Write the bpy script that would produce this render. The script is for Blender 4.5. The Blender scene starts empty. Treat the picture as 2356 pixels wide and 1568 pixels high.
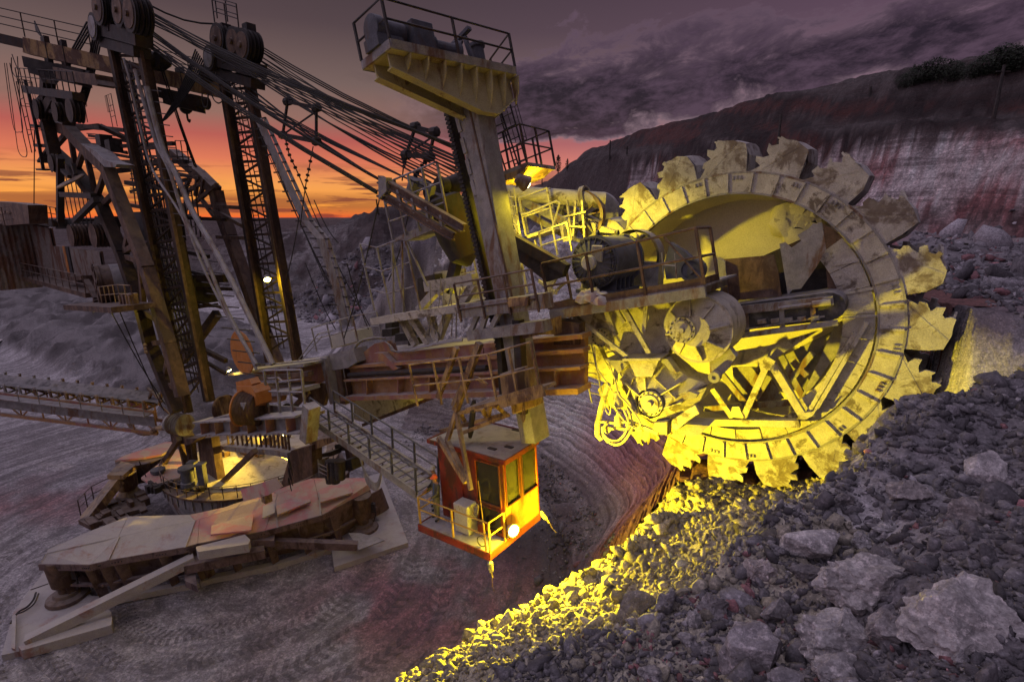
import bpy, math, random
import numpy as np
from mathutils import Vector, Matrix, Quaternion
SC = bpy.context.scene
COL = SC.collection
RAD = math.radians
# ------------------------------------------------------------------ camera
CAM = Vector((0, 0, 20.0))
PITCH = RAD(13.55)
cd = bpy.data.cameras.new('camera')
cam = bpy.data.objects.new('camera', cd)
COL.objects.link(cam)
cam.location = CAM
cam.rotation_euler = (math.pi / 2 - PITCH, 0, 0)
cd.lens = 18.0
cd.sensor_width = 36.0
cd.clip_start = 0.05
cd.clip_end = 6000
SC.camera = cam
# ------------------------------------------------------------------ view transform
SC.view_settings.view_transform = 'Standard'
SC.view_settings.look = 'None'
SC.view_settings.gamma = 1
SC.view_settings.use_curve_mapping = False
SC.view_settings.exposure = 0.0
try:
    SC.cycles.use_denoising = True
    SC.cycles.max_bounces = 6
    SC.cycles.sample_clamp_indirect = 4.0
except Exception:
    pass


def srgb(r, g, b, a=1.0):
    f = lambda c: (c / 255 / 12.92) if c <= 10 else ((c / 255 + 0.055) / 1.055) ** 2.4
    return (f(r), f(g), f(b), a)


# ------------------------------------------------------------------ sky (dusk)
W = bpy.data.worlds.new('World')
SC.world = W
W.use_nodes = True
wt = W.node_tree
wt.nodes.clear()


class NT:
    """tiny helper to write node graphs"""
    def __init__(s, tree):
        s.t = tree

    def n(s, typ, **kw):
        nd = s.t.nodes.new(typ)
        for k, v in kw.items():
            setattr(nd, k, v)
        return nd

    def l(s, a, b):
        s.t.links.new(a, b)

    def _set(s, sock, v):
        if isinstance(v, bpy.types.NodeSocket):
            s.l(v, sock)
        else:
            sock.default_value = v

    def math(s, op, a, b=None, c=None, clamp=False):
        nd = s.n('ShaderNodeMath', operation=op)
        nd.use_clamp = clamp
        for i, v in enumerate((a, b, c)):
            if v is not None:
                s._set(nd.inputs[i], v)
        return nd.outputs[0]

    def vmath(s, op, a, b=None):
        nd = s.n('ShaderNodeVectorMath', operation=op)
        s._set(nd.inputs[0], a)
        if b is not None:
            s._set(nd.inputs[1], b)
        return nd.outputs[1] if op in ('LENGTH', 'DOT_PRODUCT') else nd.outputs[0]

    def ramp(s, fac, stops, interp='LINEAR'):
        nd = s.n('ShaderNodeValToRGB')
        cr = nd.color_ramp
        cr.interpolation = interp
        while len(cr.elements) < len(stops):
            cr.elements.new(0.5)
        for e, (p, c) in zip(cr.elements, stops):
            e.position = p
            e.color = c if len(c) == 4 else (*c, 1)
        s._set(nd.inputs[0], fac)
        return nd.outputs[0]

    def mix(s, fac, a, b, blend='MIX'):
        nd = s.n('ShaderNodeMix', data_type='RGBA', blend_type=blend)
        s._set(nd.inputs[0], fac)
        s._set(nd.inputs[6], a)
        s._set(nd.inputs[7], b)
        return nd.outputs[2]

    def noise(s, vec, scale, detail=4, rough=.55, dist=0.0):
        nd = s.n('ShaderNodeTexNoise')
        if vec is not None:
            s.l(vec, nd.inputs['Vector'])
        nd.inputs['Scale'].default_value = scale
        nd.inputs['Detail'].default_value = detail
        nd.inputs['Roughness'].default_value = rough
        nd.inputs['Distortion'].default_value = dist
        return nd.outputs['Fac']

    def maprange(s, v, a, b, c=0.0, d=1.0):
        nd = s.n('ShaderNodeMapRange')
        s._set(nd.inputs[0], v)
        for i, q in enumerate((a, b, c, d)):
            nd.inputs[i + 1].default_value = q
        return nd.outputs[0]

    def comb(s, x, y, z):
        nd = s.n('ShaderNodeCombineXYZ')
        for i, v in enumerate((x, y, z)):
            s._set(nd.inputs[i], v)
        return nd.outputs[0]


def build_sky():
    g = NT(wt)
    tc = g.n('ShaderNodeTexCoord')
    nrm = g.n('ShaderNodeVectorMath', operation='NORMALIZE')
    g.l(tc.outputs['Generated'], nrm.inputs[0])
    sp = g.n('ShaderNodeSeparateXYZ')
    g.l(nrm.outputs[0], sp.inputs[0])
    X, Y, Z = sp.outputs
    # elevation factor (0 horizon .. 1 at sin 0.6) and closeness to the sunset azimuth
    el = g.math('MULTIPLY', g.math('MAXIMUM', Z, 0.0), 1 / 0.6)
    az = g.math('ARCTAN2', X, Y)                     # 0 straight ahead, negative left
    daz = g.math('ABSOLUTE', g.math('SUBTRACT', az, RAD(-33)))
    daz = g.math('MINIMUM', daz, g.math('SUBTRACT', 2 * math.pi, daz))
    warm = g.maprange(daz, RAD(20), RAD(85), 1, 0)
    S = srgb
    ramp_sun = g.ramp(el, [(0.0, S(232, 96, 50)), (.035, S(250, 160, 66)), (.09, S(240, 158, 84)), (.155, S(216, 116, 88)),
                           (.215, S(178, 88, 84)), (.27, S(142, 104, 96)), (.36, S(116, 95, 92)), (.5, S(82, 66, 71)), (.68, S(60, 49, 57)), (1, S(50, 41, 50))])
    ramp_side = g.ramp(el, [(0.0, S(226, 130, 128)), (.06, S(240, 156, 156)), (.13, S(222, 150, 162)), (.21, S(160, 126, 140)),
                            (.32, S(124, 95, 118)), (.5, S(95, 71, 93)), (.7, S(72, 53, 71)), (1, S(56, 44, 58))])
    ramp_far = g.ramp(el, [(0.0, S(92, 74, 92)), (.2, S(96, 78, 94)), (.5, S(82, 68, 84)), (1, S(58, 48, 60))])
    far = g.maprange(daz, RAD(80), RAD(130), 0, 1)
    base = g.mix(warm, ramp_side, ramp_sun)
    base = g.mix(far, base, ramp_far)
    # ---- heavy cloud bank climbing to the right
    cv = g.comb(g.math('MULTIPLY', az, 4.8), g.math('MULTIPLY', g.math('SUBTRACT', Z, g.math('MULTIPLY', az, .09)), 11.0), 0.0)
    n1 = g.noise(cv, .75, 3, .5, .3)
    n2 = g.noise(g.vmath('ADD', cv, (7.3, 2.1, 0)), 2.0, 9, .66, .5)
    n5 = g.noise(g.vmath('ADD', cv, (1.3, 5.1, 3)), 6.0, 6, .7, .3)
    band_c = g.math('MULTIPLY_ADD', az, 0.09, 0.182)
    bd = g.math('ABSOLUTE', g.math('SUBTRACT', Z, band_c))
    bandw = g.maprange(az, RAD(10), RAD(40), .066, .046)
    band = g.math('SUBTRACT', 1.0, g.math('DIVIDE', bd, bandw))
    band = g.math('MAXIMUM', band, -1.6)
    boost = g.maprange(g.math('ABSOLUTE', g.math('SUBTRACT', az, RAD(9))), RAD(4), RAD(24), .42, .06)
    boost = g.math('MULTIPLY', boost, g.maprange(Z, .115, .145))
    boost = g.math('SUBTRACT', boost, g.maprange(Z, .105, .15, .8, 0))
    dens = g.math('ADD', g.math('ADD', g.math('MULTIPLY', band, .62), boost), g.math('MULTIPLY', g.math('SUBTRACT', n1, .47), 2.0))
    dens = g.math('ADD', dens, g.math('MULTIPLY', g.math('SUBTRACT', n2, .5), 2.0))
    dens = g.math('ADD', dens, g.math('MULTIPLY', g.math('SUBTRACT', n5, .5), .7))
    cl = g.maprange(dens, .05, .30)
    cl = g.math('MULTIPLY', cl, g.maprange(az, RAD(-14), RAD(-2), 0, 1))
    core = g.maprange(dens, .12, .55)
    tex = g.mix(g.maprange(g.math('ADD', g.math('MULTIPLY', n2, .55), g.math('MULTIPLY', n5, .45)), .43, .60), S(33, 25, 38), S(80, 62, 79))
    edge = g.mix(g.maprange(Z, .16, .24), S(142, 118, 130), S(104, 83, 99))
    ccol = g.mix(core, edge, tex)
    lowpink = g.math('MULTIPLY', g.maprange(Z, .06, .14, 1, 0), .5)
    ccol = g.mix(lowpink, ccol, S(128, 82, 96))
    base = g.mix(g.math('MULTIPLY', cl, .95), base, ccol)
    # ---- low streaks over the sunset
    sv = g.comb(g.math('MULTIPLY', az, 5.0), g.math('MULTIPLY', Z, 62.0), 1.7)
    n3 = g.noise(sv, 1.0, 7, .6, .3)
    sd = g.math('MULTIPLY', g.maprange(Z, .0, .012, .9, 1), g.maprange(Z, .05, .10, 1, 0))
    s_low = g.math('MULTIPLY', g.maprange(n3, .47, .55), sd)
    bank = g.math('MULTIPLY', g.maprange(g.math('ABSOLUTE', g.math('SUBTRACT', Z, .024)), .006, .022, 1, 0), g.maprange(n3, .32, .42))
    bank = g.math('MULTIPLY', bank, g.maprange(daz, RAD(0), RAD(32), 1, .35))
    s_low = g.math('MAXIMUM', s_low, bank)
    s_low = g.math('MULTIPLY', s_low, g.maprange(daz, RAD(40), RAD(75), 1, 0))
    base = g.mix(g.math('MULTIPLY', s_low, .86), base, S(104, 42, 52))
    # faint high haze patches
    n4 = g.noise(cv, 1.3, 6, .6, .2)
    base = g.mix(g.math('MULTIPLY', g.maprange(n4, .60, .74), .22), base, S(66, 54, 60))
    # ---- the physical dusk sky adds its own faint blue light
    sky = g.n('ShaderNodeTexSky', sky_type='NISHITA')
    sky.sun_disc = False
    sky.sun_elevation = RAD(1.0)
    sky.sun_rotation = RAD(-33)
    b1 = g.n('ShaderNodeBackground')
    g.l(base, b1.inputs[0])
    b1.inputs[1].default_value = 1.0
    b2 = g.n('ShaderNodeBackground')
    g.l(sky.outputs[0], b2.inputs[0])
    b2.inputs[1].default_value = 0.004
    ad = g.n('ShaderNodeAddShader')
    g.l(b1.outputs[0], ad.inputs[0])
    g.l(b2.outputs[0], ad.inputs[1])
    out = g.n('ShaderNodeOutputWorld')
    g.l(ad.outputs[0], out.inputs[0])


build_sky()
# ------------------------------------------------------------------ sun: soft fill lamp added to lift the dusk ground and shaded sides
sl = bpy.data.lights.new('sun_fill', 'SUN')
sl.energy = 1.9
sl.angle = RAD(140)
sl.color = (0.86, 0.78, 1.0)
sun_fill = bpy.data.objects.new('sun_fill', sl)
COL.objects.link(sun_fill)
_az, _el = RAD(-80), RAD(52)
_d = Vector((math.sin(_az) * math.cos(_el), math.cos(_az) * math.cos(_el), math.sin(_el)))
sun_fill.rotation_euler = _d.to_track_quat('Z', 'Y').to_euler()
sun_fill.location = (-60, 40, 80)

# ------------------------------------------------------------------ picture -> place helpers (pixels of a 2356 x 1568 view)
FPX = 18 / 36 * 2356


def ray(x, y):
    u, v = (x - 1178) / FPX, (y - 784) / FPX
    return Vector((u, math.cos(PITCH) - v * math.sin(PITCH), -math.sin(PITCH) - v * math.cos(PITCH)))


def PD(x, y, d):
    """point seen at (x,y) at forward distance d"""
    r = ray(x, y)
    return CAM + r * (d / r.y)


def PZ(x, y, z):
    """point seen at (x,y) on the level z"""
    r = ray(x, y)
    return CAM + r * ((z - CAM.z) / r.z)


TH = RAD(-36.8)
NV = Vector((math.sin(TH), -math.cos(TH), 0))       # across the boom, towards the camera
AV = Vector((math.cos(TH), math.sin(TH), 0))        # along the boom, towards the wheel
UPV = Vector((0, 0, 1))
WC = Vector((7.476, 17.577, 16.42))                 # wheel hub, front rim plane


def BP(x, y, v):
    """point seen at (x,y) on the vertical plane parallel to the boom, v metres in front of the wheel rim"""
    r = ray(x, y)
    t = ((WC - CAM).dot(NV) + v) / r.dot(NV)
    return CAM + r * t


TW = Vector((-16.0, 28.0, 0))                       # centre of the cut arcs
TC = Vector((-17.5, 30.5, 0))                       # foot of the masts
VB, VG, VC, VM, VF = 4.0, 3.4, 5.4, 6.5, 2.2        # boom side, gearbox, column, near mast, far mast
BA = AV * math.cos(RAD(13.7)) + UPV * math.sin(RAD(13.7))   # the boom climbs towards the wheel
BU = UPV * math.cos(RAD(13.7)) - AV * math.sin(RAD(13.7))


def proj(p):
    """pixel of a world point"""
    q = Vector(p) - CAM
    f = q.y * math.cos(PITCH) - q.z * math.sin(PITCH)
    up = q.y * math.sin(PITCH) + q.z * math.cos(PITCH)
    return 1178 + FPX * q.x / f, 784 - FPX * up / f


def along(p, d, x=None, y=None):
    """length s so that p + s d is seen at column x (or row y)"""
    lo = 0.0
    s = 1.0
    for _ in range(40):
        a = proj(p + d * s)
        b = proj(p + d * (s + 1e-3))
        i = 0 if x is not None else 1
        t = x if x is not None else y
        g = (b[i] - a[i]) / 1e-3
        ds = (t - a[i]) / g
        s += max(-2, min(2, ds))
    return s


def RP(x, y, p0, n):
    """point seen at (x,y) on the plane through p0 with normal n"""
    r = ray(x, y)
    return CAM + r * ((Vector(p0) - CAM).dot(n) / r.dot(n))


def crop(ox, oy, s):
    return lambda x, y: ((ox + x / s) * .5752, (oy + y / s) * .5752)


c1, c2, c3, c4 = crop(1900, 500, 1.96), crop(2700, 500, 1.688), crop(2000, 1100, 1.96), crop(2700, 1100, 1.7425)
tA, tB, tC, tD, tE = [crop(x, y, 2.3008) for x, y in ((0, 0), (0, 681), (512, 1362), (1024, 1022), (1536, 1362))]
l1, l2, l3, l4 = crop(0, 0, 1.742), crop(1000, 0, 1.742), crop(0, 800, 1.742), crop(900, 800, 1.742)
b1, b2, b3, b4 = crop(0, 1600, 1.3927), crop(900, 1400, 1.568), crop(1400, 1900, 1.898), crop(2400, 1800, 1.389)
# ------------------------------------------------------------------ mesh builder
WLOC = {}


class M:
    def __init__(s):
        s.v = []
        s.f = []

    def add(s, vs, fs):
        o = len(s.v)
        s.v.extend([tuple(p) for p in vs])
        s.f.extend([tuple(i + o for i in f) for f in fs])
        return s

    def box(s, c, ax, ay, az):
        """c centre, ax/ay/az half vectors"""
        c = Vector(c)
        vs = [c + ax * i + ay * j + az * k for i in (-1, 1) for j in (-1, 1) for k in (-1, 1)]
        return s.add(vs, [(0, 1, 3, 2), (4, 6, 7, 5), (0, 4, 5, 1), (2, 3, 7, 6), (0, 2, 6, 4), (1, 5, 7, 3)])

    def beam(s, p, q, w, h=None, side=None):
        """box bar p->q, w across `side`, h the other way"""
        p, q = Vector(p), Vector(q)
        h = w if h is None else h
        d = (q - p)
        L = d.length
        if L < 1e-6:
            return s
        d = d / L
        sd = Vector(side) if side is not None else Vector((0, 0, 1)).cross(d)
        sd = sd - d * sd.dot(d)
        if sd.length < 1e-4:
            sd = NV - d * NV.dot(d)
            if sd.length < 1e-4:
                sd = AV.copy()
        sd.normalize()
        up = d.cross(sd)
        return s.box((p + q) / 2, d * (L / 2), sd * (w / 2), up * (h / 2))

    def ibeam(s, p, q, w, h, side=None, t=.05):
        """I section, flange width w, height h (side = flange direction)"""
        p, q = Vector(p), Vector(q)
        d = (q - p).normalized()
        sd = Vector(side) if side is not None else Vector((0, 0, 1)).cross(d)
        sd = (sd - d * sd.dot(d)).normalized()
        up = d.cross(sd)
        off = up * (h / 2 - t / 2)
        s.beam(p + off, q + off, w, t, sd)
        s.beam(p - off, q - off, w, t, sd)
        s.beam(p, q, t, h - 2 * t, sd)
        return s

    def tube(s, pts, r, n=6, cap=True):
        pts = [Vector(p) for p in pts]
        rings = []
        prev = None
        for i, p in enumerate(pts):
            a = pts[max(i - 1, 0)]
            b = pts[min(i + 1, len(pts) - 1)]
            d = (b - a)
            if d.length < 1e-7:
                d = Vector((0, 0, 1))
            d.normalize()
            if prev is None:
                ref = Vector((0, 0, 1)) if abs(d.z) < .9 else Vector((1, 0, 0))
                prev = d.cross(ref).normalized()
            prev = (prev - d * prev.dot(d))
            if prev.length < 1e-6:
                prev = d.orthogonal()
            prev.normalize()
            o = d.cross(prev)
            rr = r[i] if isinstance(r, (list, tuple)) else r
            rings.append([p + (prev * math.cos(k * 2 * math.pi / n) + o * math.sin(k * 2 * math.pi / n)) * rr for k in range(n)])
        vs = [q for rg in rings for q in rg]
        fs = []
        for i in range(len(rings) - 1):
            for k in range(n):
                k2 = (k + 1) % n
                fs.append((i * n + k, i * n + k2, (i + 1) * n + k2, (i + 1) * n + k))
        if cap:
            fs.append(tuple(range(n))[::-1])
            fs.append(tuple(range((len(rings) - 1) * n, len(rings) * n)))
        return s.add(vs, fs)

    def lathe(s, c, axis, prof, n=24, cap=True):
        """prof = [(radius, offset along axis)]"""
        c = Vector(c)
        ax = Vector(axis).normalized()
        e = ax.orthogonal().normalized() if abs(ax.z) > .95 else Vector((0, 0, 1)).cross(ax).normalized()
        o = ax.cross(e)
        vs = []
        for (r, h) in prof:
            for k in range(n):
                t = 2 * math.pi * k / n
                vs.append(c + ax * h + (e * math.cos(t) + o * math.sin(t)) * r)
        fs = []
        for i in range(len(prof) - 1):
            for k in range(n):
                k2 = (k + 1) % n
                fs.append((i * n + k, i * n + k2, (i + 1) * n + k2, (i + 1) * n + k))
        if cap:
            fs.append(tuple(range(n))[::-1])
            fs.append(tuple(range((len(prof) - 1) * n, len(prof) * n)))
        return s.add(vs, fs)

    def plate(s, pts, off):
        """flat polygon pts extruded by vector off"""
        pts = [Vector(p) for p in pts]
        off = Vector(off)
        n = len(pts)
        vs = pts + [p + off for p in pts]
        fs = [tuple(range(n)), tuple(range(2 * n - 1, n - 1, -1))]
        for i in range(n):
            j = (i + 1) % n
            fs.append((i, i + n, j + n, j))
        return s.add(vs, fs)

    def bar(s, a, b, v, w, d=None, v2=None):
        """bar seen from pixel a to pixel b on boom plane v (v2 at the far end), w in the plane, d through it"""
        return s.beam(BP(*a, v), BP(*b, v if v2 is None else v2), w if d is None else d, w, side=NV)

    def px(s, pix, v, th):
        """plate outlined in the view, standing on boom plane v, th thick (away from the camera)"""
        return s.plate([BP(x, y, v) for x, y in pix], NV * (-th))

    def build(s, name, mat, parent=None, smooth=False, bevel=0.0, kind=None):
        me = bpy.data.meshes.new(name)
        vs = np.array(s.v, dtype=float)
        c = vs.mean(axis=0) if len(vs) else np.zeros(3)
        lo, hi = vs.min(axis=0), vs.max(axis=0)
        c = np.array([(lo[0] + hi[0]) / 2, (lo[1] + hi[1]) / 2, lo[2]])
        me.from_pydata((vs - c).tolist(), [], s.f)
        me.validate()
        me.materials.append(mat)
        if smooth:
            for p in me.polygons:
                p.use_smooth = True
            try:
                me.set_sharp_from_angle(angle=RAD(38))
            except Exception:
                pass
        me.update()
        import bmesh
        bm = bmesh.new()
        bm.from_mesh(me)
        bmesh.ops.recalc_face_normals(bm, faces=bm.faces)
        bm.to_mesh(me)
        bm.free()
        o = bpy.data.objects.new(name, me)
        COL.objects.link(o)
        put(o, Vector(c), parent)
        if bevel:
            b = o.modifiers.new('bevel', 'BEVEL')
            b.width = bevel
            b.segments = 1
            b.limit_method = 'ANGLE'
        if kind:
            o['kind'] = kind
        return o


def put(o, loc, parent=None):
    """place o at world loc under parent (parents carry no rotation unless given a matrix)"""
    WLOC[o.name] = Vector(loc)
    if parent is not None:
        o.parent = parent
        o.location = Vector(loc) - WLOC[parent.name]
    else:
        o.location = loc


def thing(name, label, cat, loc, group=None):
    o = bpy.data.objects.new(name, None)
    COL.objects.link(o)
    o.empty_display_size = .3
    put(o, Vector(loc))
    return tag(o, label, cat, group)


def tag(o, label, cat, group=None):
    o['label'] = label
    o['category'] = cat
    if group:
        o['group'] = group
    return o


def sub(name, loc, parent):
    o = bpy.data.objects.new(name, None)
    COL.objects.link(o)
    o.empty_display_size = .2
    put(o, Vector(loc), parent)
    return o


def copy_tree(o, parent=None, loc=None):
    c = o.copy()
    COL.objects.link(c)
    if parent is not None:
        c.parent = parent
    if loc is not None:
        WLOC[c.name] = Vector(loc)
        c.location = loc if parent is None else Vector(loc) - WLOC[parent.name]
    for ch in list(o.children):
        copy_tree(ch, c)
    return c


def railing(m, pts, h=1.0, step=1.2, r=.025, rails=(1.0, .52), up=UPV, toe=0.0):
    """hand rail along world points pts (floor level)"""
    pts = [Vector(p) for p in pts]
    up = Vector(up)
    for k in rails:
        m.tube([p + up * (h * k) for p in pts], r, 5)
    for a, b in zip(pts[:-1], pts[1:]):
        L = (b - a).length
        n = max(1, round(L / step))
        for i in range(n + 1):
            if i == n and b is not pts[-1]:
                continue
            p = a.lerp(b, i / n)
            m.beam(p, p + up * h, r * 1.9)
        if toe:
            m.beam(a + up * toe / 2, b + up * toe / 2, .015, toe)
    return m


def ladder(m, p, q, side, w=.5, step=.33, r=.025, cage=None):
    p, q, side = Vector(p), Vector(q), Vector(side).normalized()
    for sg in (-1, 1):
        m.tube([p + side * (w / 2 * sg), q + side * (w / 2 * sg)], r, 4)
    L = (q - p).length
    n = int(L / step)
    for i in range(1, n):
        c = p.lerp(q, i / n)
        m.tube([c - side * w / 2, c + side * w / 2], r * .75, 4)
    if cage is not None:
        cg = Vector(cage).normalized() * .65
        d = (q - p).normalized()
        k = max(2, int(L / 1.1))
        for i in range(1, k + 1):
            c = p.lerp(q, i / k)
            m.tube([c + side * (math.cos(t) * (w / 2 + .08)) + cg * math.sin(t) for t in [j * math.pi / 8 for j in range(9)]], r * .55, 4)
        for t in (.25, .5, .75):
            o = side * (math.cos(t * math.pi) * (w / 2 + .08)) + cg * math.sin(t * math.pi)
            m.tube([p.lerp(q, 1 / k) + o, q + o], r * .5, 4)
    return m


# ------------------------------------------------------------------ noise in numpy
def _h(ix, iy, iz):
    n = (ix.astype(np.int64) * 374761393 + iy.astype(np.int64) * 668265263 + iz.astype(np.int64) * 2147483647) & 0xFFFFFFFF
    n = ((n ^ (n >> 13)) * 1274126177) & 0xFFFFFFFF
    n = (n ^ (n >> 16)) & 0xFFFF
    return n / 32767.5 - 1.0


def vn(x, y, z=None):
    x = np.asarray(x, float)
    y = np.asarray(y, float)
    z = np.zeros_like(x) if z is None else np.asarray(z, float)
    ix, iy, iz = np.floor(x), np.floor(y), np.floor(z)
    fx, fy, fz = x - ix, y - iy, z - iz
    ux, uy, uz = [t * t * t * (t * (t * 6 - 15) + 10) for t in (fx, fy, fz)]
    r = 0
    for dx in (0, 1):
        for dy in (0, 1):
            for dz in (0, 1):
                w = (ux if dx else 1 - ux) * (uy if dy else 1 - uy) * (uz if dz else 1 - uz)
                r = r + w * _h(ix + dx, iy + dy, iz + dz)
    return r


def fbm(x, y, z=None, o=5, g=.5, ridge=False):
    s, a, f, t = 0, 1.0, 1.0, 0.0
    for i in range(o):
        q = vn(np.asarray(x) * f + 13.7 * i, np.asarray(y) * f - 7.1 * i, None if z is None else np.asarray(z) * f + 3.3 * i)
        if ridge:
            q = 1 - 2 * np.abs(q)
        s = s + a * q
        t += a
        a *= g
        f *= 2.03
    return s / t


def smooth(a, b, x):
    t = np.clip((x - a) / (b - a), 0, 1)
    return t * t * (3 - 2 * t)


# ------------------------------------------------------------------ materials
def mk(name, c1, c2, scale=3.0, rough=.75, metal=0.0, bump=.25, rust=None, rust_amt=.5, dust=None, dust_amt=.6, streak=True, fine=30.0, rust_scale=1.4):
    m = bpy.data.materials.new(name)
    m.use_nodes = True
    t = m.node_tree
    t.nodes.clear()
    g = NT(t)
    ge = g.n('ShaderNodeNewGeometry')
    pos = ge.outputs['Position']
    n1 = g.noise(pos, scale, 6, .6, .2)
    col = g.mix(g.maprange(n1, .36, .64), (*c1, 1), (*c2, 1))
    n2 = g.noise(pos, fine, 3, .6)
    col = g.mix(g.maprange(n2, .42, .66, 0, .4), col, (c1[0] * .45, c1[1] * .43, c1[2] * .42, 1))
    if rust:
        mp = g.n('ShaderNodeMapping')
        g.l(pos, mp.inputs[0])
        mp.inputs['Scale'].default_value = (1, 1, .28 if streak else 1)
        n3 = g.noise(mp.outputs[0], rust_scale, 8, .68, .4)
        lo = .66 - rust_amt * .34
        col = g.mix(g.maprange(n3, lo, lo + .08), col, (*rust, 1))
    if dust:
        sp = g.n('ShaderNodeSeparateXYZ')
        g.l(ge.outputs['Normal'], sp.inputs[0])
        n4 = g.noise(pos, 2.2, 6, .65)
        d = g.math('MULTIPLY', g.maprange(sp.outputs[2], .15, .75), g.maprange(n4, .25, .55))
        d = g.math('MAXIMUM', d, g.math('MULTIPLY', g.maprange(n4, .5, .7), .35))
        col = g.mix(g.math('MULTIPLY', d, dust_amt), col, (*dust, 1))
    b = g.n('ShaderNodeBsdfPrincipled')
    g.l(col, b.inputs['Base Color'])
    b.inputs['Roughness'].default_value = rough
    b.inputs['Metallic'].default_value = metal
    b.inputs['Specular IOR Level'].default_value = .25
    if bump:
        bp = g.n('ShaderNodeBump')
        bp.inputs['Strength'].default_value = bump
        bp.inputs['Distance'].default_value = .02
        hb = g.math('ADD', n2, g.math('MULTIPLY', n1, 1.5))
        g.l(hb, bp.inputs['Height'])
        g.l(bp.outputs[0], b.inputs['Normal'])
    o = g.n('ShaderNodeOutputMaterial')
    g.l(b.outputs[0], o.inputs[0])
    return m


DUST = (.42, .39, .40)
MAT = {}
MAT['steel'] = mk('dusty_steel', (.18, .168, .17), (.27, .25, .25), rust=(.13, .075, .05), rust_amt=.42, dust=DUST, dust_amt=.75)
MAT['pale'] = mk('pale_dusty_steel', (.33, .30, .265), (.47, .43, .38), rust=(.12, .095, .075), rust_amt=.36, dust=(.5, .46, .42), dust_amt=.4, streak=False, rust_scale=1.5, bump=.5)
MAT['bucket'] = mk('worn_bucket_steel', (.30, .275, .26), (.43, .40, .38), scale=1.6, rust=(.13, .10, .085), rust_amt=.5, dust=(.48, .44, .43), dust_amt=.6, streak=False, rust_scale=1.1, bump=.6)
MAT['dusty'] = mk('thick_pale_dust', (.45, .41, .37), (.52, .48, .43), scale=1.2, bump=.4)
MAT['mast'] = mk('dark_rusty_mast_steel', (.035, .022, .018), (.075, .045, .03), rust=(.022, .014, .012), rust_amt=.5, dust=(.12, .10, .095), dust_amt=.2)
MAT['lamp_yellow'] = mk('platform_paint_with_lamplight', (.36, .30, .15), (.42, .36, .2), rust=(.14, .06, .035), rust_amt=.3, dust=(.4, .36, .3), dust_amt=.3)  # yellow lamplight from below is painted into the platform colour
MAT['cabfront'] = mk('weathered_red_paint_with_glare', (.34, .12, .03), (.40, .19, .06), rough=.5, rust=(.2, .06, .02), rust_amt=.35, bump=.1)  # red cab paint with the lamp's orange glare put into the colour
MAT['rust'] = mk('rusty_steel', (.085, .05, .036), (.165, .098, .065), rust=(.06, .034, .026), rust_amt=.55, dust=(.34, .29, .27), dust_amt=.45)
MAT['ochre'] = mk('faded_ochre_paint', (.30, .19, .085), (.36, .235, .12), rust=(.10, .055, .04), rust_amt=.6, dust=(.4, .35, .3), dust_amt=.5)
MAT['boom'] = mk('rusty_boom_paint', (.30, .155, .07), (.36, .20, .095), rust=(.26, .115, .10), rust_amt=.5, dust=(.42, .37, .36), dust_amt=.8, rust_scale=1.1)
MAT['dark'] = mk('dark_grimy_steel', (.024, .02, .02), (.048, .04, .04), rust=(.045, .026, .02), rust_amt=.4, dust=(.16, .14, .14), dust_amt=.25)
MAT['motor'] = mk('dark_grey_motor_paint', (.06, .06, .072), (.10, .10, .12), rust=(.07, .05, .045), rust_amt=.25, dust=(.2, .19, .21), dust_amt=.5)
MAT['cable'] = mk('black_wire_rope', (.02, .018, .018), (.035, .03, .03), bump=0)
MAT['belt'] = mk('conveyor_rubber', (.035, .033, .035), (.06, .055, .056), dust=(.36, .33, .34), dust_amt=.75)
MAT['red'] = mk('red_cab_paint', (.15, .02, .014), (.21, .032, .02), rough=.5, rust=(.06, .022, .016), rust_amt=.5, dust=(.3, .2, .15), dust_amt=.3, bump=.1)
MAT['orange'] = mk('orange_sheave_paint', (.42, .15, .03), (.48, .19, .05), rust=(.2, .08, .03), rust_amt=.3, dust=(.4, .3, .25), dust_amt=.3)
MAT['rail'] = mk('yellow_rail_paint', (.45, .27, .05), (.5, .32, .08), rust=(.2, .1, .04), rust_amt=.35, bump=.1)
MAT['sheet'] = mk('rusty_corrugated_sheet', (.16, .13, .115), (.22, .185, .165), rust=(.12, .06, .04), rust_amt=.5, dust=(.3, .27, .26), dust_amt=.4)
MAT['deck'] = mk('dusty_deck_plate', (.37, .335, .325), (.45, .41, .395), scale=1.3, rust=(.30, .17, .14), rust_amt=.3, dust=(.46, .42, .41), dust_amt=.6, streak=False, rust_scale=.7)
MAT['deck_pinklit'] = mk('deck_plate_with_pink_light', (.46, .33, .26), (.52, .40, .32), scale=1.2, rust=(.52, .20, .20), rust_amt=.55, dust=(.5, .40, .36), dust_amt=.3, streak=False, rust_scale=.8)  # pink light lying on the deck is painted into the plate colour
MAT['reddark'] = mk('dark_red_primer', (.13, .085, .085), (.19, .13, .125), rust=(.06, .035, .035), rust_amt=.4, dust=(.35, .3, .3), dust_amt=.4)
MAT['white'] = mk('white_cabinet_paint', (.42, .40, .36), (.48, .46, .42), rust=(.2, .14, .1), rust_amt=.15, bump=.05)
# ================================================================== TERRAIN
R2D = 180 / math.pi


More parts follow.
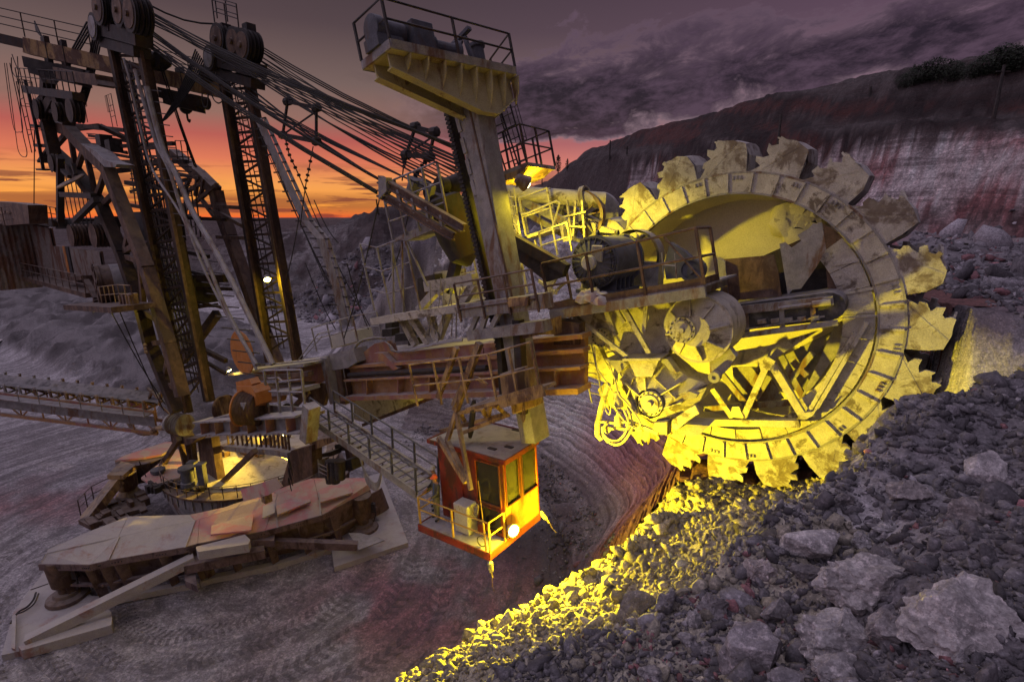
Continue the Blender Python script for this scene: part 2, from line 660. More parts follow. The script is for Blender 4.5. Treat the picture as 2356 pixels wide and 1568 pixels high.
def h_arc(x, y):
    """benches cut in arcs round the slewing centre"""
    dx, dy = x - TW.x, y - TW.y
    r = np.hypot(dx, dy)
    th = np.degrees(np.arctan2(dy, dx))
    nb = fbm(x * .12, y * .12, o=4)
    # finished bank beyond the wheel
    s = np.clip((r - 20.5 + nb * .6) / 11.0, 0, 1)
    bank = 17.4 * (0.22 * s + .78 * s ** 1.9)
    # near the wheel: trench swept by the buckets
    rr = np.clip(r - 25.7, 0, 6.15)
    sweep = 16.4 - np.sqrt(np.maximum(6.2 ** 2 - rr ** 2, 0))
    low = 10.0 * np.clip((r - 19.6) / 5.0, 0, 1) ** .8
    tren = np.where(r < 25.0, low, np.maximum(sweep, 10.0))
    tren = np.where(r > 31.85, 17.4, tren)
    # camera side: bench edge falling to a lip, then steep to the floor
    it = lambda xs, ys: np.interp(th, xs, ys)
    re = it((-90, -56, -51, -48.8, -46, -43, -36, -31, -19), (28.7, 28.8, 29.1, 29.6, 30.0, 30.2, 31.8, 38, 33)) + fbm(x * .5, y * .5, o=3) * .35
    ze = it((-90, -56, -51, -48.8, -46, -43, -36, -30), (15.4, 15.6, 16.0, 16.4, 16.8, 17.0, 17.1, 17.4))
    rl = it((-90, -56, -45, -40, -35, -28), (22.1, 22.3, 22.9, 23.6, 25.2, 25.7)) + fbm(x * .4, y * .4, z=x * 0 + 7, o=4) * .5
    zl = it((-90, -56, -45, -40, -36, -33, -29), (9.2, 9.2, 9.5, 10.0, 11.4, 10.7, 9.8)) + fbm(x * .35, y * .35, z=x * 0 + 4, o=4) * .6
    f = np.clip((r - rl) / np.maximum(re - rl, .1), 0, 1)
    drop = 1.1 - .5 * smooth(-46, -38, th)
    top = zl + (ze - drop - zl) * f ** (1.0 + .5 * smooth(-52, -40, th)) + drop * smooth(.84, 1.0, f)
    lowc = zl * np.clip((r - (rl - 5)) / 5.0, 0, 1) ** .75
    near = np.where(r < rl, lowc, top)
    near = np.where(r > re, ze + (17.5 - ze) * smooth(0, 3.2, r - re) + .22 * np.exp(-((r - re - .35) / .4) ** 2), near)
    k = smooth(-31, -26, th)
    a = near * (1 - k) + tren * k
    k2 = smooth(-22, 6, th)
    b = a * (1 - k2) + bank * k2
    b = np.where((th < -150) | (th > 130), 0, b)
    fade = smooth(75, 110, th)
    b = b * (1 - fade)
    fade2 = smooth(-128, -150, th)
    return b * (1 - fade2), r, th


def height(x, y, fine=True):
    b, r, th = h_arc(x, y)
    n1 = fbm(x * .05, y * .05, o=5)
    n2 = fbm(x * .25 + 9, y * .25, o=5)
    # big far bank on the left behind the boom
    cx, cy = -12.0, 80.0
    s = (x - cx) * .656 + (y - cy) * .755 + n1 * 7 + fbm(x * .022, y * .022, o=3) * 8
    l = (x - cx) * -.755 + (y - cy) * .656
    ridge = fbm(x * .07, y * .03, o=5, ridge=True)
    hb = smooth(-2, 34, s) * 20.0 + np.clip((s - 30) / 60, 0, 1) * 4.5
    hb = hb + smooth(2, 14, s) * (1 - smooth(30, 44, s)) * (ridge * 2.6 + n2 * 1.1)
    hb = hb * (1 - smooth(42, 110, l) * .42)
    mk_ = smooth(48, 68, th) * (1 - smooth(112, 128, th)) * smooth(18, 22, r) * (1 - smooth(32, 36, r)) * smooth(.5, 3, b)
    b = b + mk_ * (fbm(x * .28, y * .28, o=6, ridge=True) * 2.2 + n2 * .8)
    # long dark hill on the right
    s2 = (x - 62) * .969 + (y - 68) * .246
    l2 = (x - 62) * -.246 + (y - 68) * .969
    s2 = s2 + fbm(l2 * .045, s2 * .02, o=5) * 5.0 + fbm(l2 * .22, s2 * .03, o=4, ridge=True) * 1.7 + fbm(l2 * .7, s2 * .1, o=3) * .5
    on = smooth(-30, -8, s2 * 0 + s2)
    far = np.clip(l2 / 60, 0, 1)
    cl = smooth(-16, -10.5 + far * 3, s2) * (11.0 + far * 3)
    hill = cl + smooth(-9, 1.5, s2) * (9.2 - far * 3) + np.clip(s2 / 60, 0, 1) * 3
    hill = hill + on * (fbm(l2 * .22, s2 * .22, o=5) * .9)
    bench = np.where(r > 30, 17.4, 0)
    h = np.maximum(b, hb)
    right = (r > 34) & (th > -150) & (th < 75)
    right = right & ((r > 40) | (th > -19))
    h = np.where(right & (th > -128), np.maximum(h, 17.4 * (1 - smooth(48, 75, th))), h)
    h = h + np.where(s2 > -19, hill, 0) * (r > 34)
    # spoil heaps at the cliff foot and on the far bench
    h = h + smooth(17.0, 17.5, h) * (1 - smooth(-14, -10, s2)) * (np.maximum(fbm(x * .16, y * .16, o=5), -.05) * 2.2) * smooth(36, 44, r)
    # left embankment with the belt line
    e = (y - 62) * .80 + (x + 62) * .6
    hb2 = smooth(0, 9, e + n1 * 3) * 3.2 * (1 - smooth(16, 40, e)) + smooth(30, 60, e) * 2
    hb2 = hb2 + smooth(.3, 1.5, hb2) * (fbm(x * .5, y * .5, o=5) * .9 + fbm(x * .16, y * .16, o=4, ridge=True) * 1.3)
    h = h + np.where(x < -24, hb2, 0) * smooth(-24, -34, x)
    d = np.hypot(x, y)
    h = np.maximum(h, smooth(190, 330, d) * 18.6 + fbm(x * .01, y * .01, o=3) * .6 * smooth(190, 300, d))
    if fine:
        flat = h < 3
        # grader lines and wheel ruts on the pit floor
        h = h + np.where(flat, fbm(x * .3, y * .3, o=4) * .14 + 0, 0)
        h = h + smooth(2.5, 4, h) * (1 - smooth(14.5, 17.2, h)) * n2 * .35
        lump = fbm(x * 1.1, y * 1.1, o=5)
        h = h + smooth(7.5, 9.5, h) * lump * .26 * np.exp(-np.maximum(d - 25, 0) / 60)
    return h


def soil(x, y, h):
    """base colour of the ground (clay, slate, red earth and painted-in red light)"""
    n1 = fbm(x * .06, y * .06, o=5)
    n2 = fbm(x * .35 + 5, y * .35, o=5)
    n3 = fbm(x * 1.6, y * 1.6, o=4)
    _, r, th = h_arc(x, y)
    pale = np.array([.56, .52, .54])
    dark = np.array([.10, .085, .085])
    red = np.array([.34, .115, .12])
    maroon = np.array([.14, .05, .05])
    slate = np.array([.145, .13, .145])
    c = np.tile(pale, (len(x), 1)) * (1 + .22 * n2 + .12 * n3)[:, None]

    def lay(col, w):
        nonlocal c
        w = np.clip(w, 0, 1)[:, None]
        c = c * (1 - w) + col * (1 + .25 * n3[:, None]) * w
    lay(np.array([.2, .175, .18]), smooth(.05, .5, n1 + .5 * n2) * .55)
    lay(np.array([.19, .17, .175]), (x < -24) * smooth(.5, 1.6, h) * (h < 8) * .9)
    lay(np.array([.07, .06, .062]), (x < -24) * smooth(.5, 1.6, h) * (h < 8) * smooth(-.1, .3, n2) * .8)
    rd = np.abs(np.hypot(x + 33, (y - 84) * 1.6) - 9 + n1 * 3)
    lay(np.array([.66, .61, .63]), smooth(2.6, .6, rd) * (h < 2) * .8)
    lay(np.array([.66, .61, .63]), smooth(.12, .4, fbm((x - y * .5) * .05, (y + x * .3) * .02, o=4)) * (h < 2) * smooth(34, 46, y) * .7)
    # dark earth under the cut by the cab, pink light patches painted into the soil beside it
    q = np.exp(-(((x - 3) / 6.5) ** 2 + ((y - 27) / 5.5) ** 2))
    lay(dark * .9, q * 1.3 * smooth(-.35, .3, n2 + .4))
    q = np.exp(-(((x + 4.5) / 6.0) ** 2 + ((y - 23.3) / 3.6) ** 2))
    lay(red * np.array([1.25, 1.9, 1.95]), np.clip(q * 1.5, 0, 1) * smooth(-.35, .15, n1 * .4 + n2) * .95)
    q = np.exp(-(((x + 34) / 9) ** 2 + ((y - 33) / 4) ** 2))
    lay(red * 1.0, q * smooth(-.2, .4, n2) * .7)
    mk_ = smooth(48, 66, th) * (1 - smooth(112, 128, th)) * (r > 18) * (r < 36) * smooth(.6, 2, h)
    lay(np.array([.26, .235, .24]), mk_ * .8)
    lay(np.array([.08, .065, .065]), mk_ * smooth(-.05, .3, n2 + .4 * n1) * .9)
    # right: bench slate, red rubble, cliff and dark hill
    s2 = (x - 62) * .969 + (y - 68) * .246 + fbm((x - 62) * .045, (y - 68) * .045, o=4) * 3
    bench = smooth(16.2, 17.2, h) * (s2 < -14)
    lay(slate * 1.25, bench * .9)
    lay(maroon * 1.6, bench * smooth(.05, .4, n2) * smooth(31, 36, r) * .8 * smooth(9, 16, np.hypot(x, y)))
    lay(np.array([.36, .32, .325]), bench * smooth(44, 54, r) * smooth(-.2, .35, n1 + n2 * .5) * .9)
    n2f = n2
    n2 = fbm(x * .2, y * .2, z=h * .45, o=5)
    onhill = smooth(-17, -15, s2)
    lay(np.array([.8, .68, .69]), onhill)
    st = fbm((x - 62) * .03 - (y - 68) * .12, h * .55 + n1 * 1.2, o=5)
    lay(red * np.array([1.05, 1.1, 1.1]), onhill * smooth(-.15, .2, st + n2 * .35 + n1 * .3) * .92)  # red sunset light on the cliff put into its colour
    lay(np.array([.10, .07, .07]), onhill * smooth(.22, .4, fbm(x * .02, y * .02, z=h * .5, o=5)) * .8)
    l2 = (x - 62) * -.246 + (y - 68) * .969
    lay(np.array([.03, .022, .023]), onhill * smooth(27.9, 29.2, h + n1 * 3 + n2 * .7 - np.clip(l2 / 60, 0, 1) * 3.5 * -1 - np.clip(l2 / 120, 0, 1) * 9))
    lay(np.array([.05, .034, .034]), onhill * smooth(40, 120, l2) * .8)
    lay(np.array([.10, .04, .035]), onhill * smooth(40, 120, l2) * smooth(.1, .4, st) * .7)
    st2 = fbm(l2 * .012 + h * .16, h * .42 - l2 * .085 + n1 * .8, o=6)
    up = onhill * smooth(27.9, 29.2, h + n1 * 3 - np.clip(l2 / 60, 0, 1) * -3.5 + np.clip(l2 / 120, 0, 1) * 9)
    up = np.maximum(up, onhill * smooth(40, 120, l2))
    lay(np.array([.15, .125, .125]), up * smooth(.08, .34, st2) * .75)
    lay(np.array([.12, .042, .036]), up * smooth(-.05, -.34, st2) * .8)
    n2 = n2f
    # left bank: grey rock with dark tumbled patches
    s = (x + 12) * .656 + (y - 80) * .755
    left = smooth(1, 4, h) * (x < 30) * (s > 0)
    lay(np.array([.20, .175, .175]), left * .75)
    lay(np.array([.08, .055, .055]), left * smooth(.12, .4, n1 + .5 * n2) * .8)
    lay(np.array([.045, .035, .035]), left * smooth(17, 21, h) * .7)
    lay(np.array([.12, .08, .075]), smooth(150, 260, np.hypot(x, y)) * (x < 20) * .9)
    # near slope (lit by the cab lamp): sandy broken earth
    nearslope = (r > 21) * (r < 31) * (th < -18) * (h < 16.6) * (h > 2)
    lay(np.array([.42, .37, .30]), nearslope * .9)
    return np.clip(c, .01, .8)


def ground_mat(name, scale=1.0, bump=.5, tracks=False, strata=False, hillside=False):
    m = bpy.data.materials.new(name)
    m.use_nodes = True
    t = m.node_tree
    t.nodes.clear()
    g = NT(t)
    ge = g.n('ShaderNodeNewGeometry')
    pos = ge.outputs['Position']
    at = g.n('ShaderNodeAttribute', attribute_name='soil')
    n1 = g.noise(pos, 3.0 * scale, 9, .68)
    n2 = g.noise(pos, 16.0 * scale, 5, .65)
    vo = g.n('ShaderNodeTexVoronoi')
    g.l(pos, vo.inputs['Vector'])
    vo.inputs['Scale'].default_value = 7 * scale
    col = g.mix(g.maprange(n1, .44, .66, .0, .5), at.outputs['Color'], (.05, .043, .045, 1))
    col = g.mix(g.maprange(n2, .40, .62, .45, .0), col, (.055, .047, .05, 1))
    sv = g.vmath('MULTIPLY', at.outputs['Color'], (1.45, 1.4, 1.4))
    col = g.mix(g.maprange(g.noise(pos, 9.0 * scale, 4, .6), .54, .66, 0, .6), col, sv)
    dk = .5
    hgt = g.math('ADD', g.math('MULTIPLY', n1, 1.6), g.math('MULTIPLY', n2, .45))
    hgt = g.math('ADD', hgt, g.math('MULTIPLY', g.math('MINIMUM', vo.outputs['Distance'], .5), -.25))
    if tracks:
        d = g.vmath('SUBTRACT', pos, (TW.x, TW.y, 0))
        d = g.vmath('MULTIPLY', d, (1, 1, 0))
        r = g.vmath('LENGTH', d)
        sp = g.n('ShaderNodeSeparateXYZ')
        g.l(d, sp.inputs[0])
        th = g.math('ARCTAN2', sp.outputs[1], sp.outputs[0])
        wob = g.noise(pos, .10, 3, .5)
        rw = g.math('ADD', r, g.math('MULTIPLY', wob, 5.0))
        lane = g.math('PINGPONG', rw, 1.0)
        inl = g.math('MULTIPLY', g.maprange(lane, .50, .56), g.maprange(lane, .94, .99, 1, 0))
        saw = g.math('SINE', g.math('ADD', g.math('MULTIPLY', th, 130.0), g.math('MULTIPLY', lane, 7.0)))
        msk = g.math('MULTIPLY', inl, g.math('MULTIPLY', g.maprange(r, 5, 6.5), g.maprange(g.noise(pos, .22, 4, .6), .36, .44)))
        msk = g.math('MULTIPLY', msk, g.maprange(th, -.15, .1, 1, 0))
        hgt = g.math('ADD', hgt, g.math('MULTIPLY', g.math('MULTIPLY', g.math('GREATER_THAN', saw, .1), msk), 1.3))
        hgt = g.math('SUBTRACT', hgt, g.math('MULTIPLY', g.math('MULTIPLY', inl, msk), .5))
        swp = g.comb(g.math('MULTIPLY', r, 1.1), g.math('MULTIPLY', th, 3.2), 0.0)
        gr = g.noise(swp, 1.0, 9, .68, .5)
        col = g.mix(g.maprange(gr, .44, .58, 0, .62), col, (.12, .105, .11, 1))
        lane2 = g.math('MULTIPLY', g.math('MULTIPLY', g.math('GREATER_THAN', saw, .1), msk), .5)
        col = g.mix(lane2, col, (.10, .085, .088, 1))
        hgt = g.math('ADD', hgt, g.math('MULTIPLY', gr, 1.6))
    if hillside:
        fl = g.noise(g.vmath('MULTIPLY', pos, (.9, .9, .35)), .7, 8, .68, .6)
        col = g.mix(g.maprange(fl, .50, .62, 0, .4), col, (.045, .032, .033, 1))
        hgt = g.math('ADD', hgt, g.math('MULTIPLY', fl, 2.4))
        ly = g.noise(g.vmath('MULTIPLY', pos, (.07, .10, 1.3)), 1.0, 8, .68, .9)
        col = g.mix(g.maprange(ly, .50, .60, 0, .5), col, (.06, .04, .04, 1))
    if strata:
        sp = g.n('ShaderNodeSeparateXYZ')
        g.l(pos, sp.inputs[0])
        w = g.noise(pos, .5, 4, .6)
        zz = g.math('ADD', g.math('MULTIPLY', sp.outputs[2], 5.2), g.math('MULTIPLY', w, 4.0))
        ln = g.math('SINE', zz)
        col = g.mix(g.maprange(ln, .2, 1, 0, .55), col, (.055, .04, .042, 1))
        hgt = g.math('ADD', hgt, g.math('MULTIPLY', ln, .6))
    b = g.n('ShaderNodeBsdfPrincipled')
    g.l(col, b.inputs['Base Color'])
    b.inputs['Roughness'].default_value = .97
    b.inputs['Specular IOR Level'].default_value = .1
    bp = g.n('ShaderNodeBump')
    bp.inputs['Strength'].default_value = bump
    bp.inputs['Distance'].default_value = .12 / scale
    g.l(hgt, bp.inputs['Height'])
    g.l(bp.outputs[0], b.inputs['Normal'])
    o = g.n('ShaderNodeOutputMaterial')
    g.l(b.outputs[0], o.inputs[0])
    return m


MAT['floor'] = ground_mat('pit_floor_clay', .6, .75, tracks=True)
MAT['bench'] = ground_mat('bench_slate', 1.6, .8)
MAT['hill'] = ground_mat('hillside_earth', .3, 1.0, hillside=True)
MAT['bank'] = ground_mat('cut_bank_clay', .8, .55, strata=False)


def sheet(name, P, idx_faces, mat, colour, kind='structure'):
    used = np.unique(idx_faces)
    remap = np.full(len(P), -1)
    remap[used] = np.arange(len(used))
    me = bpy.data.meshes.new(name)
    f = remap[idx_faces]
    V = P[used]
    me.vertices.add(len(V))
    me.vertices.foreach_set('co', V.astype(np.float32).ravel())
    me.loops.add(f.size)
    me.loops.foreach_set('vertex_index', f.astype(np.int32).ravel())
    me.polygons.add(len(f))
    me.polygons.foreach_set('loop_start', np.arange(0, f.size, 4, dtype=np.int32))
    me.polygons.foreach_set('loop_total', np.full(len(f), 4, dtype=np.int32))
    me.polygons.foreach_set('use_smooth', np.ones(len(f), dtype=bool))
    me.update(calc_edges=True)
    a = me.attributes.new('soil', 'FLOAT_COLOR', 'POINT')
    c4 = np.concatenate([colour[used], np.ones((len(used), 1))], axis=1)
    a.data.foreach_set('color', c4.astype(np.float32).ravel())
    me.materials.append(mat)
    o = bpy.data.objects.new(name, me)
    COL.objects.link(o)
    o['kind'] = kind
    WLOC[o.name] = Vector((0, 0, 0))
    return o


def grid_faces(na, nr, wrap=False):
    i = np.arange(na if wrap else na - 1)
    j = np.arange(nr - 1)
    I, J = np.meshgrid(i, j, indexing='ij')
    I2 = (I + 1) % na
    return np.stack([I * nr + J, I * nr + J + 1, I2 * nr + J + 1, I2 * nr + J], -1).reshape(-1, 4)


def make_ground():
    fine = np.radians(np.linspace(-58, 58, 560))
    rest = np.radians(np.linspace(58, 302, 62)[1:-1])
    ang = np.concatenate([fine, rest])
    rad = np.concatenate([[.05, .4], np.geomspace(.8, 420, 470), [600, 1200, 2600, 5000]])
    A, R = np.meshgrid(ang, rad, indexing='ij')
    x, y = (R * np.sin(A)).ravel(), (R * np.cos(A)).ravel()
    h = height(x, y)
    # the finished bank is a sheet of its own: sink the ground below it
    dx, dy = x - TW.x, y - TW.y
    r = np.hypot(dx, dy)
    th = np.degrees(np.arctan2(dy, dx))
    inb = smooth(-24, -21, th) * (1 - smooth(72, 76, th)) * smooth(19.0, 20.5, r) * (1 - smooth(33.2, 34.2, r))
    h = h - inb * 1.2
    P = np.stack([x, y, h], -1)
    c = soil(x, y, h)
    F = grid_faces(len(ang), len(rad), True)
    fh = h[F].mean(1)
    fx, fy = x[F].mean(1), y[F].mean(1)
    s2 = (fx - 62) * .969 + (fy - 68) * .246
    s = (fx + 12) * .656 + (fy - 80) * .755
    d = np.hypot(fx, fy)
    hillm = ((s2 > -17) & (fh > 17.0)) | ((s > -1) & (fx < 35) & (fh > 1.2) & (d > 50)) | (d > 200)
    rr = np.hypot(fx - TW.x, fy - TW.y)
    benm = ~hillm & (fh > 2.5) & (rr > 18)
    flo = ~hillm & ~benm
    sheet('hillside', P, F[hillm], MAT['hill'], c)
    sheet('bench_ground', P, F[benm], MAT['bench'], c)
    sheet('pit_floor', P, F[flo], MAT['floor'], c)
    # cut bank: scraped in arcs by the buckets
    tt = np.radians(np.linspace(-24, 76, 420))
    ss = np.linspace(18.8, 34.4, 420)
    T, S_ = np.meshgrid(tt, ss, indexing='ij')
    T, S_ = T.ravel(), S_.ravel()
    x, y = TW.x + S_ * np.cos(T), TW.y + S_ * np.sin(T)
    h = height(x, y, fine=False)
    n = fbm(T * 6, h * .5, o=4)
    ph = h * 3.1 + n * 1.2 + T * 3.0
    groove = (np.abs((ph % 1.0) - .5) * 2) ** .6 - .5
    groove2 = fbm(T * 3.0, h * 6.5, o=3)
    k = smooth(.6, 2.5, h) * (1 - smooth(16.0, 17.2, h))
    h2 = h + k * (groove * .26 + groove2 * .30)
    h2 = h2 + fbm(x * .8, y * .8, o=5) * .16
    rough = smooth(38, 56, np.degrees(T)) * smooth(.5, 3, h)
    h2 = h2 + rough * (fbm(x * .35, y * .35, z=h * .2, o=6, ridge=True) * 1.5 + fbm(x * 1.5, y * 1.5, o=4) * .35)
    edge = np.minimum(smooth(18.8, 19.6, S_), 1 - smooth(33.8, 34.4, S_))
    h2 = h2 - (1 - edge) * .5
    c = soil(x, y, np.full_like(h, 1.0))
    nn = fbm(x * .12, y * .12, o=4)
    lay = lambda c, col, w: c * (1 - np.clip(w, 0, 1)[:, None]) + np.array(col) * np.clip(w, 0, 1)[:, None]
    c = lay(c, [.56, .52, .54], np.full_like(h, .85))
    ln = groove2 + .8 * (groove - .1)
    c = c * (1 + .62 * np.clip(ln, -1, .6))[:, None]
    # red light on the bank painted in towards the wheel, dark brown where freshly cut
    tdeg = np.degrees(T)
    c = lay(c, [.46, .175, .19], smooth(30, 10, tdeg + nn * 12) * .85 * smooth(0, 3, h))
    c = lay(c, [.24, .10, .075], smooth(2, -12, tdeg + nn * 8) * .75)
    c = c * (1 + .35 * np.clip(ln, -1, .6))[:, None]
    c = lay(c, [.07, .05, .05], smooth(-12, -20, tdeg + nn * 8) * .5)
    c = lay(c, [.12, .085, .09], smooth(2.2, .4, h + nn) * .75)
    rg = fbm(x * .5, y * .5, z=h * .5, o=5)
    c = lay(c, [.10, .085, .085], rough * smooth(-.05, .35, rg) * .9)
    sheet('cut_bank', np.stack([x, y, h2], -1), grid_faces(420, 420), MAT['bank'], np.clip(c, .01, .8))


make_ground()


def re_of(th):
    return np.interp(th, (-90, -56, -51, -48.8, -46, -43, -36, -31, -19), (28.7, 28.8, 29.1, 29.6, 30.0, 30.2, 31.8, 38, 33))
# ================================================================== LIT LAMPS
YEL = (1.0, .78, .015)


def emat(name, col, s):
    m = bpy.data.materials.new(name)
    m.use_nodes = True
    t = m.node_tree
    t.nodes.clear()
    g = NT(t)
    e = g.n('ShaderNodeEmission')
    e.inputs[0].default_value = (*col, 1)
    e.inputs[1].default_value = s
    o = g.n('ShaderNodeOutputMaterial')
    g.l(e.outputs[0], o.inputs[0])
    return m


MAT['glow'] = emat('lit_sodium_bulb', (1, .86, .3), 30)
MAT['glow2'] = emat('lit_bulb', (1, .9, .45), 12)


def lamp_light(parent, loc, power, col=YEL, size=.12, spot=None, aim=None, blend=.6):
    l = bpy.data.lights.new('lamp_light', 'SPOT' if spot else 'POINT')
    l.energy = power
    l.color = col
    l.shadow_soft_size = size
    o = bpy.data.objects.new('lamp_light', l)
    COL.objects.link(o)
    if spot:
        l.spot_size = RAD(spot)
        l.spot_blend = blend
        o.rotation_euler = (Vector(loc) - Vector(aim)).to_track_quat('Z', 'Y').to_euler()
    put(o, Vector(loc), parent)
    return o


def floodlight(loc, aim, r, label, power, col=YEL, spot=None, L=None, glow='glow', bracket=None, blend=.6, spill=300, face=None, extra=()):
    loc, aim = Vector(loc), Vector(aim)
    d = (aim - loc).normalized()
    L = L or r * 1.6
    beam = aim
    if face is not None:
        d = Vector(face).normalized()
    t = thing('floodlight', label, 'floodlight', loc, 'lit floodlights on the machine')
    m = M()
    m.lathe(loc, d, [(r * .35, -L), (r * .55, -L * .9), (r * .8, -L * .4), (r, 0), (r * 1.04, 0), (r * .86, -L * .42), (r * .6, -L * .95)], 14)
    m.build('reflector_housing', MAT['steel'], t, smooth=True)
    m = M()
    m.lathe(loc, d, [(.01, r * .35), (r * .5, r * .25), (r * .86, .012), (r * .86, -.01)], 14)
    m.build('lens', MAT[glow], t, smooth=True)
    m = M()
    b = Vector(bracket) if bracket is not None else loc - d * L + Vector((0, 0, -.3))
    m.beam(loc - d * (L * .7), b, .05, .05)
    m.build('bracket', MAT['steel'], t)
    lamp_light(t, loc + d * (r * .35 + .10), power, col, r * .5, spot, aim, blend)
    if spot:
        lamp_light(t, loc + d * (r * .35 + .16), spill, col, r * .5)
    for (dv, sp_, pw, bl) in extra:
        lamp_light(t, loc + d * (r * .35 + .12), pw, col, r * .5, sp_, loc + Vector(dv) * 5, bl)
    return t
# ================================================================== THE EXCAVATOR: wheel
EXC = thing('bucket_wheel_excavator', 'huge rusty excavator with a toothed bucket wheel, lattice masts and steel boom', 'excavator', TC)


def WP(r, phi, v):
    """polar point on the wheel: radius, angle from the boom direction, distance in front of the rim"""
    return WC + AV * (r * math.cos(phi)) + UPV * (r * math.sin(phi)) + NV * v


RO, RI = 5.0, 4.387
wheel = sub('bucket_wheel', WC, EXC)
# back drum and dished floor
m = M()
N = 96
m.lathe(WC, -NV, [(RO - .04, .12), (RO - .02, 2.35), (RO - .3, 2.35), (RO - .34, .12)], N, cap=False)
m.build('drum', MAT['pale'], wheel, smooth=True)
m = M()
m.lathe(WC, -NV, [(4.72, .3), (4.60, 1.2), (4.2, 2.1), (2.6, 2.42), (.3, 2.5)], N, cap=False)
fl = m.build('dished_floor', MAT['dusty'], wheel, smooth=True)
# rim panels and their dividing bars
NP = 40
m = M()
dphi = 2 * math.pi / NP
g_ = .004


def rim_panel_mesh():
    m = M()
    vs, fs = [], []
    K = 4
    for k in range(K + 1):
        ph = -dphi / 2 + g_ + (dphi - 2 * g_) * k / K
        for (r, z) in ((RI, 0), (RO, 0), (RO, .14), (RI, .14)):
            vs.append(Vector((r * math.cos(ph), z, r * math.sin(ph))))
    for k in range(K):
        for j in range(4):
            a, b = k * 4 + j, k * 4 + (j + 1) % 4
            fs.append((a, b, b + 4, a + 4))
    fs += [(0, 1, 2, 3), (K * 4 + 3, K * 4 + 2, K * 4 + 1, K * 4)]
    m.add(vs, fs)
    return m


def local_obj(m, name, mat, smooth=False):
    me = bpy.data.meshes.new(name)
    me.from_pydata([tuple(v) for v in m.v], [], m.f)
    import bmesh
    bm = bmesh.new()
    bm.from_mesh(me)
    bmesh.ops.recalc_face_normals(bm, faces=bm.faces)
    bm.to_mesh(me)
    bm.free()
    me.materials.append(mat)
    if smooth:
        for p in me.polygons:
            p.use_smooth = True
        me.set_sharp_from_angle(angle=RAD(35))
    return me


# wheel frame: local x -> along boom, local y -> back through the wheel (-NV), local z -> up
WM = Matrix((AV, -NV, UPV)).transposed().to_4x4()


def on_wheel(me, name, phi, dv=0.0):
    o = bpy.data.objects.new(name, me)
    COL.objects.link(o)
    o.parent = wheel
    o.matrix_local = Matrix.Translation(NV * dv) @ WM @ Matrix.Rotation(-phi, 4, 'Y')
    WLOC[o.name] = WC.copy()
    return o


pm = local_obj(rim_panel_mesh(), 'rim_panel', MAT['pale'])
bm_ = M()
bm_.box((0.5 * (RI + RO), -.03, 0), Vector(((RO - RI) / 2 - .01, 0, 0)), Vector((0, .055, 0)), Vector((0, 0, .035)))
bar = local_obj(bm_, 'rim_bar', MAT['pale'])
lg = M()
for k in range(3):
    lg.box((RO - .15, -.03, -.12 + .12 * k), Vector((.055, 0, 0)), Vector((0, .03, 0)), Vector((0, 0, .018)))
    lg.box((RO - .20, -.015, -.12 + .12 * k), Vector((.02, 0, 0)), Vector((0, .02, 0)), Vector((0, 0, .04)))
lug = local_obj(lg, 'rim_lugs', MAT['steel'])
for i in range(NP):
    ph = i * dphi
    on_wheel(pm, 'rim_panel', ph)
    on_wheel(bar, 'rim_bar', ph + dphi / 2)
    if i % 2 == 0 and (i * 7) % 5 != 3:
        on_wheel(lug, 'rim_lugs', ph + .03 * ((i * 5) % 4 - 1.5))
m = M()
m.lathe(WC + NV * .012, NV, [(RO - .015, 0), (RO + .05, 0), (RO + .05, -.16), (RO - .015, -.16)], N, cap=False)
m.lathe(WC + NV * .012, NV, [(RI - .05, 0), (RI + .012, 0), (RI + .012, -.2), (RI - .05, -.2)], N, cap=False)
m.build('rim_edge', MAT['steel'], wheel, smooth=True)


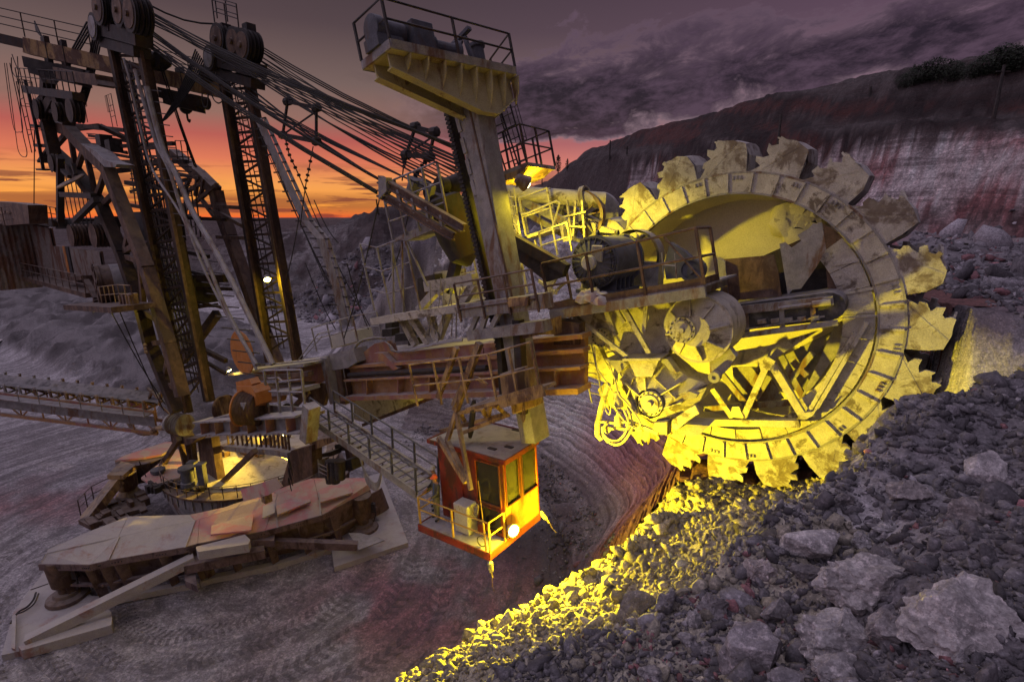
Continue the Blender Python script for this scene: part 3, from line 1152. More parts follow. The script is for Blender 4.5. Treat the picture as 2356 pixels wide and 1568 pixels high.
def bucket_mesh(seed=0):
    """one digging bucket: local x outward, y back through the wheel (0 = rim front), z = cutting way"""
    m = M()
    r0 = RO
    R_ = random.Random(seed)
    J = lambda s_: R_.uniform(-s_, s_)
    prof = [(0.0, -.74), (.5, -.80), (.92, -.68), (1.08, -.30), (1.06, .10)]
    ys = [(.12, .0, -.06), (.5, -.05, .0), (1.2, -.09, .03), (1.9, -.05, .0), (2.28, .0, -.06)]
    t = .05
    vs, fs = [], []
    n = len(prof)
    for (y, dz, dx) in ys:
        for k, (x, z) in enumerate(prof):
            vs.append(Vector((r0 + x + dx * (k > 1), y, z + dz)))
    for a in range(len(ys) - 1):
        for b in range(n - 1):
            fs.append((a * n + b, a * n + b + 1, (a + 1) * n + b + 1, (a + 1) * n + b))
    o = len(vs)
    for (y, dz, dx) in ys:
        for k, (x, z) in enumerate(prof):
            yy = y + (t if y < 1.2 else (-t if y > 1.2 else 0))
            vs.append(Vector((r0 + x - t + dx * (k > 1), yy, z + dz + .04)))
    for a in range(len(ys) - 1):
        for b in range(n - 1):
            fs.append((o + a * n + b, o + (a + 1) * n + b, o + (a + 1) * n + b + 1, o + a * n + b + 1))
    for a in range(len(ys) - 1):
        p, q = a * n + n - 1, (a + 1) * n + n - 1
        fs.append((p, q, o + q, o + p))
    m.add(vs, fs)
    for y, off in ((.14, -.12), (2.28, .12)):
        pts = [(-.02, -.72), (.5, -.78), (.88, -.68), (1.03, -.32), (1.04, .0), (1.12, .14), (.98, .22), (.90, .16), (.80, .30), (.84, .44), (.66, .46),
               (.58, .36), (.46, .50), (.48, .66), (.30, .66), (.22, .54), (-.02, .76)]
        m.plate([Vector((r0 + x + (J(.05) if x > .15 else 0), y, z + (J(.05) if x > .15 else 0))) for x, z in pts], Vector((0, off, 0)))
    # teeth along the lip
    for k, y in enumerate((.16, .58, 1.0, 1.4, 1.82, 2.24)):
        w = .12 * R_.uniform(.7, 1.15)
        L_ = R_.uniform(.55, 1.15)
        x0, z0 = r0 + 1.05 - (.05 if k in (0, 5) else 0), .06 - .05 * (k in (2, 3))
        vs = [Vector((x0 + .03, y - w, z0 - .14)), Vector((x0 + .03, y + w, z0 - .14)), Vector((x0 - .07, y + w, z0 - .12)), Vector((x0 - .07, y - w, z0 - .12)),
              Vector((x0 + .13 * L_, y - w * .5, z0 + .24 * L_)), Vector((x0 + .13 * L_, y + w * .5, z0 + .24 * L_)), Vector((x0 + .07, y + w * .5, z0 + .25 * L_)), Vector((x0 + .07, y - w * .5, z0 + .25 * L_))]
        m.add(vs, [(0, 1, 2, 3), (4, 7, 6, 5), (0, 4, 5, 1), (1, 5, 6, 2), (2, 6, 7, 3), (3, 7, 4, 0)])
    m.beam((r0, .05, .55), (r0 + .95, .05, -.45), .08, .07, side=(0, 1, 0))
    m.beam((r0, 1.2, .55), (r0 + .98, 1.2, -.1), .09, .09, side=(0, 1, 0))
    return m


bkm = [local_obj(bucket_mesh(k), 'bucket', MAT['bucket']) for k in range(5)]
NB = 20
for i in range(NB):
    on_wheel(bkm[(i * 3) % 5], 'bucket', 2 * math.pi * (i + .35) / NB)
# ================================================================== wheel inner steelwork, gearbox, drive motor
def ring_plate(m, r1, r2, v, th, a0, a1, n=10):
    vs, fs = [], []
    for k in range(n + 1):
        ph = RAD(a0 + (a1 - a0) * k / n)
        for (r, z) in ((r1, v), (r2, v), (r2, v - th), (r1, v - th)):
            vs.append(WP(r, ph, z))
    for k in range(n):
        for j in range(4):
            a, b = k * 4 + j, k * 4 + (j + 1) % 4
            fs.append((a, b, b + 4, a + 4))
    fs += [(0, 1, 2, 3), (n * 4 + 3, n * 4 + 2, n * 4 + 1, n * 4)]
    return m.add(vs, fs)


inner = sub('wheel_inner_frame', WC - UPV * 2, EXC)
for k in range(10):
    m = M()
    a0 = 44 - k * 11.2
    ring_plate(m, 3.45 if k < 8 else 3.7, 4.28, -.10, .05, a0 - 10.9, a0, 5)
    m.build('ring_plate', MAT['pale'], inner)
m = M()
for k in range(4):
    ring_plate(m, 3.92, 4.28, -.10, .05, -68.4 - k * 12, -79.8 - k * 12, 5)
m.build('ring_plate', MAT['pale'], inner)
# belt-side dusty plates
m = M()
m.px([c2(*p) for p in ((1000, 665), (1110, 735), (1240, 905), (1020, 950))], -.16, .04)
m.build('side_plate', MAT['rust'], inner)
m = M()
m.px([c2(*p) for p in ((1020, 962), (1245, 918), (1335, 1095), (1105, 1140), (1030, 1100))], -.16, .04)
m.build('side_plate', MAT['rust'], inner)
for a, b, w, d in (((1075, 940), (1245, 912), .09, .1), ((1110, 968), (1290, 1135), .04, .05), ((1100, 1145), (1345, 1100), .08, .1), ((1100, 1310), (1380, 1285), .05, .08)):
    m = M()
    m.bar(c2(*a), c2(*b), -.1, w, d)
    m.build('plate_stiffener', MAT['pale'], inner)
# truss below the belt
m = M()
m.bar(c4(640, 630), c4(480, 985), .25, .20, .18)
m.build('truss_bar', MAT['pale'], inner)
m = M()
m.bar(c4(672, 610), c4(905, 1000), .25, .24, .2)
m.build('truss_bar', MAT['pale'], inner)
m = M()
m.bar(c4(262, 790), c4(402, 990), .25, .18, .16)
m.build('truss_bar', MAT['pale'], inner)
m = M()
m.bar(c4(160, 1020), c4(870, 1030), .3, .24, .24)
m.build('bottom_chord', MAT['pale'], inner)
for (a, b) in (((925, 960), (1255, 400)), ((960, 975), (1335, 330))):
    m = M()
    m.bar(c4(*a), c4(*b), .12, .12, .2)
    m.build('diagonal_channel', MAT['pale'], inner)
for pts in (((380, 985), (400, 915), (445, 915), (480, 990), (470, 1000)), ((585, 625), (640, 560), (700, 600), (665, 660), (600, 680)),
            ((850, 1000), (880, 960), (960, 950), (1010, 905), (960, 980), (900, 1010))):
    m = M()
    m.px([c4(*p) for p in pts], .38, .04)
    m.build('gusset', MAT['pale'], inner)
m = M()
m.px([c4(*p) for p in ((380, 632), (425, 530), (655, 490), (1000, 385), (900, 450), (655, 605))], .1, .06)
m.build('belly_plate', MAT['pale'], inner)
for x in (480, 650):
    m = M()
    m.bar(c4(x, 520), c4(x - 20, 612), .14, .06, .08)
    m.build('belly_rib', MAT['steel'], inner)
# far truss, seen through the near one
m = M()
for (a, b) in (((330, 690), (500, 900)), ((660, 700), (540, 900)), ((740, 560), (900, 860)), ((820, 600), (920, 700)), ((960, 540), (830, 700)), ((200, 930), (900, 880))):
    m.bar(c4(*a), c4(*b), -.9, .2, .15)
m.px([c4(*p) for p in ((400, 640), (620, 640), (760, 860), (600, 905), (420, 880))], -1.3, .05)
m.px([c4(*p) for p in ((760, 560), (930, 470), (1120, 380), (1180, 420), (960, 700), (900, 860))], -1.4, .05)
m.px([c4(*p) for p in ((1120, 330), (1230, 310), (1240, 400), (960, 780), (880, 850), (1000, 600))], -.7, .05)
m.build('far_truss', MAT['steel'], inner)
# chute plates above the belt
m = M()
m.px([c2(*p) for p in ((330, 905), (668, 876), (700, 1000), (720, 1155), (352, 1190))], .25, .05)
m.build('chute_plate', MAT['rust'], inner)
m = M()
m.px([c2(*p) for p in ((286, 895), (336, 918), (362, 1188), (312, 1180))], .5, .1)
m.build('chute_post', MAT['steel'], inner)
m = M()
m.px([c2(*p) for p in ((705, 800), (745, 790), (785, 828), (852, 782), (828, 742), (900, 700), (930, 668), (992, 655), (1020, 840), (960, 950), (850, 1105), (792, 1112), (762, 1146), (735, 980))], .45, .035)
m.build('torn_plate', MAT['steel'], inner)
m = M()
m.px([c2(*p) for p in ((690, 1000), (1030, 930), (1030, 1120), (700, 1170))], -.6, .05)
m.px([c2(*p) for p in ((600, 880), (1010, 700), (1010, 1100), (640, 1150))], -1.1, .05)
m.build('chute_opening_shade', MAT['dark'], inner)  # dark plates put in for the shade of the chute opening
# dusty clod of clay caked in the dish
m = M()
rng = random.Random(5)
for (x, y, rr) in ((760, 640, .55), (860, 600, .5), (820, 700, .5), (930, 640, .35)):
    c = BP(*c2(x, y), -1.7)
    vs, fs = [], []
    m.lathe(c, NV, [(.05, .5 * rr), (.6 * rr, .42 * rr), (1.0 * rr, .1), (1.25 * rr, -.45)], 11)
for i, p in enumerate(m.v):
    m.v[i] = (p[0] + rng.uniform(-.07, .07), p[1] + rng.uniform(-.07, .07), p[2] + rng.uniform(-.07, .07))
m.build('caked_clay', MAT['dusty'], inner, smooth=True)
# belt conveyor reaching into the wheel
cv = sub('wheel_belt', BP(*c2(700, 1300), .5), EXC)
m = M()
m.bar(c2(300, 1262), c2(1070, 1182), .95, .26, .12)
m.bar(c2(300, 1440), c2(1100, 1332), .95, .16, .14)
m.bar(c2(300, 1262), c2(1070, 1182), -.9, .26, .12)
for x in (480, 720, 930):
    m.bar(c2(x, 1250 - (x - 300) * .1), c2(x + 6, 1420 - (x - 300) * .13), .9, .14, .1)
m.build('side_beam', MAT['steel'], cv)
m = M()
pa, pb = BP(*c2(1040, 1225), .9), BP(*c2(300, 1315), .9)
ea = BA
top = BU
L = (pb - pa).length
d = (pa - pb).normalized()
u = NV.cross(d).normalized()
if u.z < 0:
    u = -u
prof = []
for k in range(9):
    t = math.pi / 2 - math.pi * k / 8
    prof.append(pa + d * (.42 * math.cos(t)) + u * (.42 * math.sin(t)))
prof = [pb + u * .42] + prof + [pb - u * .42]
m.plate(prof, NV * -1.75)
m.build('belt', MAT['belt'], cv, smooth=True)
m = M()
for k in range(5):
    x = 560 + k * 90
    m.bar(c2(x, 1330 - k * 6), c2(x + 55, 1322 - k * 6), 1.0, .13, .12)
m.bar(c2(440, 1385), c2(1010, 1290), 1.0, .05, .05)
m.lathe(BP(*c2(1000, 1200), 1.0), BA, [(.06, -1.2), (.06, -.3), (.1, -.28), (.1, .2)], 8)
m.build('tension_gear', MAT['steel'], cv)

# ---------------------------------------------------------------- gearbox
gb = sub('gearbox', BP(*c3(1170, 1150), VG), EXC)
OUT = [(820, 655), (960, 664), (1130, 660), (1300, 655), (1480, 805), (1640, 850), (1560, 1000), (1420, 1112), (1290, 1160), (1190, 1160), (1085, 1085), (1005, 960), (890, 790)]
m = M()
m.px([c3(*p) for p in OUT], VG - .35, .9)
m.build('gear_case', MAT['pale'], gb, bevel=.03)
# the lower case rises in flat facets to the bearing
cc = (1175, 1008)
inn_ = []
for (x, y) in OUT:
    L_ = math.hypot(x - cc[0], y - cc[1])
    inn_.append((cc[0] + (x - cc[0]) / L_ * 118, cc[1] + (y - cc[1]) / L_ * 118))
for k in range(len(OUT)):
    k2 = (k + 1) % len(OUT)
    m = M()
    a, b = BP(*c3(*OUT[k]), VG - .345), BP(*c3(*OUT[k2]), VG - .345)
    c, d_ = BP(*c3(*inn_[k2]), VG + .05), BP(*c3(*inn_[k]), VG + .05)
    q = [a, b, c, d_]
    ce = sum(q, Vector()) / 4
    m.plate([ce + (p - ce) * .985 for p in q], NV * -.05)
    m.build('case_facet', MAT['pale'], gb)
m = M()
m.px([c3(*p) for p in ((560, 300), (730, 270), (1100, 232), (1380, 180), (1400, 420), (1300, 655), (960, 664), (700, 470))], VG - .55, .5)
m.build('upper_case', MAT['pale'], gb, bevel=.02)
m = M()
m.px([c3(*p) for p in ((700, 400), (560, 300), (600, 640), (690, 790), (880, 860), (890, 790), (810, 650))], VG - .8, .3)
m.build('side_case', MAT['pale'], gb)
hc = BP(*c3(1545, 425), VG - .1)
m = M()
m.lathe(hc, NV, [(1.02, -1.5), (1.02, 0), (.95, 0), (.93, .02), (.50, .24), (.46, .30), (.1, .32)], 56)
m.build('gear_housing', MAT['pale'], gb, smooth=True)
m = M()
for k in range(8):
    a = 2 * math.pi * k / 8 + .3
    e = AV * math.cos(a) + UPV * math.sin(a)
    m.plate([hc + e * .94, hc + e * .46 + NV * .27, hc + e * .46 + NV * .42, hc + e * .94 + NV * .12], e.cross(NV) * .035)
m.build('housing_ribs', MAT['pale'], gb, kind='stuff')
for (cx, cy, r, v, nb) in ((1425, 432, .40, VG + .30, 14), (785, 492, .33, VG - .35, 14), (1175, 1008, .42, VG + .12, 14)):
    m = M()
    c = BP(*c3(cx, cy), v)
    m.lathe(c, NV, [(r, -.5), (r, -.04), (r * .97, 0), (r * .72, 0), (r * .70, .035), (r * .25, .05), (r * .22, .11), (.01, .11)], 32)
    m.build('bearing_cover', MAT['pale'], gb, smooth=True)
    m = M()
    for k in range(nb):
        a = 2 * math.pi * k / nb
        m.lathe(c + (AV * math.cos(a) + UPV * math.sin(a)) * (r * .85), NV, [(.026, -.02), (.026, .03)], 6)
    m.build('cover_bolts', MAT['dark'], gb, kind='stuff')
for (a, b, w, d) in (((1110, 930), (960, 800), .04, .5), ((1160, 890), (1152, 795), .05, .45), ((1250, 940), (1440, 830), .04, .45), ((1270, 1040), (1440, 985), .04, .4),
                     ((1100, 1070), (1012, 955), .04, .45), ((1060, 800), (1010, 950), .03, .35), ((1225, 800), (1390, 960), .03, .3)):
    m = M()
    m.bar(c3(*a), c3(*b), VG - .15, w, d)
    m.build('case_rib', MAT['pale'], gb)
m = M()
m.px([c3(*p) for p in ((1005, 672), (1245, 668), (1190, 795), (1065, 795))], VG + .2, .6)
m.px([c3(*p) for p in ((960, 655), (1260, 650), (1255, 668), (960, 674))], VG + .35, .8)
m.build('torque_bracket', MAT['pale'], gb)
for pts in (((850, 668), (960, 668), (1000, 705), (930, 770)), ((1225, 660), (1310, 655), (1385, 765), (1330, 745), (1290, 700))):
    m = M()
    m.px([c3(*p) for p in pts], VG + .05, .35)
    m.build('web_plate', MAT['steel'], gb)
for (a, b, w, d, v) in (((565, 300), (1000, 640), .13, .10, VG + .25), ((965, 245), (1172, 612), .15, .12, VG + .2), ((1150, 200), (1130, 440), .12, .1, VG + .1),
                        ((830, 262), (905, 470), .16, .14, VG), ((915, 270), (975, 370), .12, .1, VG + .05)):
    m = M()
    m.bar(c3(*a), c3(*b), v, w, d)
    m.build('strut', MAT['pale'], gb)
m = M()
m.px([c3(*p) for p in ((1345, 1140), (1490, 1040), (1530, 1018), (1562, 1085), (1500, 1120), (1385, 1215), (1350, 1200))], VG + .2, .12)
m.build('foot_bracket', MAT['pale'], gb)
m = M()
m.px([c3(*p) for p in ((1370, 1222), (1462, 1168), (1640, 1180), (1560, 1256), (1370, 1254))], VG + .0, .7)
m.px([c3(*p) for p in ((1290, 1150), (1310, 1150), (1310, 1258), (1200, 1210), (1195, 1160))], VG + .1, .4)
m.build('foot_box', MAT['steel'], gb)
m = M()
m.px([c3(*p) for p in ((1420, 950), (1480, 910), (1550, 935), (1530, 965), (1450, 975))], VG + .15, .25)
m.lathe(BP(*c3(1680, 800), VG - .1), NV, [(.17, -.2), (.17, .05), (.06, .05), (.06, -.01)], 16)
m.px([c3(*p) for p in ((1640, 650), (1790, 560), (1850, 640), (1800, 720), (1720, 800), (1650, 850))], VG - .3, .3)
m.build('case_lug', MAT['steel'], gb)
# hanging hose frame, hoses, pump
m = M()
fr = [BP(*c3(*p), VG + .1) for p in ((850, 850), (800, 1010), (765, 1170), (765, 1255), (785, 1278), (800, 1262))]
m.tube(fr, .10, 8)
m.bar(c3(800, 1195), c3(1120, 1215), VG, .09, .09)
m.bar(c3(1000, 1140), c3(1240, 1240), VG, .12, .1)
m.bar(c3(830, 1200), c3(860, 1230), VG, .2, .12)
m.build('hose_frame', MAT['pale'], gb, smooth=True)
m = M()
m.lathe(BP(*c3(930, 1140), VG + .05), UPV, [(.05, -.2), (.15, -.17), (.15, .12), (.09, .2), (.09, .3), (.04, .3)], 12)
m.lathe(BP(*c3(925, 985), VG + .1), BU, [(.06, -.25), (.16, -.2), (.16, .1), (.12, .15), (.12, .3), (.05, .3)], 12)
m.build('hydraulic_pump', MAT['pale'], gb, smooth=True)


def hose(cr, pts, v, r, dv=0):
    """smooth hose through crop points"""
    ps = [BP(*cr(*p), v + dv * i) for i, p in enumerate(pts)]
    return spline(ps)


def spline(ps, k=6):
    ps = [Vector(p) for p in ps]
    out = []
    for i in range(len(ps) - 1):
        p0, p1, p2, p3 = ps[max(i - 1, 0)], ps[i], ps[i + 1], ps[min(i + 2, len(ps) - 1)]
        for j in range(k):
            t = j / k
            out.append(.5 * ((2 * p1) + (p2 - p0) * t + (2 * p0 - 5 * p1 + 4 * p2 - p3) * t * t + (3 * p1 - p0 - 3 * p2 + p3) * t ** 3))
    out.append(ps[-1])
    return out


for pts, v, r in ((((1000, 1040), (1030, 1130), (1020, 1230), (960, 1310), (890, 1325), (825, 1280), (805, 1210), (840, 1160)), VG + .2, .045),
                  (((970, 1050), (1005, 1140), (985, 1230), (930, 1290), (860, 1290), (815, 1250)), VG + .35, .04),
                  (((895, 790), (930, 930), (1000, 1010), (1080, 1120), (1100, 1180), (1060, 1200), (980, 1140), (930, 1080), (890, 1010)), VG + .3, .035),
                  (((780, 1150), (850, 1150), (900, 1160)), VG + .1, .05), (((960, 1150), (1060, 1160), (1120, 1190)), VG + .1, .045),
                  (((740, 560), (760, 720), (830, 830), (880, 910)), VG + .2, .022), (((820, 990), (830, 1060), (860, 1090), (870, 1000)), VG + .15, .02),
                  (((545, 312), (560, 420), (580, 560), (612, 660)), VG + .1, .065), (((575, 312), (600, 430), (620, 560), (636, 650)), VG + .1, .06)):
    m = M()
    m.tube(hose(None or c3, pts, v, r), r, 7)
    m.build('hose', MAT['pale'], gb, smooth=True)
m = M()
ladder(m, BP(*c3(770, 1010), VG + .15), BP(*c3(665, 520), VG + .15), AV, .48, .36, .025)
m.build('access_ladder', MAT['steel'], gb)

# ---------------------------------------------------------------- motor deck with rails
md = sub('motor_deck', BP(*c1(1000, 1380), VG), EXC)
VD = 4.2
A0, A1 = BP(*c1(585, 1445), VD), BP(*c1(1800, 1250), VD)
m = M()
off = -NV * 3.4
m.plate([A0, A1, A1 + off, A0 + off], BU * -.06)
m.build('deck_plate', MAT['steel'], md)
m = M()
m.beam(A0 - BU * .2, A1 - BU * .2, .12, .30, side=NV)
m.build('edge_beam', MAT['steel'], md)
m = M()
for k in range(7):
    p = A0.lerp(A1, (k + .5) / 7) - BU * .2
    m.beam(p - NV * .1, p + off, .1, .22)
m.build('deck_bearer', MAT['steel'], md)
m = M()
pl = [A0 - NV * 1.5, A0, A1, A1 - NV * 1.3]
railing(m, pl, 1.55, 2.05, .04, (1.0, .5), BU, toe=.2)
m.tube([A1 + BU * .06, A1 - BA * .9 + BU * 1.5], .035, 5)
m.build('deck_railing', MAT['rust'], md)
# drive motor: thing of its own on the deck
P1 = BP(*c1(925, 1075), VG + .3)
mt = thing('drive_motor', 'big dark grey ribbed electric motor on the railed deck above the gearbox', 'electric motor', P1 - UPV * .9)
R0 = .84
m = M()
m.lathe(P1, -NV, [(.3, -.02), (R0 * .93, .02), (R0 * .93, .10), (R0, .10), (R0, .22), (R0 * .95, .22), (R0 * .95, 1.95), (R0 * 1.02, 1.95), (R0 * 1.02, 2.1), (R0 * .8, 2.1), (R0 * .7, 2.6), (.3, 2.6)], 48)
m.build('body', MAT['motor'], mt, smooth=True)
m = M()
m.lathe(P1, NV, [(R0 * .80, -.02), (R0 * .78, .03), (.34, .16), (.26, .18)], 40)
m.build('end_shield', MAT['motor'], mt, smooth=True)
m = M()
for k in range(22):
    a = 2 * math.pi * k / 22
    e = AV * math.cos(a) + UPV * math.sin(a)
    m.beam(P1 + e * .30 + NV * .13, P1 + e * .76 + NV * .02, .10, .022, side=NV)
m.build('end_ribs', MAT['motor'], mt, kind='stuff')
m = M()
for k in range(48):
    a = 2 * math.pi * k / 48
    e = AV * math.cos(a) + UPV * math.sin(a)
    m.lathe(P1 + e * (R0 * .88), NV, [(.034, -.04), (.034, .015)], 6)
m.build('flange_bolts', MAT['dark'], mt, kind='stuff')
m = M()
m.lathe(P1, NV, [(.24, .1), (.24, .34), (.20, .38), (.01, .38)], 24)
m.build('shaft_cap', MAT['white'], mt, smooth=True)
m = M()
m.box(P1 + BU * .3 + AV * .3 + NV * .16, AV * .2, UPV * .26, NV * .05)
m.build('inspection_cover', MAT['steel'], mt, bevel=.03)
m = M()
for k in range(5):
    c = P1 - NV * (.5 + .34 * k) - UPV * .72
    m.box(c, AV * .62, UPV * .28, NV * .03)
m.box(P1 - NV * 1.2 - UPV * 1.0, AV * .66, UPV * .06, NV * 1.1)
m.build('mounting_feet', MAT['motor'], mt)
for q in (.25, 1.7):
    m = M()
    c = P1 + UPV * R0 - NV * q
    m.lathe(c + UPV * .06, AV, [(.09, -.03), (.09, .03), (.04, .03), (.04, -.03)], 12)
    m.build('lifting_eye', MAT['motor'], mt)
# coupling guard and brake behind the motor
bg = sub('coupling_guard', P1 - NV * 3 - UPV * .9, EXC)
m = M()
c = P1 - NV * 2.75 + AV * .15
m.lathe(c, -NV, [(.98, 0), (.98, .55), (.9, .55), (.9, 0)], 32, cap=False)
m.box(c - UPV * .6 - NV * .3, AV * .98, UPV * .45, NV * .28)
m.build('guard_hood', MAT['steel'], bg, smooth=True)
m = M()
c2_ = BP(*c1(1690, 1140), VG - .9)
m.lathe(c2_, NV, [(.36, -.5), (.36, 0), (.3, 0), (.28, -.06), (.12, -.06), (.1, .05), (.01, .05)], 24)
m.px([c1(*p) for p in ((1530, 920), (1640, 990), (1760, 1100), (1760, 1180), (1500, 1210), (1480, 1100))], VG - 1.2, .3)
m.build('brake_wheel', MAT['motor'], bg, smooth=True)
m = M()
ladder(m, BP(*c1(1530, 1200), VG - .3), BP(*c1(1515, 1000), VG - .3), AV, .4, .3)
m.build('short_ladder', MAT['steel'], bg)
# tarpaulin heap under the motor
m = M()
rng = random.Random(9)
c = BP(*c1(930, 1290), VG + .62)
for k in range(3):
    m.lathe(c + AV * (.28 * k - .3) + UPV * (-.15 + .08 * (k == 1)), UPV, [(.36, -.25), (.32, -.06), (.2, .08), (.05, .12)], 9)
m.v = [(p[0] + rng.uniform(-.06, .06), p[1] + rng.uniform(-.06, .06), p[2] + rng.uniform(-.05, .05)) for p in m.v]
o = m.build('tarpaulin', MAT['deck'], None, smooth=True)
tag(o, 'crumpled dusty tarpaulin heaped under the face of the big electric motor', 'tarpaulin')
# ================================================================== leaning column, lookout platform, landings
col = sub('lookout_column', BP(1218, 1000, VC), EXC)
m = M()
m.bar((1092, 215), (1232, 1010), VC, .60, .85)
m.build('column_box', MAT['steel'], col, bevel=.02)
m = M()
m.bar((1061, 222), (1190, 830), VC + .1, .30, .5)
m.build('guide_channel', MAT['steel'], col)
m = M()
m.bar((1029, 226), (1160, 830), VC + .05, .17, .3)
for k in range(60):
    a = k / 60
    x, y = 1022 + (1150 - 1022) * a, 236 + (815 - 236) * a
    m.bar((x - 4, y), (x + 6, y - 1), VC + .2, .09, .12)
m.build('toothed_rack', MAT['dark'], col)
for k in range(9):
    m = M()
    a = (k + .4) / 9
    x, y = 1048 + (1152 - 1048) * a, 250 + (690 - 250) * a
    m.bar((x, y), (x + 9, y + 34), VC + .34, .14, .12)
    m.build('guide_block', MAT['steel'], col)
m = M()
m.bar((1078, 240), (1182, 700), VC + .44, .05, .05)
m.build('column_pipe', MAT['rust'], col)
# ---- platform on top
lk = sub('lookout_platform', BP(1075, 228, VC), EXC)
p0 = BP(1080, 226, VC) + BU * .45
L = lambda x, y: RP(*l2(x, y), p0, BU)
d_ll, d_lr, d_rr, d_rl = L(790, 485), L(985, 330), L(1855, 515), L(1722, 668)
m = M()
th = BU * .22
m.plate([d_ll, d_lr, d_rr, d_rl], th)
m.build('deck', MAT['lamp_yellow'], lk)
m = M()
for a, b in ((d_ll, d_lr), (d_lr, d_rr), (d_rr, d_rl), (d_rl, d_ll)):
    m.beam(a + BU * .10, b + BU * .10, .06, .22)
m.build('deck_rim', MAT['steel'], lk)
ax = (d_rr - d_lr).normalized()
wd = (d_lr - d_ll)
Lp = (d_rl - d_ll).length


def dep(k):
    """brackets grow deeper towards the column"""
    return .34 + .85 * (min(k / .66, 1.0) if k < .8 else max(0, 1 - (k - .8) / .28))


for f in (.26, .74):
    m = M()
    a, b = d_ll + wd * f, d_rl + (d_rr - d_rl) * f
    ks = [.02, .35, .66, .8, .98]
    tp = [a.lerp(b, k) - BU * .01 for k in ks]
    m.plate(tp + [a.lerp(b, k) - BU * dep(k) for k in reversed(ks)], wd.normalized() * .05)
    for k0, k1 in zip(ks[:-1], ks[1:]):
        m.beam(a.lerp(b, k0) - BU * dep(k0), a.lerp(b, k1) - BU * dep(k1), .24, .04, side=wd)
    m.build('main_girder', MAT['lamp_yellow'], lk)
for k in range(1, 9):
    kk = k / 9
    c = d_ll + ax * (Lp * kk)
    dd = dep(kk)
    for f0, f1 in ((.01, .25), (.99, .75)):
        m = M()
        m.plate([c + wd * f0 - BU * .02, c + wd * f1 - BU * .02, c + wd * f1 - BU * dd * .92, c + wd * (f0 + (f1 - f0) * .25) - BU * dd * .45], ax * .04)
        m.build('gusset', MAT['lamp_yellow'], lk)
for k in range(1, 5):
    m = M()
    kk = k / 5
    c = d_ll + ax * (Lp * kk)
    m.beam(c + wd * .27 - BU * dep(kk) * .4, c + wd * .73 - BU * dep(kk) * .4, .08, dep(kk) * .6)
    m.build('cross_beam', MAT['rust'], lk)
m = M()
railing(m, [d_ll + th, d_lr + th, d_rr + th, d_rl + th], 1.0, 1.9, .033, (1.0, .5), BU)
m.build('platform_railing', MAT['dark'], lk)
# winch on the platform
wn = sub('platform_winch', d_ll.lerp(d_rr, .4) + th, lk) if False else lk
q = d_ll.lerp(d_lr, .52) + th
m = M()
c = q + ax * .30 + BU * .52
m.lathe(c, ax, [(.28, -.35), (.36, -.33), (.36, -.1), (.30, -.08), (.30, .6), (.2, .65)], 20)
m.box(q + ax * .3 + BU * .15, wd.normalized() * .3, BU * .15, ax * .4)
m.build('winch_motor', MAT['motor'], lk, smooth=True)
m = M()
m.box(q + ax * 1.35 + BU * .42, wd.normalized() * .42, BU * .42, ax * .36)
m.lathe(q + ax * 1.8 + BU * .38, ax, [(.12, -.1), (.34, 0), (.34, .1), (.24, .12), (.24, .9), (.36, .92), (.36, 1.0)], 18)
m.build('winch_gearbox', MAT['motor'], lk, bevel=.03)
m = M()
b = q + ax * 3.1
for s_ in (-.3, .3):
    m.beam(b + wd.normalized() * s_, b + wd.normalized() * s_ * .5 + BU * .85, .1, .12)
m.beam(b - wd.normalized() * .4 + BU * .85, b + wd.normalized() * .4 + BU * 1.0, .16, .1)
m.beam(b - ax * .6, b + BU * .8, .08, .08)
m.lathe(q + ax * 3.75 - wd * .05, BU, [(.2, 0), (.2, .75), (.26, .75), (.26, .85), (.05, .95)], 14)
m.build('winch_frame', MAT['motor'], lk)
# ---- ladder up to the platform
m = M()
ladder(m, BP(1183, 400, VC - 1.2), BP(1128, 232, VC - 1.2), BA, .55, .38, .03)
ladder(m, BP(1204, 400, VC - 1.8), BP(1158, 238, VC - 1.8), BA, .5, .38, .028, cage=-NV)
m.build('caged_ladder', MAT['dark'], col)
# ---- landing with the floodlight, right of the column
ld = sub('upper_landing', BP(1180, 410, 3), EXC)
pl = BP(*c1(140, 385), 4.6)
PLn = BU
Lq = lambda x, y: RP(*c1(x, y), pl, BU)
corners = [BP(*c1(150, 420), 4.4), BP(*c1(462, 432), 4.0), BP(*c1(450, 410), 2.2), BP(*c1(170, 380), 2.6)]
m = M()
z0 = corners[0]
e1 = (corners[1] - corners[0])
e1 = BA * e1.length
e2 = -NV * 1.7
fc = [z0, z0 + e1, z0 + e1 + e2, z0 + e2]
m.plate(fc, BU * .12)
m.build('landing_floor', MAT['steel'], ld)
m = M()
railing(m, [p + BU * .12 for p in (fc[0], fc[1], fc[2], fc[3])], 2.4 * .5, .8, .03, (1, .5), BU)
m.build('landing_railing', MAT['dark'], ld)
m = M()
cpt = (fc[0] + fc[1] + fc[2] + fc[3]) / 4
m.plate([fc[0] - BU * .0, fc[1], fc[1] - BU * .18 - e1 * .3, fc[0] - BU * .22 + e1 * .1], e2 * .9)
m.build('landing_apron', MAT['ochre'], ld)
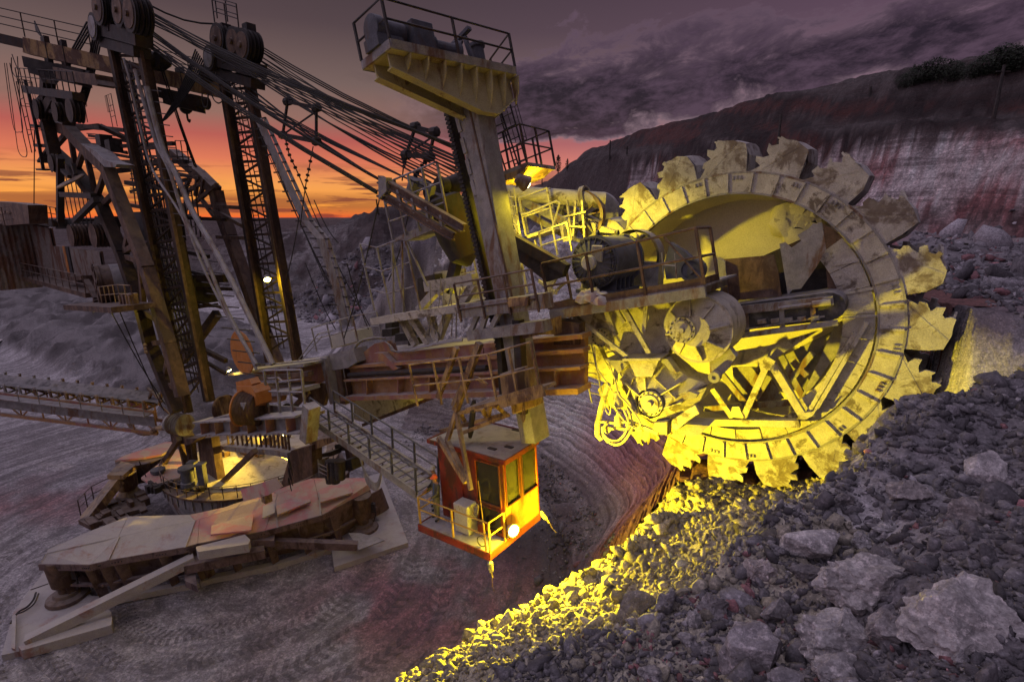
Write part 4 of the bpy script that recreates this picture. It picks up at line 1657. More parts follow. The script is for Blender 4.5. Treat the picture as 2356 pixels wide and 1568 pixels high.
# ---- upper boom gear seen right of the column: pipe strut, stairs, sheave
ub = sub('upper_boom_gear', BP(*c1(600, 800), 1.0), EXC)
m = M()
m.tube([BP(*c1(120, 522), 1.2), BP(*c1(860, 580), .2), BP(*c1(1020, 592), -.2)], .32, 14)
m.build('pipe_strut', MAT['pale'], ub, smooth=True)
m = M()
m.lathe(BP(*c1(865, 560), .2), BA, [(.42, -.1), (.42, .1), (.34, .1), (.34, -.1)], 16, cap=False)
m.build('pipe_collar', MAT['steel'], ub, smooth=True)
for (a, b, w) in (((210, 540), (240, 850), .16), ((260, 520), (350, 880), .14)):
    m = M()
    m.bar(c1(*a), c1(*b), 1.8, w, w)
    m.build('landing_post', MAT['pale'], ub)
m = M()
ladder(m, BP(*c1(312, 850), 2.2), BP(*c1(262, 490), 2.2), AV, .5, .33, .03)
m.build('short_ladder', MAT['pale'], ub)
for (a, b, w, d, v) in (((300, 560), (790, 800), .3, .25, .9), ((320, 640), (700, 860), .22, .2, .6), ((560, 560), (1090, 850), .34, .3, -.4)):
    m = M()
    m.bar(c1(*a), c1(*b), v, w, d)
    m.build('raking_beam', MAT['steel'], ub)
m = M()
m.px([c1(*p) for p in ((400, 865), (610, 800), (640, 815), (410, 888))], 1.6, 1.0)
m.build('walkway', MAT['pale'], ub)
m = M()
wl = [BP(*c1(*p), 1.6) for p in ((400, 868), (620, 802))]
railing(m, wl, 1.5, .9, .035, (1, .5), BU)
railing(m, [BP(*c1(*p), .7) for p in ((420, 850), (640, 790))], 1.5, .9, .03, (1, .5), BU)
m.tube([BP(*c1(*p), 1.7) for p in ((360, 700), (410, 690), (640, 595), (665, 610), (600, 830))], .04, 5)
m.build('walkway_railing', MAT['pale'], ub)
m = M()
m.px([c1(*p) for p in ((655, 775), (690, 795), (695, 880), (755, 870), (760, 905), (690, 915))], 1.5, .3)
m.build('ladder_bracket', MAT['pale'], ub)
cs = BP(*c1(835, 715), .2)
m = M()
m.lathe(cs, NV, [(.95, -.12), (1.0, -.12), (.90, 0), (1.0, .12), (.95, .12), (.86, .1), (.86, -.1)], 40, cap=False)
m.build('sheave_rim', MAT['steel'], ub, smooth=True)
m = M()
for k in range(6):
    a = math.pi * k / 6 + .2
    e = AV * math.cos(a) + UPV * math.sin(a)
    m.beam(cs - e * .9, cs + e * .9, .1, .05, side=NV)
m.lathe(cs, NV, [(.2, -.2), (.2, .2)], 14)
m.build('sheave_spokes', MAT['steel'], ub)
cs2 = cs - NV * 1.4
m = M()
m.lathe(cs2, NV, [(.95, -.12), (1.0, -.12), (.90, 0), (1.0, .12), (.95, .12), (.3, .1), (.3, -.1)], 32)
m.build('sheave', MAT['steel'], ub, smooth=True)
m = M()
for x0, x1, x2 in ((720, 760, 700), (790, 770, 800), (840, 860, 880)):
    m.bar(c1(x0, 590), c1(x1, 880), 1.2, .08, .08)
m.bar(c1(690, 720), c1(870, 680), 1.3, .06, .06)
m.bar(c1(700, 790), c1(870, 800), 1.3, .06, .06)
m.build('sheave_guard', MAT['pale'], ub)
m = M()
m.px([c1(*p) for p in ((900, 745), (960, 780), (1095, 830), (1090, 850), (930, 835))], .3, .5)
m.build('sheave_bracket', MAT['pale'], ub)
# lower walkways between column and motor
m = M()
wl = [BP(*c1(*p), 2.6) for p in ((540, 1050), (760, 985))]
railing(m, wl, 1.0, .7, .03, (1, .5), BU)
wl = [BP(*c1(*p), 2.8) for p in ((315, 1330), (410, 1320))]
railing(m, wl, 2.4, .5, .035, (1, .66, .33), BU)
m.bar(c1(470, 900), c1(490, 980), 1.6, .06, .06)
m.bar(c1(360, 1090), c1(350, 1330), 3.2, .1, .1)
m.build('lower_railing', MAT['pale'], ub)
m = M()
m.bar(c1(225, 850), c1(720, 1130), VC - 1.4, .34, .3)
m.px([c1(*p) for p in ((235, 900), (700, 1150), (690, 1190), (560, 1230), (270, 1010))], VC - 1.5, .2)
m.build('raking_girder', MAT['dark'], ub)
for (a, b, w) in (((560, 1250), (700, 1140), .14), ((640, 1180), (560, 1330), .12), ((500, 1220), (640, 1320), .1), ((600, 1330), (700, 1240), .08)):
    m = M()
    m.bar(c1(*a), c1(*b), 2.6, w, w)
    m.build('bracing', MAT['pale'], ub)

# ================================================================== A-frame left of the column: cable anchors and little platform
af = sub('cable_anchor_frame', BP(*l4(1300, 130), 4), EXC)
for v in (5.2, 1.0):
    dx = 0 if v > 3 else 0
    m = M()
    m.ibeam(BP(*l2(905, 1250), v), BP(*l2(1490, 1590), v), .26, .30, NV, .05)
    m.build('anchor_beam', MAT['rust'], af)
    m = M()
    m.ibeam(BP(*l2(900, 1345), v), BP(*l2(1420, 1650), v), .24, .28, NV, .05)
    m.build('lower_beam', MAT['rust'], af)
    for k in range(5):
        m = M()
        m.bar(l2(930 + 100 * k, 1265 + 58 * k), l2(960 + 95 * k, 1375 + 55 * k), v, .12, .1)
        m.build('anchor_web', MAT['steel'], af)
m = M()
m.px([l2(*p) for p in ((893, 1240), (945, 1235), (950, 1330), (895, 1390))], 5.4, .3)
m.build('anchor_plate', MAT['steel'], af)
m = M()
m.beam(BP(*l2(1130, 1250), 3.2), BP(*l2(1530, 1420), 3.2), .36, .3, side=NV)
m.beam(BP(*l2(1110, 1410), 3.4), BP(*l2(1160, 1250), 3.4), .5, .3, side=NV)
m.beam(BP(*l2(1270, 1290), 4.2), BP(*l2(1220, 1500), 4.2), .24, .2, side=NV)
m.build('anchor_post', MAT['steel'], af)
m = M()
m.lathe(BP(*l2(1355, 1310), 3.0), BA, [(.36, -.9), (.36, 2.2)], 14)
m.lathe(BP(*l2(1340, 1290), 3.6), NV, [(.3, -.2), (.3, .2)], 16)
m.build('anchor_tube', MAT['dark'], af, smooth=True)
m = M()
m.px([l4(*p) for p in ((1172, 270), (1480, 130), (1585, 150), (1260, 285))], 4.4, 1.0)
m.build('service_platform', MAT['steel'], af)
m = M()
pts = [BP(*l4(*p), 4.5) for p in ((1140, 250), (1170, 285), (1490, 150), (1580, 165))]
railing(m, [BP(*l4(1170, 275), 4.5), BP(*l4(1560, 155), 4.5)], 2.2, .9, .04, (1, .66, .33), BU)
m.build('service_railing', MAT['steel'], af)
m = M()
m.lathe(BP(*l4(1590, 190), 3.6), UPV * .9 - AV * .3 + NV * .2, [(.1, -1.6), (.62, -1.2), (.75, -.4), (.75, 1.1), (.6, 1.2)], 24)
m.build('counterweight_drum', MAT['dark'], af, smooth=True)
m = M()
m.bar(l4(1660, 240), l4(1560, 640), 3.4, .36, .36)
m.build('support_leg', MAT['dark'], af)
# winch cabin lit from inside its yard
wc_ = sub('winch_cabin', BP(*l4(1600, 740), 2.2), EXC)
m = M()
m.px([l4(*p) for p in ((1500, 620), (1625, 595), (1670, 640), (1665, 700), (1740, 710), (1620, 740), (1510, 735))], 1.4, 1.4)
m.build('winch_housing', MAT['pale'], wc_, bevel=.05)
m = M()
m.px([l4(*p) for p in ((1340, 545), (1460, 515), (1465, 560), (1400, 620), (1390, 740), (1345, 720))], 1.6, .5)
m.build('cabin_wall', MAT['dark'], wc_)
m = M()
m.px([l4(*p) for p in ((1465, 500), (1630, 480), (1630, 560), (1470, 590))], 1.0, .5)
m.build('cabin_roof_box', MAT['pale'], wc_)
m = M()
m.bar(l4(1410, 600), l4(1745, 550), 3.8, .42, .4)
m.build('portal_beam', MAT['pale'], wc_)
for (a, b) in (((1500, 600), (1355, 765)), ((1740, 580), (1640, 740)), ((1545, 590), (1490, 640))):
    m = M()
    m.bar(l4(*a), l4(*b), 3.8, .3, .3)
    m.build('portal_leg', MAT['pale'], wc_)
m = M()
m.bar(l4(1115, 828), l4(1780, 725), 4.0, .3, 1.6)
m.build('gantry_floor', MAT['pale'], wc_)
for (a, b) in (((1230, 820), (1330, 1010)), ((1300, 815), (1420, 1000)), ((1430, 790), (1470, 960)), ((1560, 780), (1490, 960))):
    m = M()
    m.bar(l4(*a), l4(*b), 4.0, .26, .26)
    m.build('gantry_leg', MAT['pale'], wc_)
m = M()
railing(m, [BP(*l4(1040, 770), 4.2), BP(*l4(1160, 810), 4.2), BP(*l4(1360, 765), 4.2)], 3.0, 1.2, .035, (1, .66, .33), BU)
m.build('gantry_railing', MAT['steel'], wc_)
m = M()
railing(m, [BP(*l4(1680, 720), 1.5), BP(*l4(1790, 700), 1.5)], 2.0, .7, .03, (1, .66, .33), BU)
m.build('gantry_railing', MAT['steel'], wc_)
m = M()
for (a, b) in (((1165, 300), (1175, 790)), ((1232, 290), (1240, 780)), ((1270, 290), (1410, 600))):
    m = M()
    m.bar(l4(*a), l4(*b), 4.3, .07, .07)
    m.build('hanger_rod', MAT['steel'], wc_)
m = M()
ladder(m, BP(*l4(1650, 500), 1.4), BP(*l4(1565, 250), 1.4), AV, .5, .4, .025)
m.build('hanging_ladder', MAT['steel'], wc_)
# ================================================================== boom
bo = sub('wheel_boom', BP(1000, 910, VB), EXC)
m = M()
m.px([(803, 822), (1115, 795), (1345, 770), (1345, 893), (803, 915)], VB, .25)
m.build('web_plate', MAT['boom'], bo)
m = M()
m.px([(822, 845), (838, 808), (862, 790), (898, 783), (905, 790), (912, 812), (1110, 790), (1112, 818)], VB + .05, .12)
m.build('upper_web', MAT['boom'], bo)
for (a, b, w, d, name) in (((806, 842), (1350, 803), .14, .5, 'mid_flange'), ((803, 872), (1345, 842), .10, .62, 'mid_flange'), ((801, 912), (1345, 892), .2, .9, 'bottom_flange'),
                           ((1118, 792), (1350, 770), .15, .6, 'top_flange')):
    m = M()
    m.bar(a, b, VB + .12, w, d)
    m.build(name, MAT['boom'], bo)
m = M()
m.tube([BP(803, 862, VB + .34), BP(1120, 845, VB + .34)], .11, 8)
m.build('side_pipe', MAT['dark'], bo, smooth=True)
m = M()
m.px([(860, 812), (880, 812), (915, 848), (905, 852)], VB + .4, .3)
m.build('haunch', MAT['boom'], bo)
for k in range(7):
    m = M()
    x = 850 + k * 72
    m.bar((x, 905 - k * 3), (x, 872 - k * 4.2), VB + .22, .05, .35)
    m.build('web_stiffener', MAT['boom'], bo)
m = M()
m.px([(803, 822), (1345, 770), (1345, 893), (803, 915)], VB - 3.0, .25)
m.build('far_web_plate', MAT['boom'], bo)
# top walk deck with cable bundle and machinery
m = M()
a, b = BP(806, 822, VB), BP(1120, 790, VB)
m.plate([a, b, b - NV * 3, a - NV * 3], BU * -.08)
m.build('top_deck', MAT['steel'], bo)
for k in range(9):
    m = M()
    dv = .05 * k
    r = .035
    o = BU * (.03 * (k % 3))
    ps = [BP(*tD(*p), VB + .15 + dv) + o for p in ((850, 1330), (820, 1130), (810, 1020), (880, 900), (960, 800), (1100, 765), (1190, 770))]
    if k < 6:
        m.tube(spline(ps, 4), r, 5)
        m.build('cable_run', MAT['steel'], bo)
for k in range(8):
    m = M()
    ps = [BP(*tD(*p), VB + .2 + .04 * k) for p in ((1190, 772 + k * 3), (1225 + k * 3, 830), (1260 + k * 4, 880), (1400, 860 + k * 2), (1700, 795 + k * 2), (1900, 770 + k * 2))]
    m.tube(spline(ps, 4), .03, 5)
    m.build('cable_run', MAT['steel'], bo)
# boom head frame left end
ef = sub('boom_end_frame', BP(785, 925, VB), EXC)
m = M()
m.bar((755, 818), (778, 925), VB + .5, .36, .7)
m.build('frame_post', MAT['steel'], ef)
m = M()
m.bar((785, 812), (800, 925), VB + .2, .45, .6)
m.build('frame_post', MAT['rust'], ef)
m = M()
m.px([(750, 817), (812, 802), (822, 832), (800, 846), (765, 852)], VB + .55, .8)
m.build('frame_head', MAT['steel'], ef)
# walkway cabin and rail above the frame
m = M()
m.px([tD(*p) for p in ((672, 735), (820, 690), (900, 690), (925, 790), (690, 860))], VB - .8, 1.1)
m.build('deck_cabinet', MAT['white'], ef, bevel=.02)
m = M()
railing(m, [BP(*tD(*p), VB - .2) for p in ((560, 880), (700, 845), (940, 790), (1160, 765))], 1.25, 1.4, .03, (1, .5), BU)
m.tube([BP(*tD(*p), VB + .3) for p in ((360, 1000), (570, 720), (700, 690))], .03, 5)
m.tube([BP(*tD(*p), VB + .3) for p in ((420, 960), (610, 740))], .025, 5)
m.build('walkway_railing', MAT['steel'], ef)
# machinery on the deck
m = M()
for (x, y, w, h, v) in ((1160, 680, 90, 60, 2.4), (1190, 610, 60, 60, 1.6), (1280, 720, 120, 60, 2.6), (1400, 760, 80, 60, 3.0), (1350, 690, 60, 60, 1.2)):
    m = M()
    m.px([tD(x, y), tD(x + w, y - 8), tD(x + w, y + h), tD(x, y + h + 10)], v, .5)
    m.build('deck_machine', MAT['dark'], ef)
m = M()
c = BP(*tD(1640, 740), VB + .1)
for k in range(5):
    m.tube([c + (AV * math.cos(t) + UPV * math.sin(t)) * (.28 + .02 * k) + NV * .03 * k for t in [j * math.pi / 7 for j in range(15)]], .02, 4)
m.build('cable_coil', MAT['pale'], ef)
m = M()
for k, (x0, y0, x1, y1) in enumerate(((1700, 200, 1640, 640), (1740, 230, 1720, 700), (1780, 260, 1800, 740), (1830, 240, 1700, 760), (1600, 250, 1590, 720), (1880, 300, 1840, 760))):
    m.tube(spline([BP(*tD(x0, y0), 4.2), BP(*tD((x0 + x1) / 2 + 14 * (-1) ** k, (y0 + y1) / 2 + 30), 4.3), BP(*tD(x1, y1), 4.2)]), .022, 4)
m.build('loose_cables', MAT['steel'], ef)
# platform bracket at column foot (behind the column)
cb = sub('column_carriage', BP(1180, 800, VC), EXC)
m = M()
m.bar((1065, 715), (1262, 690), VC + .7, .45, .5)
m.build('carriage_beam', MAT['steel'], cb)
m = M()
m.bar((1085, 770), (1260, 748), VC + .6, .34, .5)
m.build('carriage_beam', MAT['steel'], cb)
for (a, b, w) in (((1100, 722), (1082, 765), .16), ((1120, 720), (1105, 768), .16), ((1152, 712), (1128, 760), .16)):
    m = M()
    m.bar(a, b, VC + .8, w, .12)
    m.build('carriage_brace', MAT['steel'], cb)
m = M()
m.bar((1150, 740), (1162, 930), VC + .2, .2, .3)
m.bar((1192, 735), (1205, 950), VC + .5, .26, .3)
m.build('guide_rail', MAT['dark'], cb)
m = M()
railing(m, [BP(1062, 740, VC + 1.0), BP(1240, 718, VC + 1.0)], 1.25, 1.0, .03, (1, .66, .33), BU)
m.build('carriage_railing', MAT['rust'], cb)
for pts, v in ((((60, 180), (215, 170), (215, 240), (65, 250)), VC + 1.1), (((160, 420), (300, 400), (300, 470), (180, 500)), VC + .6), (((295, 380), (430, 330), (435, 465), (310, 468)), VC - .6), (((430, 340), (620, 380), (620, 545), (420, 545)), VB + .1)):
    m = M()
    m.px([c3(*p) for p in pts], v, .4)
    m.build('carriage_box', MAT['ochre'], cb)
# white helmet left on the corner of the motor deck
hm = M()
hm.lathe(BP(*c3(300, 235), VG + .9), UPV, [(.16, -.06), (.15, 0), (.12, .08), (.06, .13), (.005, .14)], 14)
o = hm.build('hard_hat', MAT['white'], None, smooth=True)
tag(o, 'white hard hat lying on the left corner of the motor deck', 'hard hat')
# ---- dusty tray and lamp glow under the boom
tr = sub('spill_tray', BP(880, 965, 2.4), EXC)
m = M()
m.px([(812, 905), (1006, 903), (958, 925), (842, 972), (815, 965)], 2.2, .12)
m.build('tray_wall', MAT['pale'], tr)
m = M()
m.bar((838, 976), (1010, 908), 2.9, .16, .3)
m.build('tray_edge', MAT['rust'], tr)
# ================================================================== boom root, left of the end frame
rt = sub('boom_root', BP(600, 960, 4), EXC)
m = M()
m.bar(tC(1130, 265), tC(1840, 175), VB + .6, .12, 2.6)
m.build('root_top_deck', MAT['steel'], rt)
m = M()
m.px([tC(*p) for p in ((1140, 280), (1850, 190), (1870, 330), (1700, 420), (1250, 345), (1170, 330))], VB + .5, .2)
m.build('root_web', MAT['boom'], rt)
for k in range(6):
    m = M()
    m.tube(spline([BP(*tC(*p), VB + 1.4 + .06 * k) + UPV * .06 for p in ((1200, 245), (1400, 220), (1600, 200), (1840, 170))]), .04, 5)
    m.build('cable_run', MAT['steel'], rt)
m = M()
m.bar(tC(1160, 490), tC(1660, 440), VB + 2.2, .2, 1.2)
m.build('lower_deck', MAT['steel'], rt)
m = M()
m.px([tC(*p) for p in ((1170, 500), (1420, 490), (1400, 560), (1170, 590))], VB + 2.3, .3)
m.build('root_plate', MAT['boom'], rt)
m = M()
m.bar(tC(1220, 345), tC(1680, 300), VB + 1.8, .22, .3)
m.bar(tC(1180, 420), tC(1650, 400), VB + 1.4, .1, .9)
m.bar(tC(1520, 620), tC(1660, 470), VB + 1.6, .2, .2)
m.px([tC(*p) for p in ((1500, 500), (1700, 380), (1850, 400), (1800, 600), (1720, 600))], VB + .2, .2)
m.build('root_frame', MAT['rust'], rt)
# trough with little winch
m = M()
m.px([tC(*p) for p in ((1232, 600), (1250, 590), (1660, 615), (1660, 710), (1250, 690))], VB + 3.6, .06)
m.bar(tC(1240, 690), tC(1665, 712), VB + 3.2, .06, .9)
m.build('trough', MAT['steel'], rt)
m = M()
c = BP(*tC(1480, 615), VB + 3.4)
m.lathe(c, BA, [(.12, -.14), (.12, -.06), (.08, -.06), (.08, .5), (.14, .52), (.14, .6)], 14)
m.lathe(c, BA, [(.20, -.2), (.20, -.14), (.05, -.14)], 16)
m.build('small_winch', MAT['dark'], rt, smooth=True)
m = M()
railing(m, [BP(*tC(*p), VB + 3.9) for p in ((1300, 690), (1640, 720))], 2.1, 1.2, .045, (1, .55), UPV)
m.tube([BP(*tC(*p), VB + 3.9) for p in ((1290, 345), (1385, 340), (1420, 372), (1600, 355))], .04, 5)
m.build('trough_railing', MAT['steel'], rt)
# flanged side beam and corner post
m = M()
a, b = BP(*tC(690, 790), VB + 4.2), BP(*tC(1650, 745), VB + 4.2)
m.ibeam(a, b, .9, .75, NV, .08)
m.build('side_beam', MAT['steel'], rt)
for k in range(6):
    m = M()
    p = a.lerp(b, (k + .5) / 6)
    m.plate([p + NV * .05 + UPV * .33, p + NV * .44 + UPV * .33, p + NV * .44 - UPV * .33, p + NV * .05 - UPV * .33], (b - a).normalized() * .04)
    m.build('beam_stiffener', MAT['boom'], rt)
m = M()
m.bar(tC(1690, 595), tC(1660, 910), VB + 4.6, .42, .5)
m.build('corner_post', MAT['steel'], rt)
m = M()
m.px([tC(*p) for p in ((700, 730), (1000, 665), (1240, 700), (1650, 690), (1650, 720), (770, 780))], VB + 4.1, .8)
m.build('side_beam_cover', MAT['steel'], rt)
# orange sheave block
sb = sub('sheave_block', BP(*tC(1100, 740), VB + 4.4), EXC)
cs = BP(*tC(1045, 620), VB + 4.7)
ax_ = (NV * .5 - AV * .85).normalized()
m = M()
m.lathe(cs, ax_, [(.1, -.02), (.78, -.02), (.80, .0), (.80, .04), (.70, .05), (.66, .03), (.25, .05), (.2, .1), (.01, .1)], 36)
m.build('sheave_cheek', MAT['orange'], sb, smooth=True)
for k in range(5):
    m = M()
    m.lathe(cs - ax_ * (.1 + .16 * k), ax_, [(.3, -.07), (.74, -.07), (.64, 0), (.74, .07), (.3, .07)], 30)
    m.build('sheave', MAT['rust'], sb, smooth=True)
m = M()
m.px([tC(*p) for p in ((995, 420), (1130, 420), (1170, 480), (1180, 590), (1130, 640), (1090, 560), (1010, 500))], VB + 4.5, .7)
m.px([tC(*p) for p in ((990, 380), (1110, 350), (1140, 400), (1130, 425), (1000, 430))], VB + 4.4, .4)
m.build('block_frame', MAT['orange'], sb)
m = M()
m.px([tC(*p) for p in ((1020, 570), (1088, 570), (1060, 640))], VB + 5.0, .03)
m.build('inspection_flap', MAT['steel'], sb)
cs3 = BP(*tC(1050, 110), VB + 2.2)
m = M()
m.lathe(cs3, NV, [(.2, -.05), (1.15, -.05), (1.2, 0), (1.15, .05), (.2, .05)], 36)
m.build('far_sheave', MAT['orange'], sb, smooth=True)
m = M()
cs4 = BP(*tC(855, 620), VB + 3.4)
for k in range(3):
    m.lathe(cs4 - NV * .16 * k, ax_, [(.3, -.06), (.62, -.06), (.52, 0), (.62, .06), (.3, .06)], 24)
m.build('small_sheaves', MAT['ochre'], sb, smooth=True)
# ================================================================== gangway down to the cab
gw = thing('gangway_stairs', 'long steel stair with open treads leading down to the red cab', 'stairs', BP(*b2(1190, 900), 7.0))
n0, n1 = BP(*b2(545, 440), 7.1), BP(*b2(1200, 905), 7.1)
f0, f1 = n0 - NV * 1.15, n1 - NV * 1.15
up = NV.cross((n1 - n0).normalized())
up = up if up.z > 0 else -up
for (a, b) in ((n0, n1), (f0, f1)):
    m = M()
    m.beam(a, b, .08, .30, side=NV)
    m.build('stringer', MAT['steel'], gw)
L = (n1 - n0).length
nt = int(L / .36)
for k in range(nt):
    p = n0.lerp(n1, (k + .5) / nt) + up * .02
    m = M()
    m.box(p - NV * .575, AV * .13, NV * .53, UPV * .018)
    m.build('tread', MAT['steel'], gw)
for (a, b, nm) in ((n0, n1, 'handrail'), (f0, f1, 'handrail')):
    m = M()
    railing(m, [a, b], 1.05, 1.35, .035, (1.0, .55), UPV)
    m.build(nm, MAT['motor'], gw)
m = M()
for k in range(8):
    t = k / 7
    ps = [n0.lerp(n1, .36) - NV * .5 - UPV * .2 + AV * (.1 * k * .3), n0.lerp(n1, .44) - NV * .5 - UPV * (1.25 + .05 * k), n0.lerp(n1, .55) - NV * .5 - UPV * (1.3 + .04 * k), n0.lerp(n1, .62) - NV * .5 - UPV * .2]
    m.tube(spline(ps), .035, 5)
m.build('hanging_cables', MAT['steel'], gw)
# ================================================================== operator cab
VK = 6.8
CU = (UPV * math.cos(RAD(4.0)) - AV * math.sin(RAD(4.0))).normalized()
CA = (AV * math.cos(RAD(4.0)) + UPV * math.sin(RAD(4.0))).normalized()
K0 = BP(*b2(1768, 1185), VK)                      # lower front corner of the cab body
HK = along(K0, CU, y=b2(0, 690)[1])               # height
WK = along(K0, -NV, x=b2(1975, 0)[0])             # width across the front
DK = along(K0, -CA, x=b2(1370, 0)[0])             # depth along the balcony
cab = thing('operator_cab', 'red operator cab with yellow-lit windows and railed balcony hanging under the boom', 'cab', K0 - CU * .2)


def CP(a, b, h):
    """cab point: a back along the balcony side, b across the front, h up"""
    return K0 - CA * a - NV * b + CU * h


def slab(name, mat, pts, off, bevel=0):
    m = M()
    m.plate(pts, off)
    return m.build(name, mat, cab, bevel=bevel)


def face_frame(name, mat, P, w, h, holes, t, thick):
    """panel w x h with rectangular window holes [(x0,x1,y0,y1)] built of strips; P(x,y) gives points, thick inward"""
    xs = sorted(set([0, w] + [q for o in holes for q in o[:2]]))
    ys = sorted(set([0, h] + [q for o in holes for q in o[2:]]))
    m = M()
    for i in range(len(xs) - 1):
        for j in range(len(ys) - 1):
            cx, cy = (xs[i] + xs[i + 1]) / 2, (ys[j] + ys[j + 1]) / 2
            if any(o[0] < cx < o[1] and o[2] < cy < o[3] for o in holes):
                continue
            m.plate([P(xs[i], ys[j]), P(xs[i + 1], ys[j]), P(xs[i + 1], ys[j + 1]), P(xs[i], ys[j + 1])], thick)
    return m.build(name, mat, cab)


gm = bpy.data.materials.new('grimy_window_glass')
gm.use_nodes = True
_b = gm.node_tree.nodes['Principled BSDF']
_g = NT(gm.node_tree)
_ge = _g.n('ShaderNodeNewGeometry')
_n = _g.noise(_ge.outputs['Position'], 5.0, 6, .7)
_g.l(_g.mix(_g.maprange(_n, .35, .7), (.018, .018, .014, 1), (.06, .055, .035, 1)), _b.inputs['Base Color'])
_b.inputs['Roughness'].default_value = .12
_b.inputs['Specular IOR Level'].default_value = .6
_b.inputs['Alpha'].default_value = .82
MAT['glass'] = gm
hw0, hw1 = HK * .37, HK * .93
# front face (towards the wheel)
wf = [(.05 * WK, .44 * WK, HK * .40, HK * .93), (.52 * WK, .96 * WK, HK * .40, HK * .93)]
face_frame('front_panel', MAT['cabfront'], lambda x, y: CP(0, x, y), WK, HK, wf, 0, -CA * .05)
# balcony face
ws = [(.05 * DK, .40 * DK, HK * .05, HK * .34), (.05 * DK, .40 * DK, HK * .39, HK * .92)]
face_frame('side_panel', MAT['red'], lambda x, y: CP(x, 0, y), DK, HK, ws, 0, -NV * .05)
slab('back_panel', MAT['red'], [CP(DK, 0, 0), CP(DK, WK * .3, 0), CP(DK, WK * .3, HK), CP(DK, 0, HK)], CA * .05)
slab('back_panel', MAT['red'], [CP(DK, WK * .65, 0), CP(DK, WK, 0), CP(DK, WK, HK), CP(DK, WK * .65, HK)], CA * .05)
slab('far_panel', MAT['red'], [CP(0, WK, 0), CP(DK, WK, 0), CP(DK, WK, HK), CP(0, WK, HK)], NV * .05)
slab('cab_floor', MAT['dark'], [CP(.05, .05, .0), CP(DK, .05, 0), CP(DK, WK - .05, 0), CP(.05, WK - .05, 0)], CU * .05)
for i, o in enumerate(wf):
    m = M()
    m.plate([CP(.03, o[0], o[2]), CP(.03, o[1], o[2]), CP(.03, o[1], o[3]), CP(.03, o[0], o[3])], -CA * .01)
    w_ = m.build('window', MAT['glass'], cab)
    m = M()
    q = [CP(-.015, o[0], o[2]), CP(-.015, o[1], o[2]), CP(-.015, o[1], o[3]), CP(-.015, o[0], o[3])]
    for k in range(4):
        m.beam(q[k], q[(k + 1) % 4], .05, .04)
    m.build('window_frame', MAT['red'], w_)
for i, o in enumerate(ws):
    m = M()
    m.plate([CP(o[0], .03, o[2]), CP(o[1], .03, o[2]), CP(o[1], .03, o[3]), CP(o[0], .03, o[3])], -NV * .01)
    w_ = m.build('window', MAT['glass'], cab)
    m = M()
    q = [CP(o[0], -.015, o[2]), CP(o[1], -.015, o[2]), CP(o[1], -.015, o[3]), CP(o[0], -.015, o[3])]
    for k in range(4):
        m.beam(q[k], q[(k + 1) % 4], .05, .04)
    m.build('window_frame', MAT['red'], w_)
m = M()
m.plate([CP(DK * .62, -.01, .05), CP(DK * .98, -.01, .05), CP(DK * .98, -.01, HK * .95), CP(DK * .62, -.01, HK * .95)], NV * .03)
dr = m.build('cab_door', MAT['red'], cab)
# seat and console seen through the glass
m = M()
m.box(CP(DK * .45, WK * .5, .5), CA * .25, NV * .25, CU * .06)
m.box(CP(DK * .60, WK * .5, .85), CA * .06, NV * .24, CU * .36)
m.box(CP(DK * .45, WK * .5, .25), CA * .1, NV * .1, CU * .22)
m.build('operator_seat', MAT['dark'], cab)
m = M()
m.box(CP(DK * .2, WK * .5, .45), CA * .15, NV * WK * .3, CU * .4)
m.build('control_console', MAT['dark'], cab)
# roof
rz = HK + .02
rp = [CP(-.25, -.18, rz), CP(-.22, WK * .9, rz), CP(.1, WK + .25, rz), (CP(DK * .8, WK + .35, rz)), CP(DK + .3, WK * .6, rz), CP(DK + .35, -.12, rz)]
slab('roof', MAT['steel'], rp, CU * .07)
m = M()
for k in range(6):
    m.beam(rp[k] + CU * .03, rp[(k + 1) % 6] + CU * .03, .06, .14)
m.build('roof_edge', MAT['red'], cab)
for (a, b) in ((.3, .4), (1.0, 1.1), (.7, .2)):
    m = M()
    m.box(CP(a, b * WK, rz + .08), CA * .16, NV * .07, CU * .02)
    m.build('roof_debris', MAT['dark'], cab)
# balcony
BW = 1.25
fl = [CP(.0, 0, -.02), CP(.0, -BW, -.02), CP(DK + .5, -BW, -.02), CP(DK + .5, 0, -.02)]
s_bal = along(K0, NV, x=b2(1668, 0)[0])
BW = max(.9, min(1.9, s_bal))
Lb = along(CP(0, -BW, 0), -CA, x=b2(1212, 0)[0])
fl = [CP(-.0, 0, -.02), CP(-.0, -BW, -.02), CP(Lb, -BW, -.02), CP(Lb, 0, -.02)]
slab('balcony_floor', MAT['steel'], fl, CU * -.05)
m = M()
for (a, b) in ((fl[1], fl[2]), (fl[2], fl[3]), (CP(0, WK, -.02), fl[1])):
    m.beam(a - CU * .11, b - CU * .11, .05, .26)
m.build('balcony_fascia', MAT['red'], cab)
m = M()
hr = 1.0
pts = [CP(.0, -BW * .1, 0), CP(.02, -BW + .06, 0), CP(Lb - .05, -BW + .06, 0), CP(Lb - .05, -.1, 0)]
railing(m, pts, hr, 1.35, .03, (1, .55), CU)
m.build('balcony_railing', MAT['rail'], cab)
m = M()
m.box(CP(DK * .52, -.28, .52), CA * .32, NV * .24, CU * .52)
cbx = m.build('switch_cabinet', MAT['white'], cab, bevel=.02)
m = M()
m.box(CP(DK * .52, -.525, .52), CA * .29, NV * .006, CU * .48)
m.build('cabinet_door', MAT['white'], cbx)
m = M()
m.box(CP(DK * .60, -.535, .80), CA * .03, NV * .004, CU * .045)
m.build('warning_plate', MAT['rail'], cbx)
m = M()
m.box(CP(DK * .30, -.2, .28), CA * .12, NV * .1, CU * .16)
